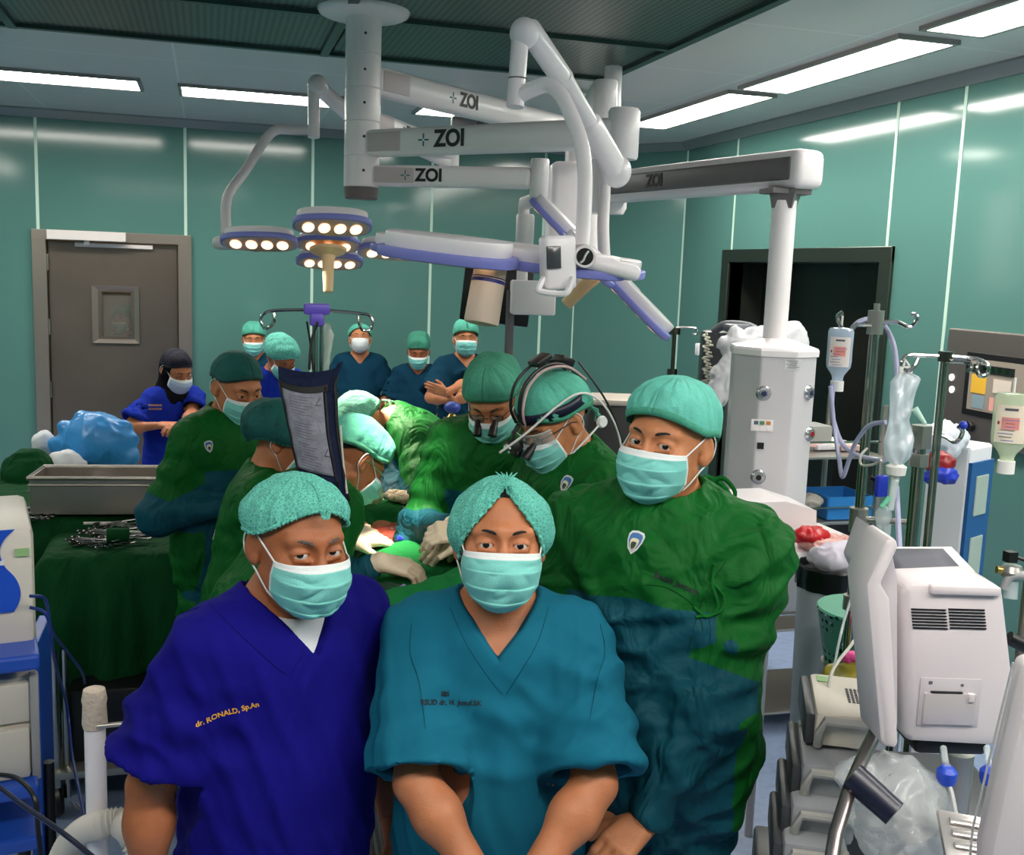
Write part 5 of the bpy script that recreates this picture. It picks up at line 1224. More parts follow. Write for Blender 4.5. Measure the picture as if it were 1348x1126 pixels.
# ============================================================ TABLE, DRAPES, STANDS
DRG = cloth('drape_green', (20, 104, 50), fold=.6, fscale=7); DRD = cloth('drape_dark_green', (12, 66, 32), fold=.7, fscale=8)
CHR = mat('chrome', (190, 188, 184), .15, metal=1.); STS = mat('stainless', (176, 170, 164), .28, metal=.8)
def drape(name, outline, zt, zb, m, parent, seed=0, fold=.02, flare=.05, sag=None, thick=.004, rnd=.03, nfold=9):
    """cloth laid over a table: top with rounded rim and folded skirt. outline ccw list of (x,y)"""
    P = [Vector((x, y, 0)) for x, y in outline]; n = len(P); ring = []
    per = sum((P[(i+1) % n]-P[i]).length for i in range(n)); N = 120
    for k in range(N):
        t = per*k/N
        for i in range(n):
            l = (P[(i+1) % n]-P[i]).length
            if t <= l: ring.append(P[i].lerp(P[(i+1) % n], t/l)); break
            t -= l
    c = sum(P, Vector())/n
    for _ in range(3): ring = [(ring[i-1]+ring[i]*2+ring[(i+1) % N])/4 for i in range(N)]
    b = MB(); rows = [0, .25, .5, .75, .92, 1.0]; V = []
    for r in rows:
        for p in ring:
            q = c+(p-c)*r; z = zt-(rnd*.6*max(0, (r-.85)/.15)**2) 
            if sag: z += sag(q.x, q.y)
            V.append((q.x, q.y, z))
    H = zt-zb; down = [.02, .06, .13, .25, .4, .6, .8, 1.0]
    for d in down:
        for i, p in enumerate(ring):
            o = (p-c).normalized(); a = i/N*2*math.pi
            f = math.sin(a*nfold+seed+1.3*math.sin(a*3+seed))*fold*min(1, d*3)+.5*fold*math.sin(a*nfold*2.3+seed*2)*d
            q = p+o*(rnd*min(1, d*12)+flare*d+f); z0 = (sag(p.x, p.y) if sag else 0)*(1-d)
            V.append((q.x, q.y, zt-rnd*.6+z0-(H-rnd*.6)*d))
    R = len(rows)+len(down); Fs = []
    for r in range(R-1):
        for i in range(N): j = (i+1) % N; Fs.append((r*N+i, r*N+j, (r+1)*N+j, (r+1)*N+i) if False else (r*N+i, (r+1)*N+i, (r+1)*N+j, r*N+j))
    V = np.array(V); Q = np.array(Fs)
    o = mesh_obj(name, V, Q, m, parent); 
    md = o.modifiers.new('round', 'SUBSURF'); md.levels = 1; md.render_levels = 1
    md = o.modifiers.new('thickness', 'SOLIDIFY'); md.thickness = thick; md.offset = 1
    return o
# ---- operating table with the draped patient
OT = thing('operating_table', 'operating table hidden under green drapes in the middle of the team', 'operating table', (.62, 3.6, 0))
b = MB(); b.bx(.36, .88, 2.75, 4.75, .86, .94, .02); b.build('tabletop', mat('table_pad_black', (24, 24, 26), .5), OT)
b = MB(); b.bx(.50, .74, 3.5, 3.9, .08, .86, .03); b.bx(.36, .88, 3.2, 4.2, .0, .09, .03); b.build('pedestal', STS, OT)
PT = thing('patient', 'patient lying under green drapes, only the lit skin of the chest showing', 'person', (.62, 3.6, .94))
F = Field(np.array([.22, 2.6, .90]), np.array([1.02, 4.9, 1.32]), .016)
F.add(ell((.62, 3.75, 1.02), (.20, .36, .11)), 0); F.add(ell((.62, 3.25, 1.0), (.18, .3, .10)), .08); F.add(cap((.53, 3.0, 1.0), (.52, 2.75, 1.02), .075, .06), .06); F.add(cap((.71, 3.0, 1.0), (.72, 2.75, 1.02), .075, .06), .06)
F.add(cap((.62, 4.1, 1.02), (.62, 4.25, 1.04), .055), .05); F.add(ell((.62, 4.38, 1.06), (.08, .11, .10)), .02)
V, Q = F.mesh(); mesh_obj('body', V, Q, skin(2), PT)
# drape over patient with opening
fx, fy = FIELD.x, FIELD.y
def patient_sag(x, y):
    z = .10*math.exp(-((x-.62)/.2)**4)
    return z
F = Field(np.array([.05, 2.45, .42]), np.array([1.2, 4.95, 1.45]), .016)
F.add(ell((.62, 3.75, 1.035), (.235, .42, .12)), 0); F.add(ell((.62, 3.2, 1.02), (.23, .35, .12)), .1); F.add(cap((.34, 2.75, .93), (.90, 2.75, .93), .05), .08)
F.add(cap((.30, 2.75, .93), (.30, 4.7, .93), .06), .08); F.add(cap((.94, 2.75, .93), (.94, 4.7, .93), .06), .08); F.add(cap((.30, 4.7, .95), (.94, 4.7, .95), .06), .08)
for x in (.27, .97): F.add(cap((x, 2.8, .7), (x, 4.7, .7), .04, .04), .1); F.add(cap((x, 2.8, .5), (x, 4.7, .5), .04), .1); F.add(cap((x, 2.8, .6), (x, 4.7, .6), .04), .1); F.add(cap((x, 2.8, .82), (x, 4.7, .82), .04), .1)
F.sub(ell((fx, fy, 1.22), (.17, .24, .14)), .02)
V, Q = F.mesh(); V = folds(V, Q, .012, 40, 51); o = mesh_obj('patient_drape', V, Q, DRG); tag(o, 'long green sterile drape over the patient with opening at the lit field', 'surgical drape')
# raised drape in front, over a frame at the near end
F = Field(np.array([.0, 2.2, .35]), np.array([1.35, 3.1, 1.45]), .013)
pA = at(478, 792, 2.62); pB = at(600, 768, 2.75); pC = at(700, 752, 2.85); pD = at(752, 752, 2.82)
for a, c in ((pA, pB), (pB, pC), (pC, pD)):
    F.add(cap(a-Vector((0, 0, .05)), c-Vector((0, 0, .05)), .055), .06)
for q, fl in ((pA, .0), (pB, .0), (pC, .02), (pD, .0)):
    F.add(cap(q-Vector((0, 0, .06)), (q.x, q.y-.04, .50), .055, .11), .10)
F.add(cap(pA-Vector((0, 0, .06)), (pA.x-.04, pA.y-.02, .45), .055, .09), .08)
F.add(cap(pA.lerp(pB, .5)-Vector((0, 0, .12)), ((pA.x+pB.x)/2, pA.y-.0, .45), .05, .11), .12); F.add(cap(pB.lerp(pC, .5)-Vector((0, 0, .12)), ((pB.x+pC.x)/2, pB.y-.02, .45), .05, .11), .12)
V, Q = F.mesh(); V = folds(V, Q, .014, 40, 61); o = mesh_obj('draped_screen', V, Q, DRG); tag(o, 'raised bright green drape directly behind the man in teal scrubs', 'surgical drape')
ST = thing('screen_frame', 'metal frame carrying the raised green drape', 'frame', (.6, 2.6, 0)); b = MB()
b.tube([(pA.x+.03, pA.y, 0), (pA.x+.03, pA.y, pA.z-.10), (pD.x-.03, pD.y, pD.z-.10), (pD.x-.03, pD.y, 0)], .012, 10); b.build('tube_frame', STS, ST)
# the field: opened chest edge, swabs, instruments
TIS = mat('field_tissue', (196, 74, 58), .3, var=.5, vscale=40, coat=.4, bump=.5, bscale=60, sss=.1)
F = Field(np.array([fx-.18, fy-.22, .98]), np.array([fx+.18, fy+.22, 1.2]), .006); F.add(ell((fx, fy, 1.06), (.11, .17, .06)), 0)
for k in range(14): random.seed(k); F.add(ell((fx+random.uniform(-.10, .10), fy+random.uniform(-.16, .16), 1.10), (.03, .035, .022)), .012)
V, Q = F.mesh(); V = wrinkle(V, Q, .006, (40, 40, 40), 3); mesh_obj('surgical_site', V, Q, TIS, PT)
def cloth_lump(name, c, r, m, label, cat, seed=0, group=None, amp=.012, sc=26, h=.006, flat=.6, parent=None):
    c = np.array(c); F = Field(c-np.array(r)-.03, c+np.array(r)+.03, h); rnd = random.Random(seed)
    F.add(ell(c, (r[0]*.8, r[1]*.8, r[2]*.7)), 0)
    for k in range(9): F.add(ell(c+np.array((rnd.uniform(-.6, .6)*r[0], rnd.uniform(-.6, .6)*r[1], rnd.uniform(-.4, .4)*r[2])), (r[0]*.42, r[1]*.42, r[2]*.45)), .015)
    V, Q = F.mesh(); V = wrinkle(V, Q, amp, (sc, sc, sc), seed); o = mesh_obj(name, V, Q, m, parent)
    if parent is None: tag(o, label, cat, group)
    return o
SW = cloth('swab_cream', (236, 216, 186), fold=.6, fscale=30)
cloth_lump('surgical_swab', at(470, 652, 3.72), (.10, .06, .035), cloth('swab_mint', (176, 214, 160), fold=.5), 'pale mint cloth lit at the far edge of the field', 'cloth', 4)
cloth_lump('surgical_swab', at(462, 700, 3.5), (.07, .06, .03), SW, 'pinkish cream swab at the left edge of the open field', 'cloth', 5)
cloth_lump('surgical_swab', at(536, 655, 3.85), (.09, .05, .03), SW, 'bright cream swab beside the bent surgeon\'s sleeve', 'cloth', 6)
def tool(pts, r, label, name='forceps', cat='surgical instrument', g='instruments at the open field', m=None):
    b = MB(); b.tube([Vector(p) for p in pts], r, 8); return tag(b.build(name, m or CHR), label, cat, g)
tool([at(530, 668, 3.5), at(558, 684, 3.4)], .004, 'long dark needle holder in the hand above the field', 'needle_holder', m=mat('instrument_dark', (60, 56, 56), .3, metal=.9))
tool([at(520, 718, 3.35), at(552, 712, 3.35), at(574, 712, 3.35)], .007, 'pale sucker tube lying between two gloved hands', 'sucker_tube', m=mat('tube_clear_white', (210, 206, 196), .3))
b = MB(); b.box(at(532, 712, 3.37), (.05, .02, .018), Matrix.Rotation(.5, 3, 'Y'), .005); b.box(at(538, 709, 3.37), (.012, .05, .012), Matrix.Rotation(.5, 3, 'Y'), .003); tag(b.build('tube_clamp', mat('clip_blue', (40, 60, 190), .4)), 'small blue plastic clamp beside the open field', 'clamp')
b = MB(); c = at(525, 766, 2.95)
for k in range(5): b.tube([at(486, 770+k*4, 2.9), at(515, 768+k*4, 2.9), at(545, 773+k*4, 2.88)], .0028, 6)
tag(b.build('retractor_bars', CHR), 'row of steel retractor bars under the nearest bright glove', 'retractor', 'instruments at the open field')
b = MB(); b.lathe([(.008, 0), (.010, .012), (.009, .025), (.003, .03)], Matrix.Translation(at(531, 784, 2.8))); tag(b.build('violet_stopper', mat('cap_violet', (150, 120, 190), .5)), 'small violet stopper standing beside the steel retractor bars', 'stopper')
# extra gloved hands reaching in are parts of their owners (see team)
# ---- blue flow bottle behind the team
FB = thing('gas_regulator', 'blue-headed gas regulator with yellow collar in front of the folded-arms man', 'regulator', at(594, 552, 5.8)); q = at(594, 585, 5.8)
b = MB(); b.lathe([(.05, -.03), (.055, .02), (.05, .05), (.02, .06), (.018, .10)], Matrix.Translation(q)); b.build('base_knob', mat('clip_blue', (40, 60, 190), .4), FB)
b = MB(); b.lathe([(.02, .08), (.032, .10), (.02, .13), (.03, .15), (.015, .17)], Matrix.Translation(q)); b.cyl(q+Vector((-.05, 0, .14)), q+Vector((.06, -.02, .11)), .014); b.build('brass_collar', mat('brass', (190, 160, 90), .3, metal=.9), FB)
b = MB(); b.ell(q+Vector((0, 0, .205)), (.045, .045, .032)); b.build('head_knob', mat('regulator_blue', (60, 80, 170), .4), FB)
b = MB(); b.cyl((q.x, q.y, 0), (q.x, q.y, q.z-.02), .03); b.cyl((q.x, q.y, 0), (q.x, q.y, .04), .2); b.cyl((q.x, q.y, q.z-.45), (q.x, q.y, q.z-.03), .07); b.build('cylinder', mat('cylinder_grey', (120, 124, 130), .4, metal=.6), FB)
# ---- perfusion stand with pressure bag
PX = at(419, 400, 2.9); vx = Vector((PX.x, PX.y, 0))
IS = thing('iv_stand', 'chrome drip stand with violet head and two curled hooks, carrying the pressure bag', 'drip stand', vx)
zt_ = at(417, 418, 2.9).z
b = MB(); b.cyl((vx.x-.008, vx.y, .05), (vx.x-.008, vx.y, zt_), .008); b.cyl((vx.x+.010, vx.y, .05), (vx.x+.010, vx.y, zt_), .006)
for k in range(5): a = k*2*math.pi/5; b.tube([(vx.x, vx.y, .09), (vx.x+.22*math.cos(a), vx.y+.22*math.sin(a), .03)], .012, 8)
b.build('pole', CHR, IS)
VI = mat('violet_plastic', (112, 88, 206), .35)
b = MB(); b.box(at(417, 407, 2.9), (.070, .035, .030), None, .006); b.box(at(417, 421, 2.9), (.038, .034, .036), None, .008); b.build('clamp_head', VI, IS)
for pts in ([at(402, 408, 2.9), at(362, 409, 2.88), at(348, 413, 2.88), at(343, 422, 2.88), at(348, 432, 2.88), at(356, 430, 2.87), at(361, 423, 2.86), at(361, 412, 2.86)],
            [at(434, 409, 2.9), at(475, 413, 2.9), at(487, 416, 2.9), at(491, 425, 2.9), at(487, 434, 2.9), at(478, 435, 2.89), at(473, 428, 2.88), at(472, 416, 2.88)]):
    tubepart(pts, .0042, 'hook', CHR, IS, 8)
PBG = thing('pressure_bag', 'navy-edged infusion pressure bag with grey mesh front hanging from the drip stand', 'pressure bag', at(408, 570, 2.8))
NV = cloth('bag_navy', (32, 40, 66), fold=.4, fscale=20); 
def bagpt(u, v, w):   # u 0..1 across, v 0..1 down; pixel outline of the bag hanging slightly askew
    xl = np.interp(v, [0, .13, 1], [366, 367, 396]); xr = np.interp(v, [0, .13, .5, 1], [452, 443, 446, 461])
    y0 = 482+8*math.sin(u*math.pi)*1-(6 if u > .9 else 0); y1 = 642+18*u
    px = xl+(xr-xl)*u; py = y0+(y1-y0)*v
    th = .028*(math.sin(math.pi*min(1, max(0, u)))**.5)*(math.sin(math.pi*min(1, max(0, (v-.06)/.94)))**.4)
    return at(px, py, 2.80)+Vector((-.2, -1, 0)).normalized()*(w*th+.002*math.sin(v*30+u*9)*(w > 0))
def bagside(w):
    return lambda u, v: bagpt(u, v, w)
b = MB(); b.grid(bagside(1), 24, 36); b.grid(lambda u, v: bagside(-.5)(1-u, v), 24, 36); bg = b.build('bag_body', NV, PBG)
def front(u, v): return bagpt(.05+u*.72, .16+v*.66, 1)+Vector((-.05, -.004, 0))*0+Vector((-.2, -1, 0)).normalized()*.004
b = MB(); b.grid(front, 16, 24); b.build('mesh_window', mat('bag_mesh_grey', (140, 140, 152), .6, var=.2, vscale=40, bump=.3, bscale=120), PBG, solid=.002)
def strip_on(u0, u1, v0, v1, name, m, n=14, lift=.006):
    b = MB(); b.grid(lambda u, v: bagpt(u0+(u1-u0)*u, v0+(v1-v0)*v, 1)+Vector((-.2, -1, 0)).normalized()*lift, n, n); b.build(name, m, PBG, solid=.002)
strip_on(.0, .86, .115, .165, 'hem_tape', mat('tape_black', (12, 12, 14), .6)); strip_on(.0, .045, .13, .95, 'hem_tape', mat('tape_black', (12, 12, 14), .6)); strip_on(.80, .835, .13, .9, 'hem_tape', mat('tape_black', (12, 12, 14), .6)); strip_on(.96, 1., .1, 1., 'hem_tape', mat('tape_black', (12, 12, 14), .6))
b = MB()
for k in range(26):
    v = .20+k*.024
    if k in (7, 8, 15): continue
    u1 = .58-(k*37 % 11)*.018; b.grid(lambda u, w, v=v, u1=u1: bagpt(.16+(u1-.16)*u, v+.0035*w, 1)+Vector((-.2, -1, 0)).normalized()*.0062, 5, 1)
b.build('printed_text', mat('print_grey', (88, 86, 100), .6), PBG)
b = MB()
for (u, v) in ((.62, .26), (.66, .66)): b.tube([bagpt(u, v, 1)+Vector((0, -.008, 0)), bagpt(u+.09, v-.06, 1)+Vector((0, -.008, 0))], .0012, 5); b.tube([bagpt(u, v, 1)+Vector((0, -.008, 0)), bagpt(u+.1, v+.0, 1)+Vector((0, -.008, 0))], .0012, 5)
b.build('printed_mark', mat('print_grey', (88, 86, 100), .6), PBG)
tubepart([at(418, 424, 2.86), at(410, 450, 2.84), at(407, 486, 2.80)], .006, 'strap', mat('tape_black', (12, 12, 14), .6), PBG, 8, sq=.4); tubepart([at(404, 424, 2.88), at(409, 455, 2.85), at(412, 486, 2.80)], .003, 'cord', mat('tape_black', (12, 12, 14), .6), PBG, 6)
tubepart([at(448, 560, 2.79), at(452, 610, 2.79), at(457, 650, 2.79)], .003, 'clear_line', mat('tube_clear_white', (210, 206, 196), .3), PBG, 6)
tubepart([at(431, 655, 2.75), at(432, 700, 2.7), at(432, 760, 2.68), at(431, 820, 2.66)], .005, 'black_line', mat('tape_black', (12, 12, 14), .6), PBG, 8)
CLR = mat('clear_plastic', (216, 226, 228), .12, alpha=.42, spec=.6, coat=.4)
CB = thing('saline_bag', 'limp clear drip bag hanging behind the chrome pole under the violet head', 'drip bag', at(432, 455, 2.96))
b = MB()
def cbag(w): 
    def f(u, v):
        xl = np.interp(v, [0, .12, .5, 1], [428, 424, 427, 425]); xr = np.interp(v, [0, .12, .25, .6, 1], [434, 436, 440, 436, 433]); return at(xl+(xr-xl)*u, 426+62*v, 2.96)+Vector((0, -1, 0))*(w*.014*math.sin(math.pi*u)**.6*math.sin(math.pi*v)**.4+.002*math.sin(v*23+u*8))
    return f
b.grid(cbag(1), 12, 20); b.grid(lambda u, v: cbag(-1)(1-u, v), 12, 20); b.build('bag_film', mat('bag_milky', (206, 220, 208), .25, alpha=.75, coat=.3), CB)
# ---- long steel stand far back and grey panel on the right of the team
GP = thing('dark_panel_unit', 'dark grey screen-backed unit with a cream top edge behind the headlamp surgeon', 'equipment cart', at(826, 585, 5.4))
a_ = at(798, 532, 5.4); c_ = at(860, 640, 5.4)
b = MB(); b.box(((a_.x+c_.x)/2, a_.y+.1, (a_.z+.35)/2), (c_.x-a_.x+.12, .3, a_.z-.35), Matrix.Rotation(rad(-14), 3, 'Z'), .01); b.build('cabinet', mat('cabinet_dark', (52, 50, 52), .4, var=.1), GP)
b = MB(); b.box(((a_.x+c_.x)/2, a_.y+.09, a_.z+.012), (c_.x-a_.x+.15, .33, .03), Matrix.Rotation(rad(-14), 3, 'Z'), .008); b.build('top_edge', mat('top_cream', (196, 184, 172), .45), GP)
b = MB(); [b.box(((a_.x+c_.x)/2+sx*.14, a_.y+.1, .17), (.03, .2, .36)) for sx in (-1, 1)]; b.build('leg', STS, GP)
# ============================================================ LEFT SIDE
T2 = thing('instrument_table', 'rear instrument table under a dark green drape by the steel door', 'instrument table', (-.55, 5.2, 0))
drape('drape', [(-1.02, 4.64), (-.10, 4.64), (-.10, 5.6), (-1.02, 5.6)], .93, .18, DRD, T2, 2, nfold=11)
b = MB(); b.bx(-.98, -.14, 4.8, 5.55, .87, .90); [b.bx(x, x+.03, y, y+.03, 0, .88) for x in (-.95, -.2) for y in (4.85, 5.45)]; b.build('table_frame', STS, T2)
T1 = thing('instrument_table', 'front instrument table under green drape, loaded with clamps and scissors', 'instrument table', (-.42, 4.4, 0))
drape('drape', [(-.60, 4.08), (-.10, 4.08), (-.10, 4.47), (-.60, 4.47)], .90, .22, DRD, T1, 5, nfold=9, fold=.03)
b = MB(); b.bx(-.57, -.13, 4.12, 4.44, .84, .87); [b.bx(x, x+.025, y, y+.025, 0, .85) for x in (-.55, -.17) for y in (4.15, 4.40)]; b.build('table_frame', STS, T1)
for x, y in ((-.55, 4.12), (-.17, 4.5)): b = MB(); b.lathe([(.045, -.012), (.05, 0), (.045, .012)], frame((x, y, .05), Vector((1, 0, 0)), Vector((0, 1, 0)))); b.build('caster', BLK, T1)
# steel tray
TB = thing('steel_box', 'open brushed steel instrument box with rolled rim on the rear table', 'instrument box', at(125, 655, 5.0))
t0 = at(60, 678, 4.95); t1_ = at(192, 690, 4.85); z0 = .935
ang_ = rad(-6); cx, cy = (t0.x+t1_.x)/2+.06, 4.74; Lb, Wb, Hb = .50, .25, .155
TM = Matrix.Translation((cx, cy, z0)) @ Matrix.Rotation(ang_, 4, 'Z')
b = MB()
for (x, y, sx, sy) in ((0, -Wb/2, Lb, .006), (0, Wb/2, Lb, .006), (-Lb/2, 0, .006, Wb), (Lb/2, 0, .006, Wb)): q = TM @ Vector((x, y, Hb/2)); b.box(q, (sx, sy, Hb), TM.to_3x3(), .002)
q = TM @ Vector((0, 0, .004)); b.box(q, (Lb, Wb, .008), TM.to_3x3()); SB = mat('tray_steel', (176, 168, 160), .34, metal=.85, bump=.1, bscale=40); b.build('box_body', SB, TB, smooth=False)
b = MB(); b.tube([TM @ Vector(p) for p in ((-Lb/2-.006, -Wb/2-.006, Hb), (Lb/2+.006, -Wb/2-.006, Hb), (Lb/2+.006, Wb/2+.006, Hb), (-Lb/2-.006, Wb/2+.006, Hb))], .009, 8, closed=True); b.tube([TM @ Vector(p) for p in ((-Lb/2-.004, -Wb/2-.004, Hb-.03), (Lb/2+.004, -Wb/2-.004, Hb-.03), (Lb/2+.004, Wb/2+.004, Hb-.03), (-Lb/2-.004, Wb/2+.004, Hb-.03))], .005, 8, closed=True); b.build('rolled_rim', SB, TB)
b = MB(); b.tube([TM @ Vector(p) for p in ((-Lb/2-.004, -.05, Hb*.6), (-Lb/2-.03, -.05, Hb*.5), (-Lb/2-.03, .05, Hb*.5), (-Lb/2-.004, .05, Hb*.6))], .004, 8); b.build('handle', STS, TB)
b = MB(); b.box(TM @ Vector((-.05, .0, .05)), (.05, .16, .09), TM.to_3x3(), .01); tag(b.build('instrument_holder', mat('plate_pinkish', (206, 190, 192), .4)), 'pale insert standing inside the open steel box', 'insert')
# blue wrapped bundle, white sheet, green bundle
BP = mat('blue_wrap', (62, 150, 222), .35, bump=.5, bscale=18, spec=.5, coat=.15)
def crumple(name, outline_px, d, depth, m, label, cat, seed, amp=.012, sc=12, z=None, h=.011):
    """soft bundle whose silhouette follows the photo, with real depth behind it"""
    P = [at(x, y, d) for x, y in outline_px]; c = sum(P, Vector())/len(P); F = Field(np.min(P, 0)-.08-np.array([0, depth, 0]), np.max(P, 0)+.08+np.array([0, depth, 0]), h)
    for i, p in enumerate(P):
        q = p.lerp(c, .22); F.add(cap(q, c, min((q-c).length*.22, depth*.35)+.01, depth*.5), .03)
    V, Q = F.mesh(); V = wrinkle(V, Q, amp, (sc, sc, sc), seed); 
    if z is not None: V[:, 2] = np.maximum(V[:, 2], z)
    o = mesh_obj(name, V, Q, m); tag(o, label, cat); return o
crumple('wrapped_bundle', [(64, 590), (78, 560), (100, 543), (112, 546), (128, 558), (150, 561), (172, 560), (181, 580), (183, 606), (172, 617), (140, 616), (110, 612), (85, 606)], 5.35, .26, BP, 'bright blue plastic wrapped bundle on top of the rear table', 'bundle', 5, .014, 9, z=.94)
crumple('white_paper', [(48, 580), (58, 568), (68, 575), (66, 590), (58, 596), (50, 590)], 5.45, .08, mat('paper_white', (226, 226, 230), .7), 'crumpled white paper at the left end of the blue bundle', 'paper', 6, .010, 22)
crumple('white_sheet', [(66, 600), (90, 598), (114, 612), (110, 622), (66, 618)], 5.15, .10, mat('paper_white', (226, 226, 230), .7), 'white absorbent sheet sticking out under the blue bundle', 'sheet', 7, .006, 22)
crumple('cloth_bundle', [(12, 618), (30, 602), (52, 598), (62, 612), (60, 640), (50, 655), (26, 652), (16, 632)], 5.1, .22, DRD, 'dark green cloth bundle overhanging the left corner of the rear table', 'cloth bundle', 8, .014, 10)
# instruments on the front table
INS = mat('instrument_steel', (150, 144, 142), .22, metal=1.); rnd = random.Random(4); IG = 'clamps and scissors heaped on the front table'
def clampinstr(x, y, z, a, L=.16, tilt=0):
    t = thing('surgical_clamp', 'ringed steel clamp in the heap on the front instrument table', 'surgical instrument', (x, y, z), a, IG)
    for s_ in (-1, 1):
        b = MB(); b.tube([(s_*.012, -L*.45, 0), (s_*.006, -.02, 0), (-s_*.002, 0, 0), (-s_*.003, L*.4, 0), (0, L*.5, .006)], [.0026, .0030, .0036, .0028, .0016], 8); o = b.build('blade', INS, t, local=True)
        b = MB(); b.tube([(s_*.022+.013*math.cos(k*math.pi/7), -L*.5+.015*math.sin(k*math.pi/7), 0) for k in range(14)], .0028, 6, closed=True); b.build('finger_ring', INS, o, local=True)
    t.rotation_euler = (tilt, 0, a); return t
for k in range(22): clampinstr(rnd.uniform(-.42, -.16), rnd.uniform(4.18, 4.52), .915+.006*(k % 4), rnd.uniform(-2.2, -.9), .16+rnd.uniform(0, .04), rnd.uniform(-.05, .12))
for k, (px, py, L, a) in enumerate(((110, 690, .22, .2), (128, 700, .2, 1.1))):
    q = onz(px, py, .915); b = MB(); b.cyl((q.x, q.y, .918), (q.x+L*math.cos(a-.9), q.y-L*math.sin(a)*.3, .918), .006, n=8); tag(b.build('white_probe', mat('tube_clear_white', (210, 206, 196), .3)), 'white plastic probe %s of front instrument table' % ('at the left edge' if k == 0 else 'crossing the drape fold'), 'probe')
q = onz(152, 715, .92); b = MB(); b.cyl((q.x-.03, q.y, .95), (q.x+.05, q.y, .95), .028); tag(b.build('rolled_cloth', DRD), 'small rolled green cloth at the near edge of front table', 'cloth')
for px, col, nm in ((112, (190, 200, 70), 'yellow-green'), (122, (110, 90, 150), 'violet')): q = onz(px, 712, .915); b = MB(); b.box((q.x, q.y, .918), (.02, .014, .008), None, .002); tag(b.build('tag_clip', mat('tag_'+nm[:3], col, .5)), 'tiny %s clip on the edge of front instrument table' % nm, 'clip')
# far left stuff table
T3 = thing('instrument_stand', 'low stand under green cloth at left edge holding dark instruments', 'instrument stand', (-.8, 4.3, 0))
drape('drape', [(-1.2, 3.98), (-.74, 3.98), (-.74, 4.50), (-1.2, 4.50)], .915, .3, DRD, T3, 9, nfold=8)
b = MB(); b.bx(-1.17, -.77, 4.02, 4.46, .85, .88); b.cyl((-.95, 4.25, 0), (-.95, 4.25, .85), .03); b.cyl((-.95, 4.25, 0), (-.95, 4.25, .04), .2); b.build('stand_frame', STS, T3)
for k in range(9):
    q = onz(8+k*5, 683-k % 3*5, .93); t = clampinstr(q.x, q.y, .935+.004*(k % 3), 1.3+.2*(k % 3), .15); t['label'] = 'steel clamp lying on the green stand at the left edge'; t['group'] = 'clamps on the left stand'
# ---- trolley with the blue-fronted unit
BX = mat('machine_beige', (216, 208, 196), .4); CBL = mat('cart_blue', (30, 76, 176), .35); MBL = mat('front_blue', (24, 78, 196), .35)
CT = thing('equipment_cart', 'blue shelved equipment trolley cut by the left edge of the photo', 'trolley', (-.75, 2.5, 0))
def lv(px, py, d): return at(px, py, d)
dL = 2.45
pt_ = lv(45, 690, dL); pb2 = lv(45, 858, dL)
xr = lv(46, 780, dL).x; yF = lv(46, 780, dL).y
def lbox(mb, px1, py0, py1, w=.5, dep=.42, bev=.01, d=dL, dy=0): 
    a = lv(px1, py0, d); c = lv(px1, py1, d); R = Matrix.Rotation(rad(11), 3, 'Z'); o_ = R @ Vector((-w/2, dep/2+dy, 0)); mb.box((a.x+o_.x, a.y+o_.y, (a.z+c.z)/2), (w, dep, a.z-c.z), R, bev)
b = MB(); lbox(b, 53, 862, 884, .55, .5, .008, 2.4); b.build('shelf', CBL, CT, smooth=False)
b = MB(); lbox(b, 52, 1034, 1052, .55, .5, .008, 2.42); b.build('shelf', CBL, CT, smooth=False)
b = MB(); lbox(b, 58, 1100, 1120, .55, .5, .008, 2.42); b.build('shelf', CBL, CT, smooth=False)
a = lv(52, 800, 2.62); b = MB(); b.bx(a.x-.05, a.x-.02, a.y+.1, a.y+.32, .05, lv(52, 866, 2.62).z, .004); b.build('side_post', CBL, CT, smooth=False)
for dy in (.02, .42): q = lv(48, 1110, 2.42); b = MB(); b.lathe([(.045, -.014), (.05, 0), (.045, .014)], frame((q.x-.03, q.y+dy, .05), Vector((0, 1, 0)), Vector((1, 0, 0)))); b.cyl((q.x-.03, q.y+dy, .05), (q.x-.03, q.y+dy, q.z), .014); b.build('caster', BLK, CT)
UN = thing('monitor_unit', 'beige electronic unit with curved blue front panel on top shelf of left trolley', 'machine', lv(20, 780, dL))
b = MB(); lbox(b, 44, 695, 858, .42, .40, .02); un = b.build('unit_casing', BX, UN)
a = lv(44, 700, dL); yy = a.y; zz0, zz1 = lv(44, 805, dL).z, a.z-.012
pts = [lv(px, py, dL) for px, py in smooth_path([(21, 694, 0), (8, 706, 0), (2, 722, 0), (7, 742, 0), (20, 760, 0), (26, 778, 0), (24, 794, 0), (17, 806, 0)], 5) for _ in (0,)] if False else [lv(p.x, p.y, dL) for p in smooth_path([(21, 694, 0), (8, 706, 0), (2, 722, 0), (7, 742, 0), (20, 760, 0), (26, 778, 0), (24, 794, 0), (17, 806, 0)], 5)]
poly = [(a.x-.42, pts[0].z)]+[(p.x, p.z) for p in pts]+[(a.x-.42, pts[-1].z)]
TU = Matrix.Translation((a.x, yy, 0)) @ Matrix.Rotation(rad(11), 4, 'Z'); b = MB(); b.prism([(x-a.x, z) for x, z in poly], .005, TU @ Matrix(((1, 0, 0, 0), (0, 0, 1, -.005), (0, 1, 0, 0), (0, 0, 0, 1)))); b.build('blue_panel', MBL, UN, smooth=False)
b = MB(); b.box(TU @ Vector((-.025, -.002, zz1-.035)), (.030, .004, .018), TU.to_3x3()); b.build('green_sticker', mat('sticker_green', (150, 190, 130), .6), UN, smooth=False)
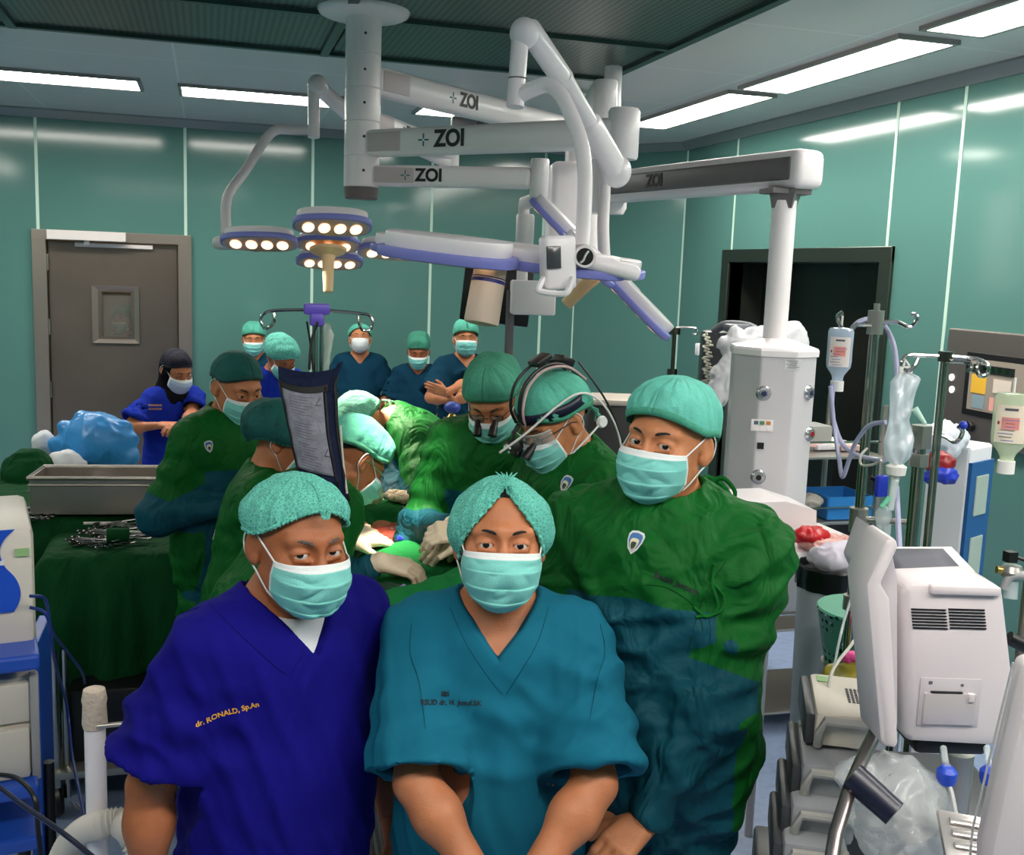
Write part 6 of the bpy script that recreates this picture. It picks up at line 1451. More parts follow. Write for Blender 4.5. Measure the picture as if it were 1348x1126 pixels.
b = MB(); b.box(TU @ Vector((-.075, -.006, (zz0+zz1)/2+.03)), (.022, .004, .010), TU.to_3x3()); b.build('white_badge', mat('label_paper', (224, 224, 226), .6), UN, smooth=False)
DU = thing('drawer_unit', 'beige two-drawer unit on lower shelf of the left blue trolley', 'drawer unit', lv(20, 950, 2.45))
b = MB(); lbox(b, 49, 888, 1030, .44, .42, .015, 2.45); du = b.build('unit_casing', BX, DU)
for (p0, p1) in ((895, 950), (955, 1024)): b = MB(); lbox(b, 38, p0, p1, .40, .02, .006, 2.45, -.018); b.build('drawer_front', mat('drawer_beige', (196, 190, 180), .4), DU)
b = MB(); lbox(b, 50, 884, 1032, .02, .03, .004, 2.45, -.018); b.build('side_trim', mat('trim_grey', (150, 150, 152), .4), DU)
# white taped post and corrugated hose
q = at(124, 915, 2.15); vb = Vector((q.x, q.y, 0))
WP = thing('white_post', 'white tube post with taped cap standing left of man in blue', 'post', vb)
b = MB(); b.cyl((vb.x, vb.y, 0), (vb.x, vb.y, q.z), .021); b.cyl((vb.x, vb.y, 0), (vb.x, vb.y, .04), .14); b.build('tube', WHT, WP)
b = MB(); b.lathe([(.0225, -.07), (.025, -.06), (.023, -.02), (.025, -.01), (.021, .012), (.012, .016)], Matrix.Translation((vb.x, vb.y, q.z))); b.build('tape_wrap', mat('tape_cream', (214, 196, 178), .6, bump=.6, bscale=90), WP)
b = MB(); b.cyl((vb.x+.005, vb.y-.02, q.z-.06), (vb.x+.07, vb.y-.02, q.z-.058), .005); b.build('peg', STS, WP)
hp_ = smooth_path([at(78, 1140, 2.3), at(92, 1112, 2.25), at(112, 1094, 2.2), at(135, 1086, 2.15), at(160, 1084, 2.15), at(180, 1110, 2.1), at(190, 1180, 2.1)], 14)
b = MB(); b.tube(hp_, [.030 if i % 2 else .024 for i in range(len(hp_))], 16); tag(b.build('corrugated_hose', mat('hose_white', (214, 208, 200), .5)), 'white corrugated breathing hose at the foot of the white post', 'hose')
BC = mat('cable_blue', (28, 50, 120), .4)
def cable(pts, r, m, label, cat='cable', name='cable', sm=8): b = MB(); b.tube(smooth_path(pts, sm), r, 8); return tag(b.build(name, m), label, cat)
cable([at(40, 800, 2.4), at(62, 812, 2.4), at(72, 870, 2.5), at(88, 930, 2.9), at(96, 1000, 2.8), at(112, 1080, 2.5), at(120, 1140, 2.3)], .004, BC, 'thin blue cable dropping from trolley to the floor by the white post')
cable([at(40, 785, 2.4), at(60, 790, 2.45), at(68, 830, 2.5), at(90, 860, 2.8), at(108, 885, 3.0), at(112, 900, 3.2)], .004, BC, 'blue cable looping right from the trolley shelf under the drape')
cable([at(-20, 1020, 2.2), at(20, 1024, 2.15), at(45, 1050, 2.1), at(50, 1090, 2.1), at(55, 1140, 2.1)], .005, mat('plastic_black', (14, 14, 16), .4), 'black cable curving over the lower blue shelf')
cable([at(-20, 1022, 2.1), at(30, 1060, 2.05), at(80, 1095, 2.0), at(130, 1135, 2.0)], .005, mat('cable_navy', (28, 34, 60), .4), 'navy cable running down right across the lower left corner')
cable([at(92, 1055, 3.0), at(98, 1062, 3.0), at(110, 1068, 2.9), at(100, 1058, 2.95)], .003, mat('cable_grey', (120, 120, 124), .4), 'small grey loop of wire on the floor by the white post')
# black apparatus under the drape with chrome caster legs
AP = thing('heart_lung_base', 'dark machine base on casters half hidden under the green drapes at left', 'machine base', (-.35, 4.0, 0))
b = MB(); b.box((-.33, 4.05, .30), (.34, .3, .30), None, .02); b.build('housing', BLK, AP); b = MB(); b.box((-.33, 4.0, .165), (.44, .36, .03), None, .008); b.build('base_plate', STS, AP)
for sx in (-.53, -.15):
    b = MB(); b.cyl((sx, 3.86, .06), (sx, 3.86, .62), .013); b.cyl((sx+.03, 3.88, .06), (sx+.03, 3.88, .62), .013); b.build('upright', CHR, AP)
    b = MB(); b.lathe([(.05, -.014), (.056, 0), (.05, .014)], frame((sx, 3.86, .056), Vector((0, 1, 0)), Vector((1, .3, 0)))); b.build('caster', BLK, AP)
# tubing bundle between the two front men
for k in range(7):
    rnd2 = random.Random(k); x0 = 474+k*4
    cable([at(x0, 905+k*4, 2.6), at(x0-6+rnd2.uniform(-8, 8), 960, 2.5), at(x0+rnd2.uniform(-10, 12), 1020, 2.4), at(x0+4, 1075, 2.35), at(x0+10+k, 1140, 2.3)], .004, CLR if k % 2 else STS, '%s line %s in the bundle between the two front men' % (('clear', 'braided')[k % 2 == 0], ('leftmost', 'second from left', 'third from left', 'middle', 'third from right', 'second from right', 'rightmost')[k]), 'tube', 'tube')['group'] = 'lines between the front men'
# ============================================================ RIGHT SIDE
PLW = mat('paper_white', (226, 226, 230), .7)
# steel wall panel with screen
y0 = onx(1256, 432, XR).y; zt1 = onx(1256, 432, XR).z; zb1 = onx(1269, 578, XR).z; y1 = y0-1.15
WPN = thing('wall_control_panel', 'steel theatre control panel with touch screen set in the right wall', 'control panel', (XR, (y0+y1)/2, (zt1+zb1)/2))
b = MB(); b.bx(XR-.03, XR+.01, y1, y0, zb1, zt1, .006); b.build('steel_plate', mat('panel_steel', (150, 140, 136), .32, metal=.85, bump=.05, bscale=30, stretch=(1, 1, 20)), WPN, smooth=False)
s0 = onx(1281, 463, XR); s1 = onx(1275, 545, XR); b = MB(); b.bx(XR-.034, XR-.028, y1+.2, s0.y, s1.z, s0.z, .002); bz = b.build('screen_bezel', BLK, WPN, smooth=False)
sy0, sz0, sz1 = s0.y-.035, s1.z+.03, s0.z-.03; b = MB(); b.bx(XR-.037, XR-.033, y1+.24, sy0, sz0, sz1); b.build('screen', mat('screen_sand', (150, 140, 128), .3, emit=.10), bz, smooth=False)
def on_scr(u0, u1, v0, v1, c, nm, e=.12): L = sy0-(y1+.24); b = MB(); b.bx(XR-.040, XR-.036, sy0-u1*L, sy0-u0*L, sz0+(sz1-sz0)*v0, sz0+(sz1-sz0)*v1); b.build(nm, mat('ui_%d_%d_%d' % c, c, .3, emit=e), bz, smooth=False)
on_scr(.03, .17, .34, .70, (226, 176, 60), 'screen_tile'); on_scr(.02, .42, .74, .90, (30, 34, 34), 'screen_tile', .05); on_scr(.05, .17, .05, .30, (130, 150, 160), 'screen_tile'); on_scr(.22, .36, .05, .30, (224, 160, 150), 'screen_tile'); on_scr(.24, .40, .40, .66, (214, 200, 186), 'screen_tile')
for k in range(4): on_scr(.13+k*.07, .165+k*.07, .78, .87, (70, 150, 90), 'screen_icon')
q = onx(1286, 561, XR); b = MB(); b.lathe([(.026, 0), (.026, .02), (.022, .026)], frame((XR-.03, q.y, q.z), Vector((0, 1, 0)), Vector((-1, 0, 0)))); b.build('control_knob', BLK, WPN)
for py in (497, 513): q = onx(1260, py, XR); b = MB(); b.lathe([(.018, 0), (.018, .006)], frame((XR-.03, q.y, q.z), Vector((0, 1, 0)), Vector((-1, 0, 0)))); b.build('indicator', mat('indicator_white', (230, 230, 230), .3, emit=.5), WPN)
# wall outlets on the far corner
q = at(921, 460, 7.2); o = MB(); o.box(q, (.05, .05, .08), None, .006); tag(o.build('wall_socket', PLW), 'small white socket box on the wall left of covered monitor', 'socket')
# steel rack in the doorway
RK = thing('shelf_rack', 'steel wire shelf rack standing before the dark doorway', 'shelf rack', (2.95, 4.95, 0))
dR = 4.75
ra_ = at(1078, 580, dR); rb_ = at(1137, 600, dR-.35)
cxr, cyr = (ra_.x+rb_.x)/2, (ra_.y+rb_.y)/2; zsh = [at(1100, 592, dR).z, at(1100, 678, dR).z, .50, .12]
b = MB()
for z in zsh: MB().bx(cxr-.30, cxr+.22, cyr-.02, cyr+.45, z-.012, z, .003).build('shelf', STS, RK, smooth=False)
for x in (cxr-.29, cxr+.21):
    for y in (cyr, cyr+.43): MB().cyl((x, y, 0), (x, y, zsh[0]+.22), .013).build('post', STS, RK)
for z in zsh[:3]: MB().tube([(cxr-.3, cyr, z+.06), (cxr+.2, cyr, z+.06)], .005, 6).build('rail', CHR, RK)
rr_ = random.Random(2); pals = [(214, 190, 186), (220, 214, 204), (196, 204, 200), (222, 180, 176), (206, 206, 214), (236, 232, 226), (200, 170, 160)]
for k in range(7): 
    z = zsh[0]; b = MB(); b.box((cxr-.24+k*.06, cyr+.10+rr_.uniform(0, .15), z+.018+.012*(k % 2)), (.10, .16, .024), Matrix.Rotation(rr_.uniform(-.4, .4), 3, 'Z'), .003); tag(b.build('packet', mat('packet_%d' % k, pals[k], .6)), '%s sterile packet on the top rack shelf' % ('pinkish', 'cream', 'pale green', 'rose', 'grey', 'white', 'tan')[k], 'packet', 'sterile packets on the top rack shelf')
cloth_lump('folded_bags', (cxr-.16, cyr+.12, zsh[1]+.06), (.13, .12, .07), mat('clear_grey_film', (170, 166, 158), .3, alpha=.85), 'crumpled clear grey bags on the middle rack shelf', 'plastic bags', 12)
cloth_lump('white_pouch', (cxr-.20, cyr+.02, zsh[1]+.025), (.10, .08, .03), PLW, 'white pouch at left on the middle rack shelf', 'pouch', 13)
b = MB(); zc = zsh[1]; b.box((cxr+.08, cyr+.12, zc+.008), (.22, .22, .01)); [b.box((cxr+.08+sx*.11, cyr+.12, zc+.055), (.006, .22, .10)) for sx in (-1, 1)]; [b.box((cxr+.08, cyr+.12+sx*.11, zc+.055), (.22, .006, .10)) for sx in (-1, 1)]; tag(b.build('storage_tray', mat('tray_blue', (40, 120, 190), .45)), 'bright blue open plastic tray on the middle rack shelf', 'tray')
b = MB(); b.box((cxr-.02, cyr+.2, zsh[0]+.055), (.12, .14, .11), None, .004); tag(b.build('small_box', mat('box_grey', (150, 150, 146), .6)), 'small grey carton at back of the top rack shelf', 'carton')
# covered patient monitor behind tower
CM_ = thing('covered_monitor', 'patient monitor under a crumpled clear cover behind the gas tower', 'monitor', at(965, 470, 5.2))
b = MB(); q = at(948, 480, 5.35); b.box(q, (.20, .16, .34), Matrix.Rotation(rad(-18), 3, 'Z'), .02); b.build('monitor_casing', mat('casing_dark', (60, 62, 66), .4), CM_)
b = MB(); b.tube(smooth_path([at(940, 436, 5.25), at(955, 428, 5.2), at(985, 430, 5.15), at(1000, 440, 5.1)], 5), .022, 10); b.box(at(975, 432, 5.15), (.16, .08, .04), None, .015); b.build('carry_handle', mat('handle_grey', (98, 100, 108), .4), CM_)
b = MB(); hx_ = [at(928+.5*k % 7, 440+k*1.1, 5.1)+Vector((.014*math.cos(k*1.4), .014*math.sin(k*1.4), 0)) for k in range(60)]; b.tube(hx_, .005, 6); b.build('coiled_cable', mat('cable_cream', (200, 196, 180), .5), CM_)
crumple('dust_cover', [(938, 500), (946, 450), (965, 432), (990, 434), (1010, 432), (1060, 432), (1066, 450), (1000, 452), (975, 490), (955, 520), (922, 545)], 5.0, .14, mat('cover_film', (214, 214, 220), .25, alpha=.92, coat=.4, bump=.4, bscale=22), 'translucent white plastic cover crumpled over the monitor behind gas tower', 'cover', 15, .014, 12)
b = MB(); q = at(960, 560, 5.3); b.cyl((q.x, q.y, 0), (q.x, q.y, at(948, 510, 5.35).z), .03); b.cyl((q.x, q.y, 0), (q.x, q.y, .06), .26); b.build('stand', STS, CM_)
# thin far drip stand
q = at(888, 436, 6.4); FS = thing('iv_stand', 'thin dark drip stand with one small hook in the far right corner', 'drip stand', (q.x, q.y, 0))
b = MB(); b.cyl((q.x, q.y, .04), (q.x, q.y, q.z-.25), .018); b.cyl((q.x, q.y, q.z-.25), (q.x, q.y, q.z), .012); b.cyl((q.x, q.y, q.z-.02), (q.x, q.y, q.z+.02), .035); b.cyl((q.x, q.y, q.z-.30), (q.x, q.y, q.z-.23), .03); [b.tube([(q.x, q.y, .08), (q.x+.25*math.cos(a), q.y+.25*math.sin(a), .03)], .012, 8) for a in (0, 1.26, 2.5, 3.8, 5)]; b.build('pole', mat('pole_dark', (110, 104, 96), .25, metal=1.), FS)
tubepart([at(890, 432, 6.4), at(905, 431, 6.4), at(917, 433, 6.4), at(917, 440, 6.4), at(912, 440, 6.4)], .007, 'hook', CHR, FS, 8)
# box with printed mark, under the tower
q = at(1040, 700, 3.95); GB = thing('device_box', 'white sloping-topped device with small black square mark by green sleeve', 'device', q)
T = frame(at(1040, 712, 3.9), Vector((1, -.25, 0)), Vector((0, -.3, .0)))
b = MB(); b.prism([(-.20, -.13), (.10, -.13), (.10, .09), (-.02, .13), (-.20, .13)], -.24, frame(at(1040, 706, 3.85), CM[0], Vector((-.1, -1, 0)))); b.build('casing', WHT, GB, smooth=False)
Tm = frame(at(1053, 700, 3.84), CM[0], Vector((-.1, -1, 0))); b = MB(); b.box(Tm @ Vector((0, 0, .003)), (.026, .026, .003), Tm.to_3x3()); b.build('square_mark', BLK, GB, smooth=False)
text('printed_letters', 'art', .05, Tm @ Matrix.Translation((-.075, .004, .004)), mat('print_grey', (88, 86, 100), .6), GB)
# trolley with red packets
q = at(1090, 735, 3.75); TR = thing('supply_trolley', 'white-topped supply trolley with red packets behind the waste bin', 'trolley', (q.x, q.y+.1, 0)); zt3 = at(1080, 728, 3.7).z
b = MB(); b.box((q.x-.03, q.y+.18, zt3-.02), (.46, .40, .045), None, .01); b.build('top', WHT, TR); b = MB(); b.box((q.x-.03, q.y+.18, zt3-.13), (.44, .38, .18), None, .01); b.build('drawer_box', mat('trolley_white', (206, 204, 208), .4), TR)
b = MB(); [b.cyl((q.x-.03+sx*.2, q.y+.18+sy*.17, .0), (q.x-.03+sx*.2, q.y+.18+sy*.17, zt3-.2), .015) for sx in (-1, 1) for sy in (-1, 1)]; b.build('leg', STS, TR)
p = at(1075, 722, 3.72); p.z = zt3+.03
cloth_lump('red_packet', (p.x-.02, p.y+.02, zt3+.055), (.07, .06, .028), mat('red_wrap', (190, 24, 34), .3), 'glossy red packet on top of the pile on supply trolley', 'packet', 20)
cloth_lump('clear_packets', (p.x+.03, p.y+.0, zt3+.025), (.11, .08, .025), mat('pink_film', (206, 150, 144), .3), 'flat pink and clear packets lying under the red packet', 'packets', 21, sc=40)
# waste bin
q = at(1096, 745, 3.45); c = at(1096, 848, 3.35); BN = thing('waste_bin', 'tall pale grey waste bin with black liner turned over its rim', 'waste bin', (q.x, q.y, 0)); zr = q.z
b = MB(); b.lathe([(.08, .0), (.085, .01), (.108, zr-.05)], Matrix.Translation((q.x, q.y, 0)), 28); b.build('bin_body', mat('bin_grey', (176, 182, 190), .4), BN)
b = MB(); prof = [(.112, zr-.07), (.117, zr-.04), (.116, zr), (.107, zr+.006), (.100, zr-.02)]; b.lathe(prof, Matrix.Translation((q.x, q.y, 0)), 40); b.V = [(x+.004*math.sin(i*1.9), y+.004*math.cos(i*2.3), z+(.016*math.sin(i*.8) if z < zr-.08 else 0)) for i, (x, y, z) in enumerate(b.V)]; b.build('bin_liner', mat('liner_black', (14, 14, 16), .3), BN)
cloth_lump('paper_waste', (q.x+.01, q.y-.02, zr+.025), (.10, .09, .07), mat('waste_lilac', (214, 206, 222), .6), 'crumpled lilac-white paper filling the top of waste bin', 'waste paper', 22, sc=16)
# blue fronted cabinet
q0_ = at(1250, 585, 3.35); BCB = thing('drawer_tower', 'narrow white cabinet with blue windowed drawer fronts at the right wall', 'cabinet', (q0_.x, q0_.y, 0)); zc = q0_.z
Tc = Matrix.Translation((q0_.x, q0_.y, 0)) @ Matrix.Rotation(rad(-64), 4, 'Z')
b = MB(); b.box(Tc @ Vector((0, .08, zc/2)), (.14, .16, zc), Tc.to_3x3(), .01); b.build('cabinet_side', PLW, BCB, smooth=False)
Tf = Matrix.Translation(Tc @ Vector((.072, .08, 0))) @ Matrix.Rotation(rad(-64+90), 4, 'Z')
b = MB(); b.box(Tf @ Vector((0, .0, zc/2-.02)), (.155, .012, zc-.06), Tf.to_3x3()); fb = b.build('front_panel', mat('cabinet_blue', (40, 92, 150), .4), BCB, smooth=False)
for k in range(5):
    z = zc-.16-k*.20; b = MB(); b.box(Tf @ Vector((0, -.008, z)), (.085, .006, .13), Tf.to_3x3(), .004); b.build('drawer_window', mat('window_grey', (170, 186, 176), .3), fb, smooth=False)
cloth_lump('red_blue_bag', (q0_.x-.07, q0_.y-.04, zc+.02), (.09, .08, .07), mat('bag_white_film', (214, 218, 226), .3), 'white bag slumped on top of the blue cabinet', 'bag', 23)
p = at(1236, 610, 3.0); cloth_lump('tubing_red', p, (.035, .03, .035), mat('red_dull', (150, 30, 36), .4), 'dull red cuff bundle hung behind the middle drip poles', 'cuff', 24, sc=34)
p = at(1240, 626, 3.0); cloth_lump('tubing_blue', p, (.045, .03, .028), mat('clip_blue', (40, 60, 190), .4), 'blue tubing bundle just under the dull red cuff', 'tubing', 25, sc=34)
# ---- drip stands
PSM = mat('pole_steel', (176, 168, 158), .16, metal=1.)
def stand(px, py, d, r, label, r2=None, foot=True):
    q = at(px, py, d); t = thing('iv_stand', label, 'drip stand', (q.x, q.y, 0)); b = MB(); b.cyl((q.x, q.y, .06), (q.x, q.y, q.z), r, r2 or r, 20)
    if foot:
        for k in range(5): a = k*2*math.pi/5+.4; b.tube([(q.x, q.y, .10), (q.x+.17*math.cos(a), q.y+.17*math.sin(a), .04)], .012, 8)
    b.build('pole', PSM, t); return t, q
S1, s1 = stand(1153, 420, 2.75, .0130, 'thick steel drip stand with wavy hooks holding the leftmost bottle')
b = MB(); b.cyl(s1+Vector((0, 0, -.04)), s1+Vector((0, 0, .022)), .021, n=16); b.cyl(s1+Vector((0, 0, .02)), s1+Vector((0, 0, .04)), .008); b.build('hook_collar', STS, S1)
tubepart([at(1147, 428, 2.74), at(1128, 428, 2.74), at(1118, 436, 2.73), at(1110, 434, 2.72), at(1104, 424, 2.72), at(1103, 416, 2.72), at(1109, 411, 2.71)], .0055, 'hook', CHR, S1, 8)
tubepart([at(1160, 425, 2.74), at(1180, 424, 2.74), at(1194, 430, 2.73), at(1201, 429, 2.73), at(1207, 421, 2.72), at(1206, 415, 2.72), at(1200, 414, 2.72)], .0055, 'hook', CHR, S1, 8)
b = MB(); z5 = at(1130, 692, 2.75).z; b.cyl((s1.x, s1.y, z5-.035), (s1.x, s1.y, z5+.030), .025, n=16); b.cyl((s1.x, s1.y, z5), (s1.x+.10, s1.y-.10, z5+.01), .008); b.build('cross_clamp', STS, S1)
b = MB(); z6 = at(1122, 810, 2.75).z; b.cyl((s1.x, s1.y, z6-.02), (s1.x, s1.y, z6+.02), .022); b.cyl((s1.x, s1.y, z6), (s1.x+.15, s1.y-.06, z6), .008); b.build('lower_clamp', STS, S1)
S2, s2 = stand(1244, 470, 2.3, .0088, 'slim steel drip stand with big curled hooks before the wall panel')
b = MB(); b.cyl(s2+Vector((0, 0, -.01)), s2+Vector((0, 0, .012)), .015); b.build('top_cap', mat('pole_dark', (110, 104, 96), .25, metal=1.), S2)
tubepart([at(1240, 469, 2.3), at(1215, 468, 2.3), at(1196, 468, 2.29), at(1188, 474, 2.28), at(1188, 484, 2.28), at(1196, 488, 2.27), at(1204, 482, 2.27), at(1209, 472, 2.27)], .0045, 'hook', CHR, S2, 8)
tubepart([at(1247, 469, 2.3), at(1272, 471, 2.3), at(1290, 474, 2.29), at(1301, 482, 2.28), at(1299, 493, 2.28), at(1290, 495, 2.27), at(1286, 486, 2.27), at(1289, 478, 2.27)], .0045, 'hook', CHR, S2, 8)
tubepart([at(1244, 476, 2.3), at(1275, 478, 2.26), at(1278, 486, 2.24), at(1274, 488, 2.2)], .0045, 'hook', CHR, S2, 8)
S3, s3 = stand(1213, 568, 2.55, .0150, 'short thick steel stand with collar nuts right of the crumpled drip bag')
b = MB(); b.cyl(s3+Vector((0, 0, -.04)), s3+Vector((0, 0, .015)), .026, n=6); b.cyl(s3+Vector((0, 0, -.085)), s3+Vector((0, 0, -.055)), .025, n=6); b.build('collar_nut', STS, S3)
tubepart([at(1205, 570, 2.54), at(1196, 570, 2.53)], .006, 'hook', CHR, S3, 8, 1); tubepart([at(1228, 572, 2.54), at(1244, 575, 2.53), at(1256, 582, 2.52), at(1264, 577, 2.51), at(1267, 567, 2.51), at(1262, 562, 2.5)], .0055, 'hook', CHR, S3, 8)
b = MB(); b.ell(at(1268, 560, 2.5), (.010, .010, .010)); b.build('hook_bead', mat('clip_blue', (40, 60, 190), .4), S3)
# bottles and bags
LBL = mat('label_cream', (226, 206, 196), .6); LQ = mat('saline_tint', (200, 218, 226), .1, alpha=.55, coat=.5); 
def bottle(pxt, pyt, pyb, d, label, tint, wpx, blur=0, grp='drip bottles'):
    top = at(pxt, pyt, d); bot = at(pxt-(pyb-pyt)*.06, pyb, d); H_ = (top-bot).length; w = wpx*d/F_PX/2; t = thing('infusion_bottle', label, 'infusion bottle', ((top.x+bot.x)/2, top.y, (top.z+bot.z)/2), 0, grp)
    c = Vector(((top.x+bot.x)/2, top.y, bot.z)); Q = Matrix.Translation(c) @ Matrix.Rotation(math.atan2(-c.x, c.y), 4, 'Z') @ Matrix.Diagonal((1, .55, 1, 1))
    prof = [(.012, 0), (.014, .012), (.014, .022), (w*.5, .030), (w*.94, .050), (w, .068), (w*.98, H_*.60), (w*1.0, H_*.93), (w*.88, H_*.985), (.012, H_)]
    b = MB(); b.lathe(prof, Q, 32); b.build('bottle_shell', mat('bottle_'+tint, dict(blue=(196, 212, 232), green=(206, 222, 190))[tint], .12, alpha=.62, coat=.5), t)
    b = MB(); b.cyl(c+Vector((0, 0, -.012)), c+Vector((0, 0, .014)), .017); b.build('stopper', mat('cap_white', (226, 224, 220), .4), t)
    b = MB(); b.tube([c+Vector((0, 0, H_)), c+Vector((0, 0, H_+.03))], .003, 6); b.build('hanger', mat('cap_white', (226, 224, 220), .4), t)
    dirv = (Vector((0, 0, c.z))-c); dirv.z = 0; dirv.normalize(); s_ = Vector((-dirv.y, dirv.x, 0))
    if s_.dot(Vector(CM[0])) < 0: s_ = -s_
    def lab(u0, u1, v0, v1, m_, nm, par, off=.001):
        b = MB(); b.grid(lambda u, v: c+s_*(w*math.sin((u0+(u1-u0)*u)*1.2))+dirv*(w*.55*math.cos((u0+(u1-u0)*u)*1.2)+off)+Vector((0, 0, H_*(v0+(v1-v0)*v))), 10, 1); return b.build(nm, m_, par)
    L_ = lab(-.75, .75, .34, .84, mat('label_'+tint, dict(blue=(220, 210, 206), green=(230, 216, 196))[tint], .6), 'paper_label', t)
    rn = random.Random(int(pxt)); pk = mat('print_pink', (222, 140, 130), .6); dk = mat('print_dark', (80, 80, 90), .6)
    lab(-.4, .4, .52, .68, pk, 'printed_block', L_, .0016); lab(-.3, .3, .77, .80, dk, 'printed_line', L_, .0018)
    for k in range(7): a0 = rn.uniform(-.65, -.2); lab(a0, a0+rn.uniform(.3, .8), .37+k*.045, .378+k*.045, dk if k % 2 else mat('print_blue', (90, 110, 190), .6), 'printed_line', L_, .0018)
    lab(-.62, -.5, .58, .62, mat('print_red', (160, 40, 40), .6), 'printed_line', L_, .002)
    return t
bottle(1110, 432, 510, 2.72, 'upside-down clear saline bottle with pink printed label on the left hook', 'blue', 33)
bottle(1337, 518, 618, 2.15, 'upside-down greenish infusion bottle cut by the right edge of the photo', 'green', 46)
DB = thing('saline_bag', 'crumpled half-empty clear drip bag with white neck on slim stand', 'drip bag', at(1188, 560, 2.28))
def dbag(w):
    def f(u, v):
        xl = np.interp(v, [0, .08, .3, .55, .75, .9, 1], [1181, 1172, 1172, 1169, 1162, 1164, 1176]); xr = np.interp(v, [0, .04, .10, .3, .5, .7, .9, 1], [1200, 1212, 1210, 1203, 1198, 1203, 1200, 1186])
        th = np.interp(v, [0, .1, .5, .8, 1], [.004, .014, .014, .030, .012])
        return at(xl+(xr-xl)*u, 492+122*v, 2.28)+Vector((-.4, -1, 0)).normalized()*(w*th*math.sin(math.pi*u)**.6+.003*math.sin(v*19+u*7)+.0025*math.sin(u*14-v*8))
    return f
b = MB(); b.grid(dbag(1), 18, 34); b.grid(lambda u, v: dbag(-1)(1-u, v), 18, 34); b.build('bag_film', mat('bag_clear', (218, 228, 236), .12, alpha=.6, coat=.6), DB)
b = MB(); b.box(at(1192, 488, 2.28), (.034, .008, .018), None, .003); b.tube([at(1189, 482, 2.27), at(1192, 474, 2.27), at(1197, 482, 2.27)], .003, 6); b.build('hanging_tab', mat('cap_white', (226, 224, 220), .4), DB)
q = at(1180, 614, 2.28); b = MB(); b.lathe([(.008, -.035), (.010, -.02), (.020, -.018), (.022, .0), (.012, .006)], Matrix.Translation(q)); b.build('neck_cap', mat('cap_white', (226, 224, 220), .4), DB)
b = MB(); b.cyl(at(1178, 634, 2.28), at(1172, 672, 2.27), .009, .007); b.build('drip_chamber', CLR, DB); b = MB(); b.cyl(at(1171, 655, 2.27), at(1160, 668, 2.27), .005); b.build('mint_clip', mat('clip_mint', (110, 200, 160), .5), DB)
b = MB(); b.cyl(at(1204, 538, 2.25), at(1218, 558, 2.25), .0075, .004); b.build('syringe_port', mat('port_mint', (190, 226, 210), .3), DB)
# violet breathing hose
VH = mat('hose_violet', (170, 170, 200), .3, coat=.3)
def hose(pts, r, label, m=None, g=None): 
    o = cable(pts, r, m or VH, label, 'hose', 'hose'); 
    if g: o['group'] = g
    return o
hose([at(1122, 432, 2.8), at(1132, 423, 2.82), at(1146, 420, 2.83), at(1160, 424, 2.82), at(1171, 440, 2.8), at(1178, 462, 2.76), at(1181, 500, 2.72), at(1180, 560, 2.7)], .0068, 'violet hose arching over the top of the thick drip stand')
hose([at(1097, 505, 2.7), at(1095, 540, 2.7), at(1102, 570, 2.68), at(1112, 588, 2.66), at(1130, 600, 2.6), at(1160, 606, 2.5), at(1168, 604, 2.4)], .0060, 'violet hose curving from the left bottle to the tap')
hose([at(1093, 508, 2.68), at(1098, 560, 2.68), at(1104, 600, 2.66), at(1109, 628, 2.65), at(1118, 605, 2.63), at(1128, 580, 2.6), at(1145, 560, 2.55), at(1166, 556, 2.5)], .0056, 'grey-violet hose bent in a sharp V below the left bottle')
hose([at(1180, 640, 2.3), at(1182, 680, 2.28), at(1184, 720, 2.2), at(1186, 760, 2.1)], .006, 'blue-grey tube dropping behind the white monitor slab')
hose([at(1142, 590, 2.5), at(1133, 600, 2.5), at(1134, 612, 2.5), at(1148, 612, 2.45), at(1160, 606, 2.4)], .003, 'thin white looped line beside the tap', mat('tube_clear_white', (210, 206, 196), .3))
hose([at(1142, 690, 2.5), at(1138, 730, 2.45), at(1120, 790, 2.4), at(1108, 830, 2.35), at(1094, 900, 2.3), at(1092, 930, 2.25)], .003, 'long thin clear line falling left of the drip stand', CLR)
hose([at(1142, 820, 2.3), at(1120, 850, 2.25), at(1095, 885, 2.2), at(1086, 930, 2.15), at(1060, 950, 2.15), at(1050, 960, 2.2)], .0035, 'pale curved line running down to the module stack', mat('tube_clear_white', (210, 206, 196), .3))
b = MB(); b.box(at(1160, 640, 2.4), (.028, .016, .05), None, .004); o = tag(b.build('line_tap', mat('clip_blue', (40, 60, 190), .4)), 'small blue and clear tap block on the line beside the drip bag', 'tap')
b = MB(); b.box(at(1151, 632, 2.42), (.03, .008, .010), Matrix.Rotation(.5, 3, 'Y'), .002); b.box(at(1153, 640, 2.42), (.006, .008, .03), None, .001); tag(b.build('black_tap', BLK), 'tiny black three-way tap left of the blue tap block', 'tap')
b = MB(); [b.cyl(at(1158+k*6, 690, 2.3), at(1153+k*6, 728, 2.3), .006, .008) for k in range(3)]; b.ell(at(1163, 680, 2.3), (.020, .016, .024)); tag(b.build('transducer_cluster', CLR), 'clear pressure transducers clustered above the white monitor slab', 'transducers')
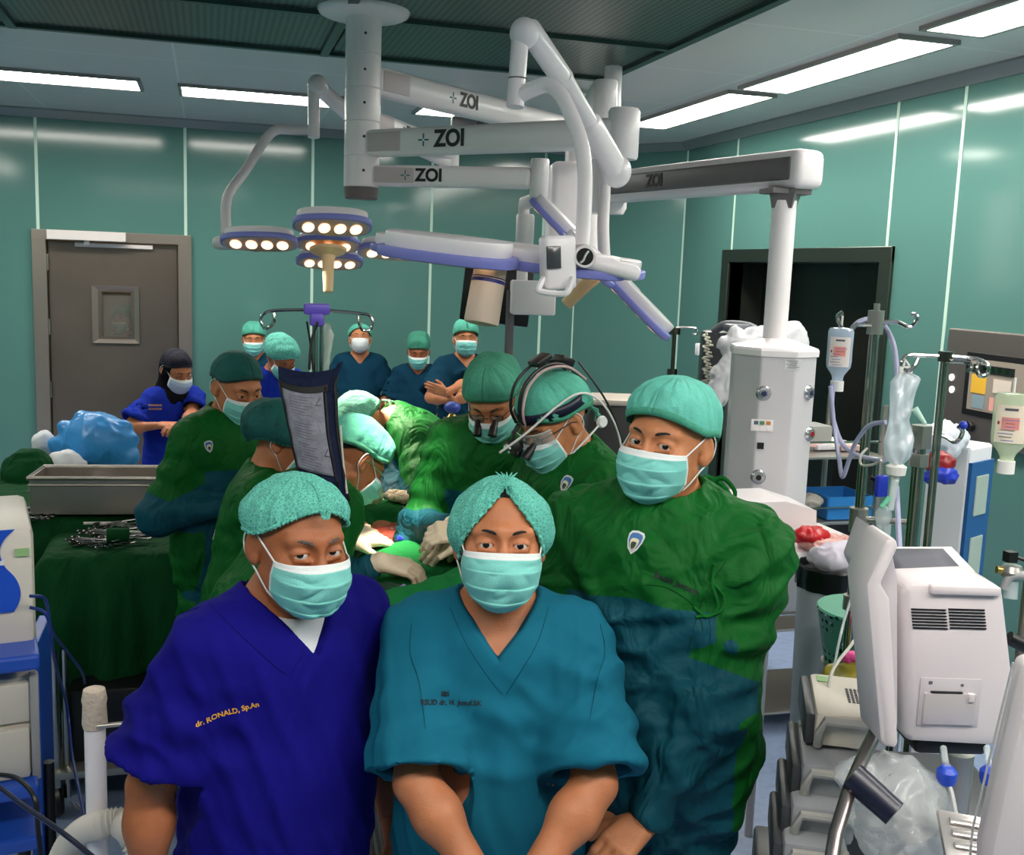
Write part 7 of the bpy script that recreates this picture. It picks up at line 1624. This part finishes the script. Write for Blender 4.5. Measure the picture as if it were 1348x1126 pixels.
# perforated green basket and pink packet
q = at(1137, 845, 3.0); GBK = thing('basket', 'sea-green perforated plastic basket behind the steel pole', 'basket', q)
def perf_mat():
    m = mat('basket_green', (60, 140, 112), .45); nt = m.node_tree; N = nt.nodes; L = nt.links; b = N['Principled BSDF']; tc = N.new('ShaderNodeTexCoord'); v = N.new('ShaderNodeTexVoronoi'); v.inputs['Scale'].default_value = 42; v.inputs['Randomness'].default_value = 0.
    L.new(tc.outputs['Object'], v.inputs['Vector']); c = N.new('ShaderNodeMath'); c.operation = 'GREATER_THAN'; c.inputs[1].default_value = .30; L.new(v.outputs['Distance'], c.inputs[0]); L.new(c.outputs[0], b.inputs['Alpha']); return m
b = MB(); b.lathe([(.11, -.09), (.14, .07), (.145, .075), (.14, .08)], Matrix.Translation(q+Vector((.04, .05, 0))), 32); b.build('basket_body', perf_mat(), GBK)
b = MB(); b.cyl((q.x+.04, q.y+.05, .0), (q.x+.04, q.y+.05, q.z-.09), .12); b.build('stool', STS, GBK)
cloth_lump('pink_packet', at(1143, 868, 2.7), (.05, .04, .012), mat('pink_pack', (214, 70, 140), .4), 'pink and white packet lying below the green basket', 'packet', 27)
cloth_lump('yellow_bag', at(1128, 905, 2.7), (.09, .08, .10), mat('bag_olive', (140, 130, 40), .3, alpha=.8), 'olive yellow waste bag behind the foot of the steel pole', 'waste bag', 28, sc=14)
cloth_lump('blue_connector', at(1144, 893, 2.4), (.022, .02, .025), mat('clip_blue', (40, 60, 190), .4), 'blue connector above the beige module stack', 'connector', 29, h=.004)
# ---- patient monitor seen from behind
MO = thing('patient_monitor', 'big off-white patient monitor seen from behind with vents and printer door', 'patient monitor', at(1240, 850, 1.85))
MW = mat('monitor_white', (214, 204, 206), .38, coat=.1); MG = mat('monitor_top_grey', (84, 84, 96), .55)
dM = 1.85
f0 = Vector((-.26, -1, -.0)).normalized()
Tn = frame(at(1250, 870, dM), Vector((1, -.26, 0)), Vector((-.26, -1, 0)))
def pl(px, py, d=dM):    # pixel to local plane coordinates of the monitor's back face
    o = Vector((0, 0, CAMZ)); r = Vector(ray(px, py)); n = Tn.to_3x3() @ Vector((0, 0, 1)); t = (Tn.translation-o).dot(n)/r.dot(n); q = Tn.inverted() @ (o+r*t); return (q.x, q.y)
outl = [pl(1187, 778), pl(1198, 770), pl(1310, 768), pl(1322, 778), pl(1336, 900), pl(1336, 960), pl(1326, 985), pl(1200, 978), pl(1188, 970)]
b = MB(); b.prism(outl[::-1], -.20, Tn, .012); b.build('rear_casing', MW, MO)
# sloping top with grey inset
a0, a1 = pl(1187, 778), pl(1322, 778)
b = MB(); V = [Tn @ Vector((a0[0], a0[1]-.01, -.02)), Tn @ Vector((a1[0]-.005, a1[1]-.01, -.02)), Tn @ Vector((a1[0]-.012, a1[1]+.028, -.19)), Tn @ Vector((a0[0]+.006, a0[1]+.028, -.19)), Tn @ Vector((a0[0], a0[1]-.03, -.02)), Tn @ Vector((a1[0]-.005, a1[1]-.03, -.02)), Tn @ Vector((a1[0]-.012, a1[1]-.03, -.19)), Tn @ Vector((a0[0]+.006, a0[1]-.03, -.19))]
b.raw(V, [(0, 1, 2, 3), (4, 7, 6, 5), (0, 4, 5, 1), (1, 5, 6, 2), (2, 6, 7, 3), (3, 7, 4, 0)]); b.build('top_cover', MW, MO, smooth=False)
n_ = (V[1]-V[0]).cross(V[3]-V[0]).normalized(); 
def tp_(u, v): return V[0].lerp(V[1], u).lerp(V[3].lerp(V[2], u), v)+n_*.002
b = MB(); b.grid(lambda u, v: tp_(.06+.80*u, .06+.86*v), 4, 4); b.build('grey_inset', MG, MO, solid=.003)
b = MB(); b.box(Tn @ Vector(((pl(1222, 775)[0]+pl(1318, 775)[0])/2, pl(1270, 777)[1], -.006)), (.125, .017, .03), Tn.to_3x3(), .006); b.build('carry_handle', MW, MO)
for cpx in ((1199, 1245), (1248, 1296)):
    for k in range(7):
        y = 802+k*4.1; a = pl(cpx[0]+k*.4, y); c = pl(cpx[1]+k*.4, y); b = MB(); b.box(Tn @ Vector(((a[0]+c[0])/2, a[1], .0006)), (c[0]-a[0], .0026, .002), Tn.to_3x3()); b.build('vent_slot', BLK, MO, smooth=False)
def plate(px0, py0, px1, py1, th, m_, nm, par=MO, bev=.002, off=0):
    a = pl(px0, py0); c = pl(px1, py1); b = MB(); b.box(Tn @ Vector(((a[0]+c[0])/2, (a[1]+c[1])/2, off+th/2)), (abs(c[0]-a[0]), abs(a[1]-c[1]), th), Tn.to_3x3(), bev); return b.build(nm, m_, par)
pr = plate(1212, 892, 1286, 957, .002, mat('monitor_panel', (196, 188, 192), .35), 'printer_panel'); plate(1216, 911, 1280, 954, .006, mat('printer_door_silver', (206, 196, 196), .25, metal=.3), 'printer_door', pr); plate(1224, 909, 1266, 912, .007, BLK, 'paper_slot', pr); plate(1273, 912, 1280, 923, .009, MW, 'door_latch', pr)
plate(1222, 896, 1227, 901, .003, MG, 'indicator_mark', pr); plate(1264, 900, 1268, 904, .003, MG, 'indicator_mark', pr)
b = MB(); b.box(Tn @ Vector((pl(1260, 990)[0], pl(1260, 990)[1], -.09)), (.13, .035, .14), Tn.to_3x3(), .01); b.build('underside_mount', BLK, MO)
# screen slab on the left, edge towards us
sl = [at(1141, 768, 1.70), at(1172, 707, 1.95), at(1192, 700, 1.98), at(1190, 790, 1.80), at(1184, 985, 1.76), at(1160, 988, 1.70)]
Ts = frame(at(1165, 850, 1.72), Vector((1, -.26, 0)), Vector((-.26, -1, 0)))
def pls(px, py):
    o = Vector((0, 0, CAMZ)); r = Vector(ray(px, py)); n = Ts.to_3x3() @ Vector((0, 0, 1)); t = (Ts.translation-o).dot(n)/r.dot(n); q = Ts.inverted() @ (o+r*t); return (q.x, q.y)
b = MB(); b.prism([pls(*p) for p in ((1141, 770), (1168, 712), (1178, 708), (1184, 720), (1160, 770), (1172, 790), (1183, 978), (1180, 986), (1163, 984), (1159, 975))][::-1], -.10, Ts, .006); b.build('screen_slab', MW, MO)
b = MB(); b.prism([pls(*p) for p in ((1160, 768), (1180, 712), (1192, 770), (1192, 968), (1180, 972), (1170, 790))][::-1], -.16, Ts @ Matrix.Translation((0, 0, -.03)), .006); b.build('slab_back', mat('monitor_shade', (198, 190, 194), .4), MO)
b = MB(); q = at(1262, 990, 1.98); b.cyl((q.x, q.y, 0), (q.x, q.y, q.z), .028); b.cyl((q.x, q.y, 0), (q.x, q.y, .05), .25); b.build('stand_column', STS, MO)
for px in (1248, 1305):
    b = MB(); q = at(px-2, 1024, 1.8); b.lathe([(.014, -.01), (.017, .0), (.017, .012), (.010, .02)], Matrix.Translation(q)); o = b.build('cable_connector', mat('connector_blue', (30, 70, 190), .4), MO); tubepart([q+Vector((0, 0, .02)), at(px-3, 1005, 1.82), at(px-6, 985, 1.86)], .006, 'connector_neck', CLR, MO, 8); tubepart([q, at(px+6, 1050, 1.78), at(px+14, 1100, 1.74), at(px+16, 1140, 1.72)], .004, 'monitor_cable', mat('cable_lightgrey', (170, 170, 172), .4), MO, 8)
# brass valve and hoses behind right edge
VG = thing('gas_valve', 'small gas valve with brass nut and clear jar at the right edge', 'valve', at(1325, 755, 2.2))
b = MB(); b.cyl(at(1312, 750, 2.2), at(1325, 752, 2.2), .008); b.cyl(at(1340, 754, 2.2), at(1352, 758, 2.2), .009); b.build('brass_nut', mat('brass', (190, 160, 90), .3, metal=.9), VG)
b = MB(); b.lathe([(.02, -.012), (.024, 0), (.018, .012)], Matrix.Translation(at(1332, 752, 2.2))); b.build('valve_body', STS, VG); b = MB(); b.cyl(at(1332, 765, 2.2), at(1330, 788, 2.2), .014); b.build('jar', CLR, VG)
b = MB(); b.box(at(1330, 733, 2.2), (.022, .02, .022)); b.cyl(at(1334, 733, 2.2), at(1350, 738, 2.2), .004); b.build('black_knob', BLK, VG)
tubepart([at(1322, 775, 2.2), at(1330, 760, 2.19), at(1348, 758, 2.18), at(1370, 765, 2.18)], .009, 'grey_hose', mat('cable_lightgrey', (170, 170, 172), .4), VG, 10)
b = MB(); b.cyl(at(1328, 840, 2.1), at(1352, 852, 2.1), .014); b.build('black_tube', BLK, VG); b = MB(); q = at(1352, 800, 2.3); b.cyl((q.x, q.y, 0), (q.x, q.y, at(1352, 715, 2.3).z), .014); b.build('post', STS, VG)
# ---- stack of beige modules
MS = 'stack of bedside modules at the lower right'
def module(px, py, d, n, label, top=False):
    q = at(px, py, d); t = thing('bedside_module', label, 'electronic module', q, rad(-28), MS)
    b = MB(); b.box((0, .10, 0), (.115, .22, .070), None, .012); b.build('casing', mat('module_cream', (214, 204, 190), .4) if top else mat('module_grey', (150, 152, 156), .4), t, local=True)
    b = MB(); b.box((-.066, .10, -.004), (.02, .21, .066), None, .008); b.build('dark_face', mat('casing_dark', (60, 62, 66), .4), t, local=True)
    b = MB(); b.tube([(.05, -.012, .03), (.045, -.03, .028), (-.04, -.03, .028), (-.05, -.03, -.0), (-.05, -.012, -.03)], .009, 8); b.build('latch_handle', mat('latch_grey', (170, 166, 160), .4), t, local=True)
    if top:
        b = MB(); b.box((-.03, .17, .036), (.028, .03, .002)); b.build('green_label', mat('sticker_green', (150, 190, 130), .6), t, local=True, smooth=False)
        b = MB(); [b.box((.012+(i % 4)*.008, .06+(i//4)*.013, .0362), (.005, .009, .001)) for i in range(24)]; b.build('printed_marks', mat('print_dark', (80, 80, 90), .6), t, local=True, smooth=False)
    return t
module(1112, 962, 2.05, 0, 'topmost cream module with printed label on lid, of the lower right stack', True)
module(1095, 1030, 2.0, 1, 'second module from the top of lower right stack, grey with dark face')
module(1082, 1085, 1.96, 2, 'third module from the top of lower right stack, beside green gown')
module(1072, 1135, 1.92, 3, 'lowest module of lower right stack, cut by bottom edge')
b = MB(); q = at(1090, 1120, 2.15); b.box((q.x+.02, q.y+.16, q.z/2-.05), (.16, .22, q.z-.1), Matrix.Rotation(rad(-28), 3, 'Z'), .01); tag(b.build('module_rack', mat('casing_dark', (60, 62, 66), .4)), 'dark rack column carrying the stacked modules', 'rack')
# rail and plastic covered probe
RL = thing('trolley_rail', 'slanting steel grab rail with clear bagged black grip at lower right', 'rail', at(1130, 1040, 1.75))
b = MB(); b.tube([at(1160, 948, 1.85), at(1135, 1000, 1.78), at(1118, 1040, 1.72), at(1100, 1100, 1.66), at(1092, 1150, 1.62)], .0115, 14); b.build('rail_tube', mat('rail_steel', (150, 140, 138), .28, metal=.9), RL)
b = MB(); b.cyl(at(1122, 1022, 1.72), at(1178, 1072, 1.68), .024, .022, 20); b.build('grip', mat('grip_navy', (26, 28, 48), .3), RL)
crumple('clear_bag', [(1110, 1010), (1130, 1012), (1170, 990), (1200, 1005), (1232, 1040), (1250, 1090), (1250, 1120), (1210, 1140), (1150, 1130), (1135, 1080)], 1.82, .12, mat('bag_clear2', (222, 226, 228), .12, alpha=.34, coat=.8, bump=.6, bscale=30), 'crumpled clear plastic bag hanging over the slanting rail', 'plastic bag', 41, .012, 16, h=.007)
# steel tray corner bottom right
TY = thing('ribbed_tray', 'ribbed silver tray corner at the bottom right beside the big white edge', 'tray', at(1285, 1105, 1.65)); Tt = frame(at(1285, 1108, 1.65), Vector((1, -.4, -.15)), Vector((-.1, -.5, 1)))
b = MB(); b.box(Tt.translation, (.11, .09, .012), Tt.to_3x3(), .005); b.build('tray_body', mat('tray_silver', (206, 200, 196), .25, metal=.7), TY)
b = MB(); [b.box(Tt @ Vector((0, -.02+k*.022, .009)), (.08, .012, .006), Tt.to_3x3(), .003) for k in range(3)]; b.build('rib', mat('tray_silver', (206, 200, 196), .25, metal=.7), TY)
b = MB(); q = Tt.translation; b.cyl((q.x, q.y+.03, 0), (q.x, q.y+.03, q.z-.01), .02); b.build('support', STS, TY)
b = MB(); q = at(1215, 1140, 2.1); b.box((q.x+.03, q.y+.1, q.z-.12), (.34, .3, .5), Matrix.Rotation(rad(-20), 3, 'Z'), .02); tag(b.build('equipment_trolley', mat('casing_dark', (60, 62, 66), .4)), 'dark trolley body below the big patient monitor', 'trolley')
# big near white edge
NE = thing('machine_edge', 'large off-white machine casing cut by the lower right corner of photo', 'machine', at(1345, 1050, 1.35))
Te = frame(at(1345, 1000, 1.35), Vector((1, -.26, 0)), Vector((-.26, -1, 0)))
def ple(px, py):
    o = Vector((0, 0, CAMZ)); r = Vector(ray(px, py)); n = Te.to_3x3() @ Vector((0, 0, 1)); t = (Te.translation-o).dot(n)/r.dot(n); q = Te.inverted() @ (o+r*t); return (q.x, q.y)
b = MB(); b.prism([ple(*p) for p in ((1360, 880), (1440, 860), (1440, 1300), (1300, 1300), (1306, 1126), (1330, 1010))][::-1], -.05, Te, .008); b.build('casing', MW, NE)
b = MB(); b.tube([ (Te @ Vector((*ple(1344, 880), -.02))), (Te @ Vector((*ple(1318, 985), -.02))), (Te @ Vector((*ple(1290, 1100), -.02))), (Te @ Vector((*ple(1280, 1200), -.02)))], .0016, 6); b.build('thin_wire', mat('cable_lightgrey', (170, 170, 172), .4), NE)
b = MB(); q = Te @ Vector((*ple(1360, 1290), -.13)); b.box((q.x+.02, q.y, q.z/2-.0), (.10, .16, q.z), Matrix.Rotation(rad(-14), 3, 'Z'), .01); b.build('pedestal', MW, NE)
# small things on the floor at the right
cloth_lump('paper_scrap', onz(1076, 880, .02), (.05, .04, .015), mat('paper_yellow', (214, 206, 160), .7), 'small yellowish paper scrap on the floor by the bin', 'paper', 42)
WC = thing('caster_wheel', 'grey trolley caster wheel on the floor beside the green gown', 'caster', onz(1048, 1008, .06)); q = onz(1048, 1010, .05); b = MB(); b.lathe([(.045, -.014), (.05, 0), (.045, .014)], frame(q, Vector((0, 1, 0)), Vector((1, .4, 0)))); b.build('wheel', BLK, WC); b = MB(); b.box(q+Vector((0, 0, .07)), (.07, .04, .04), None, .01); b.build('fork', STS, WC); b = MB(); b.tube([q+Vector((0, 0, .09)), q+Vector((.25, .1, .12))], .02, 10); b.build('foot_bar', mat('latch_grey', (170, 166, 160), .4), WC)
cable([onz(1070, 930, .01), onz(1055, 985, .01), onz(1050, 1030, .01), onz(1030, 1080, .01), onz(1018, 1110, .01)], .004, mat('cable_grey', (120, 120, 124), .4), 'thin grey cable lying on floor beside the green gown')
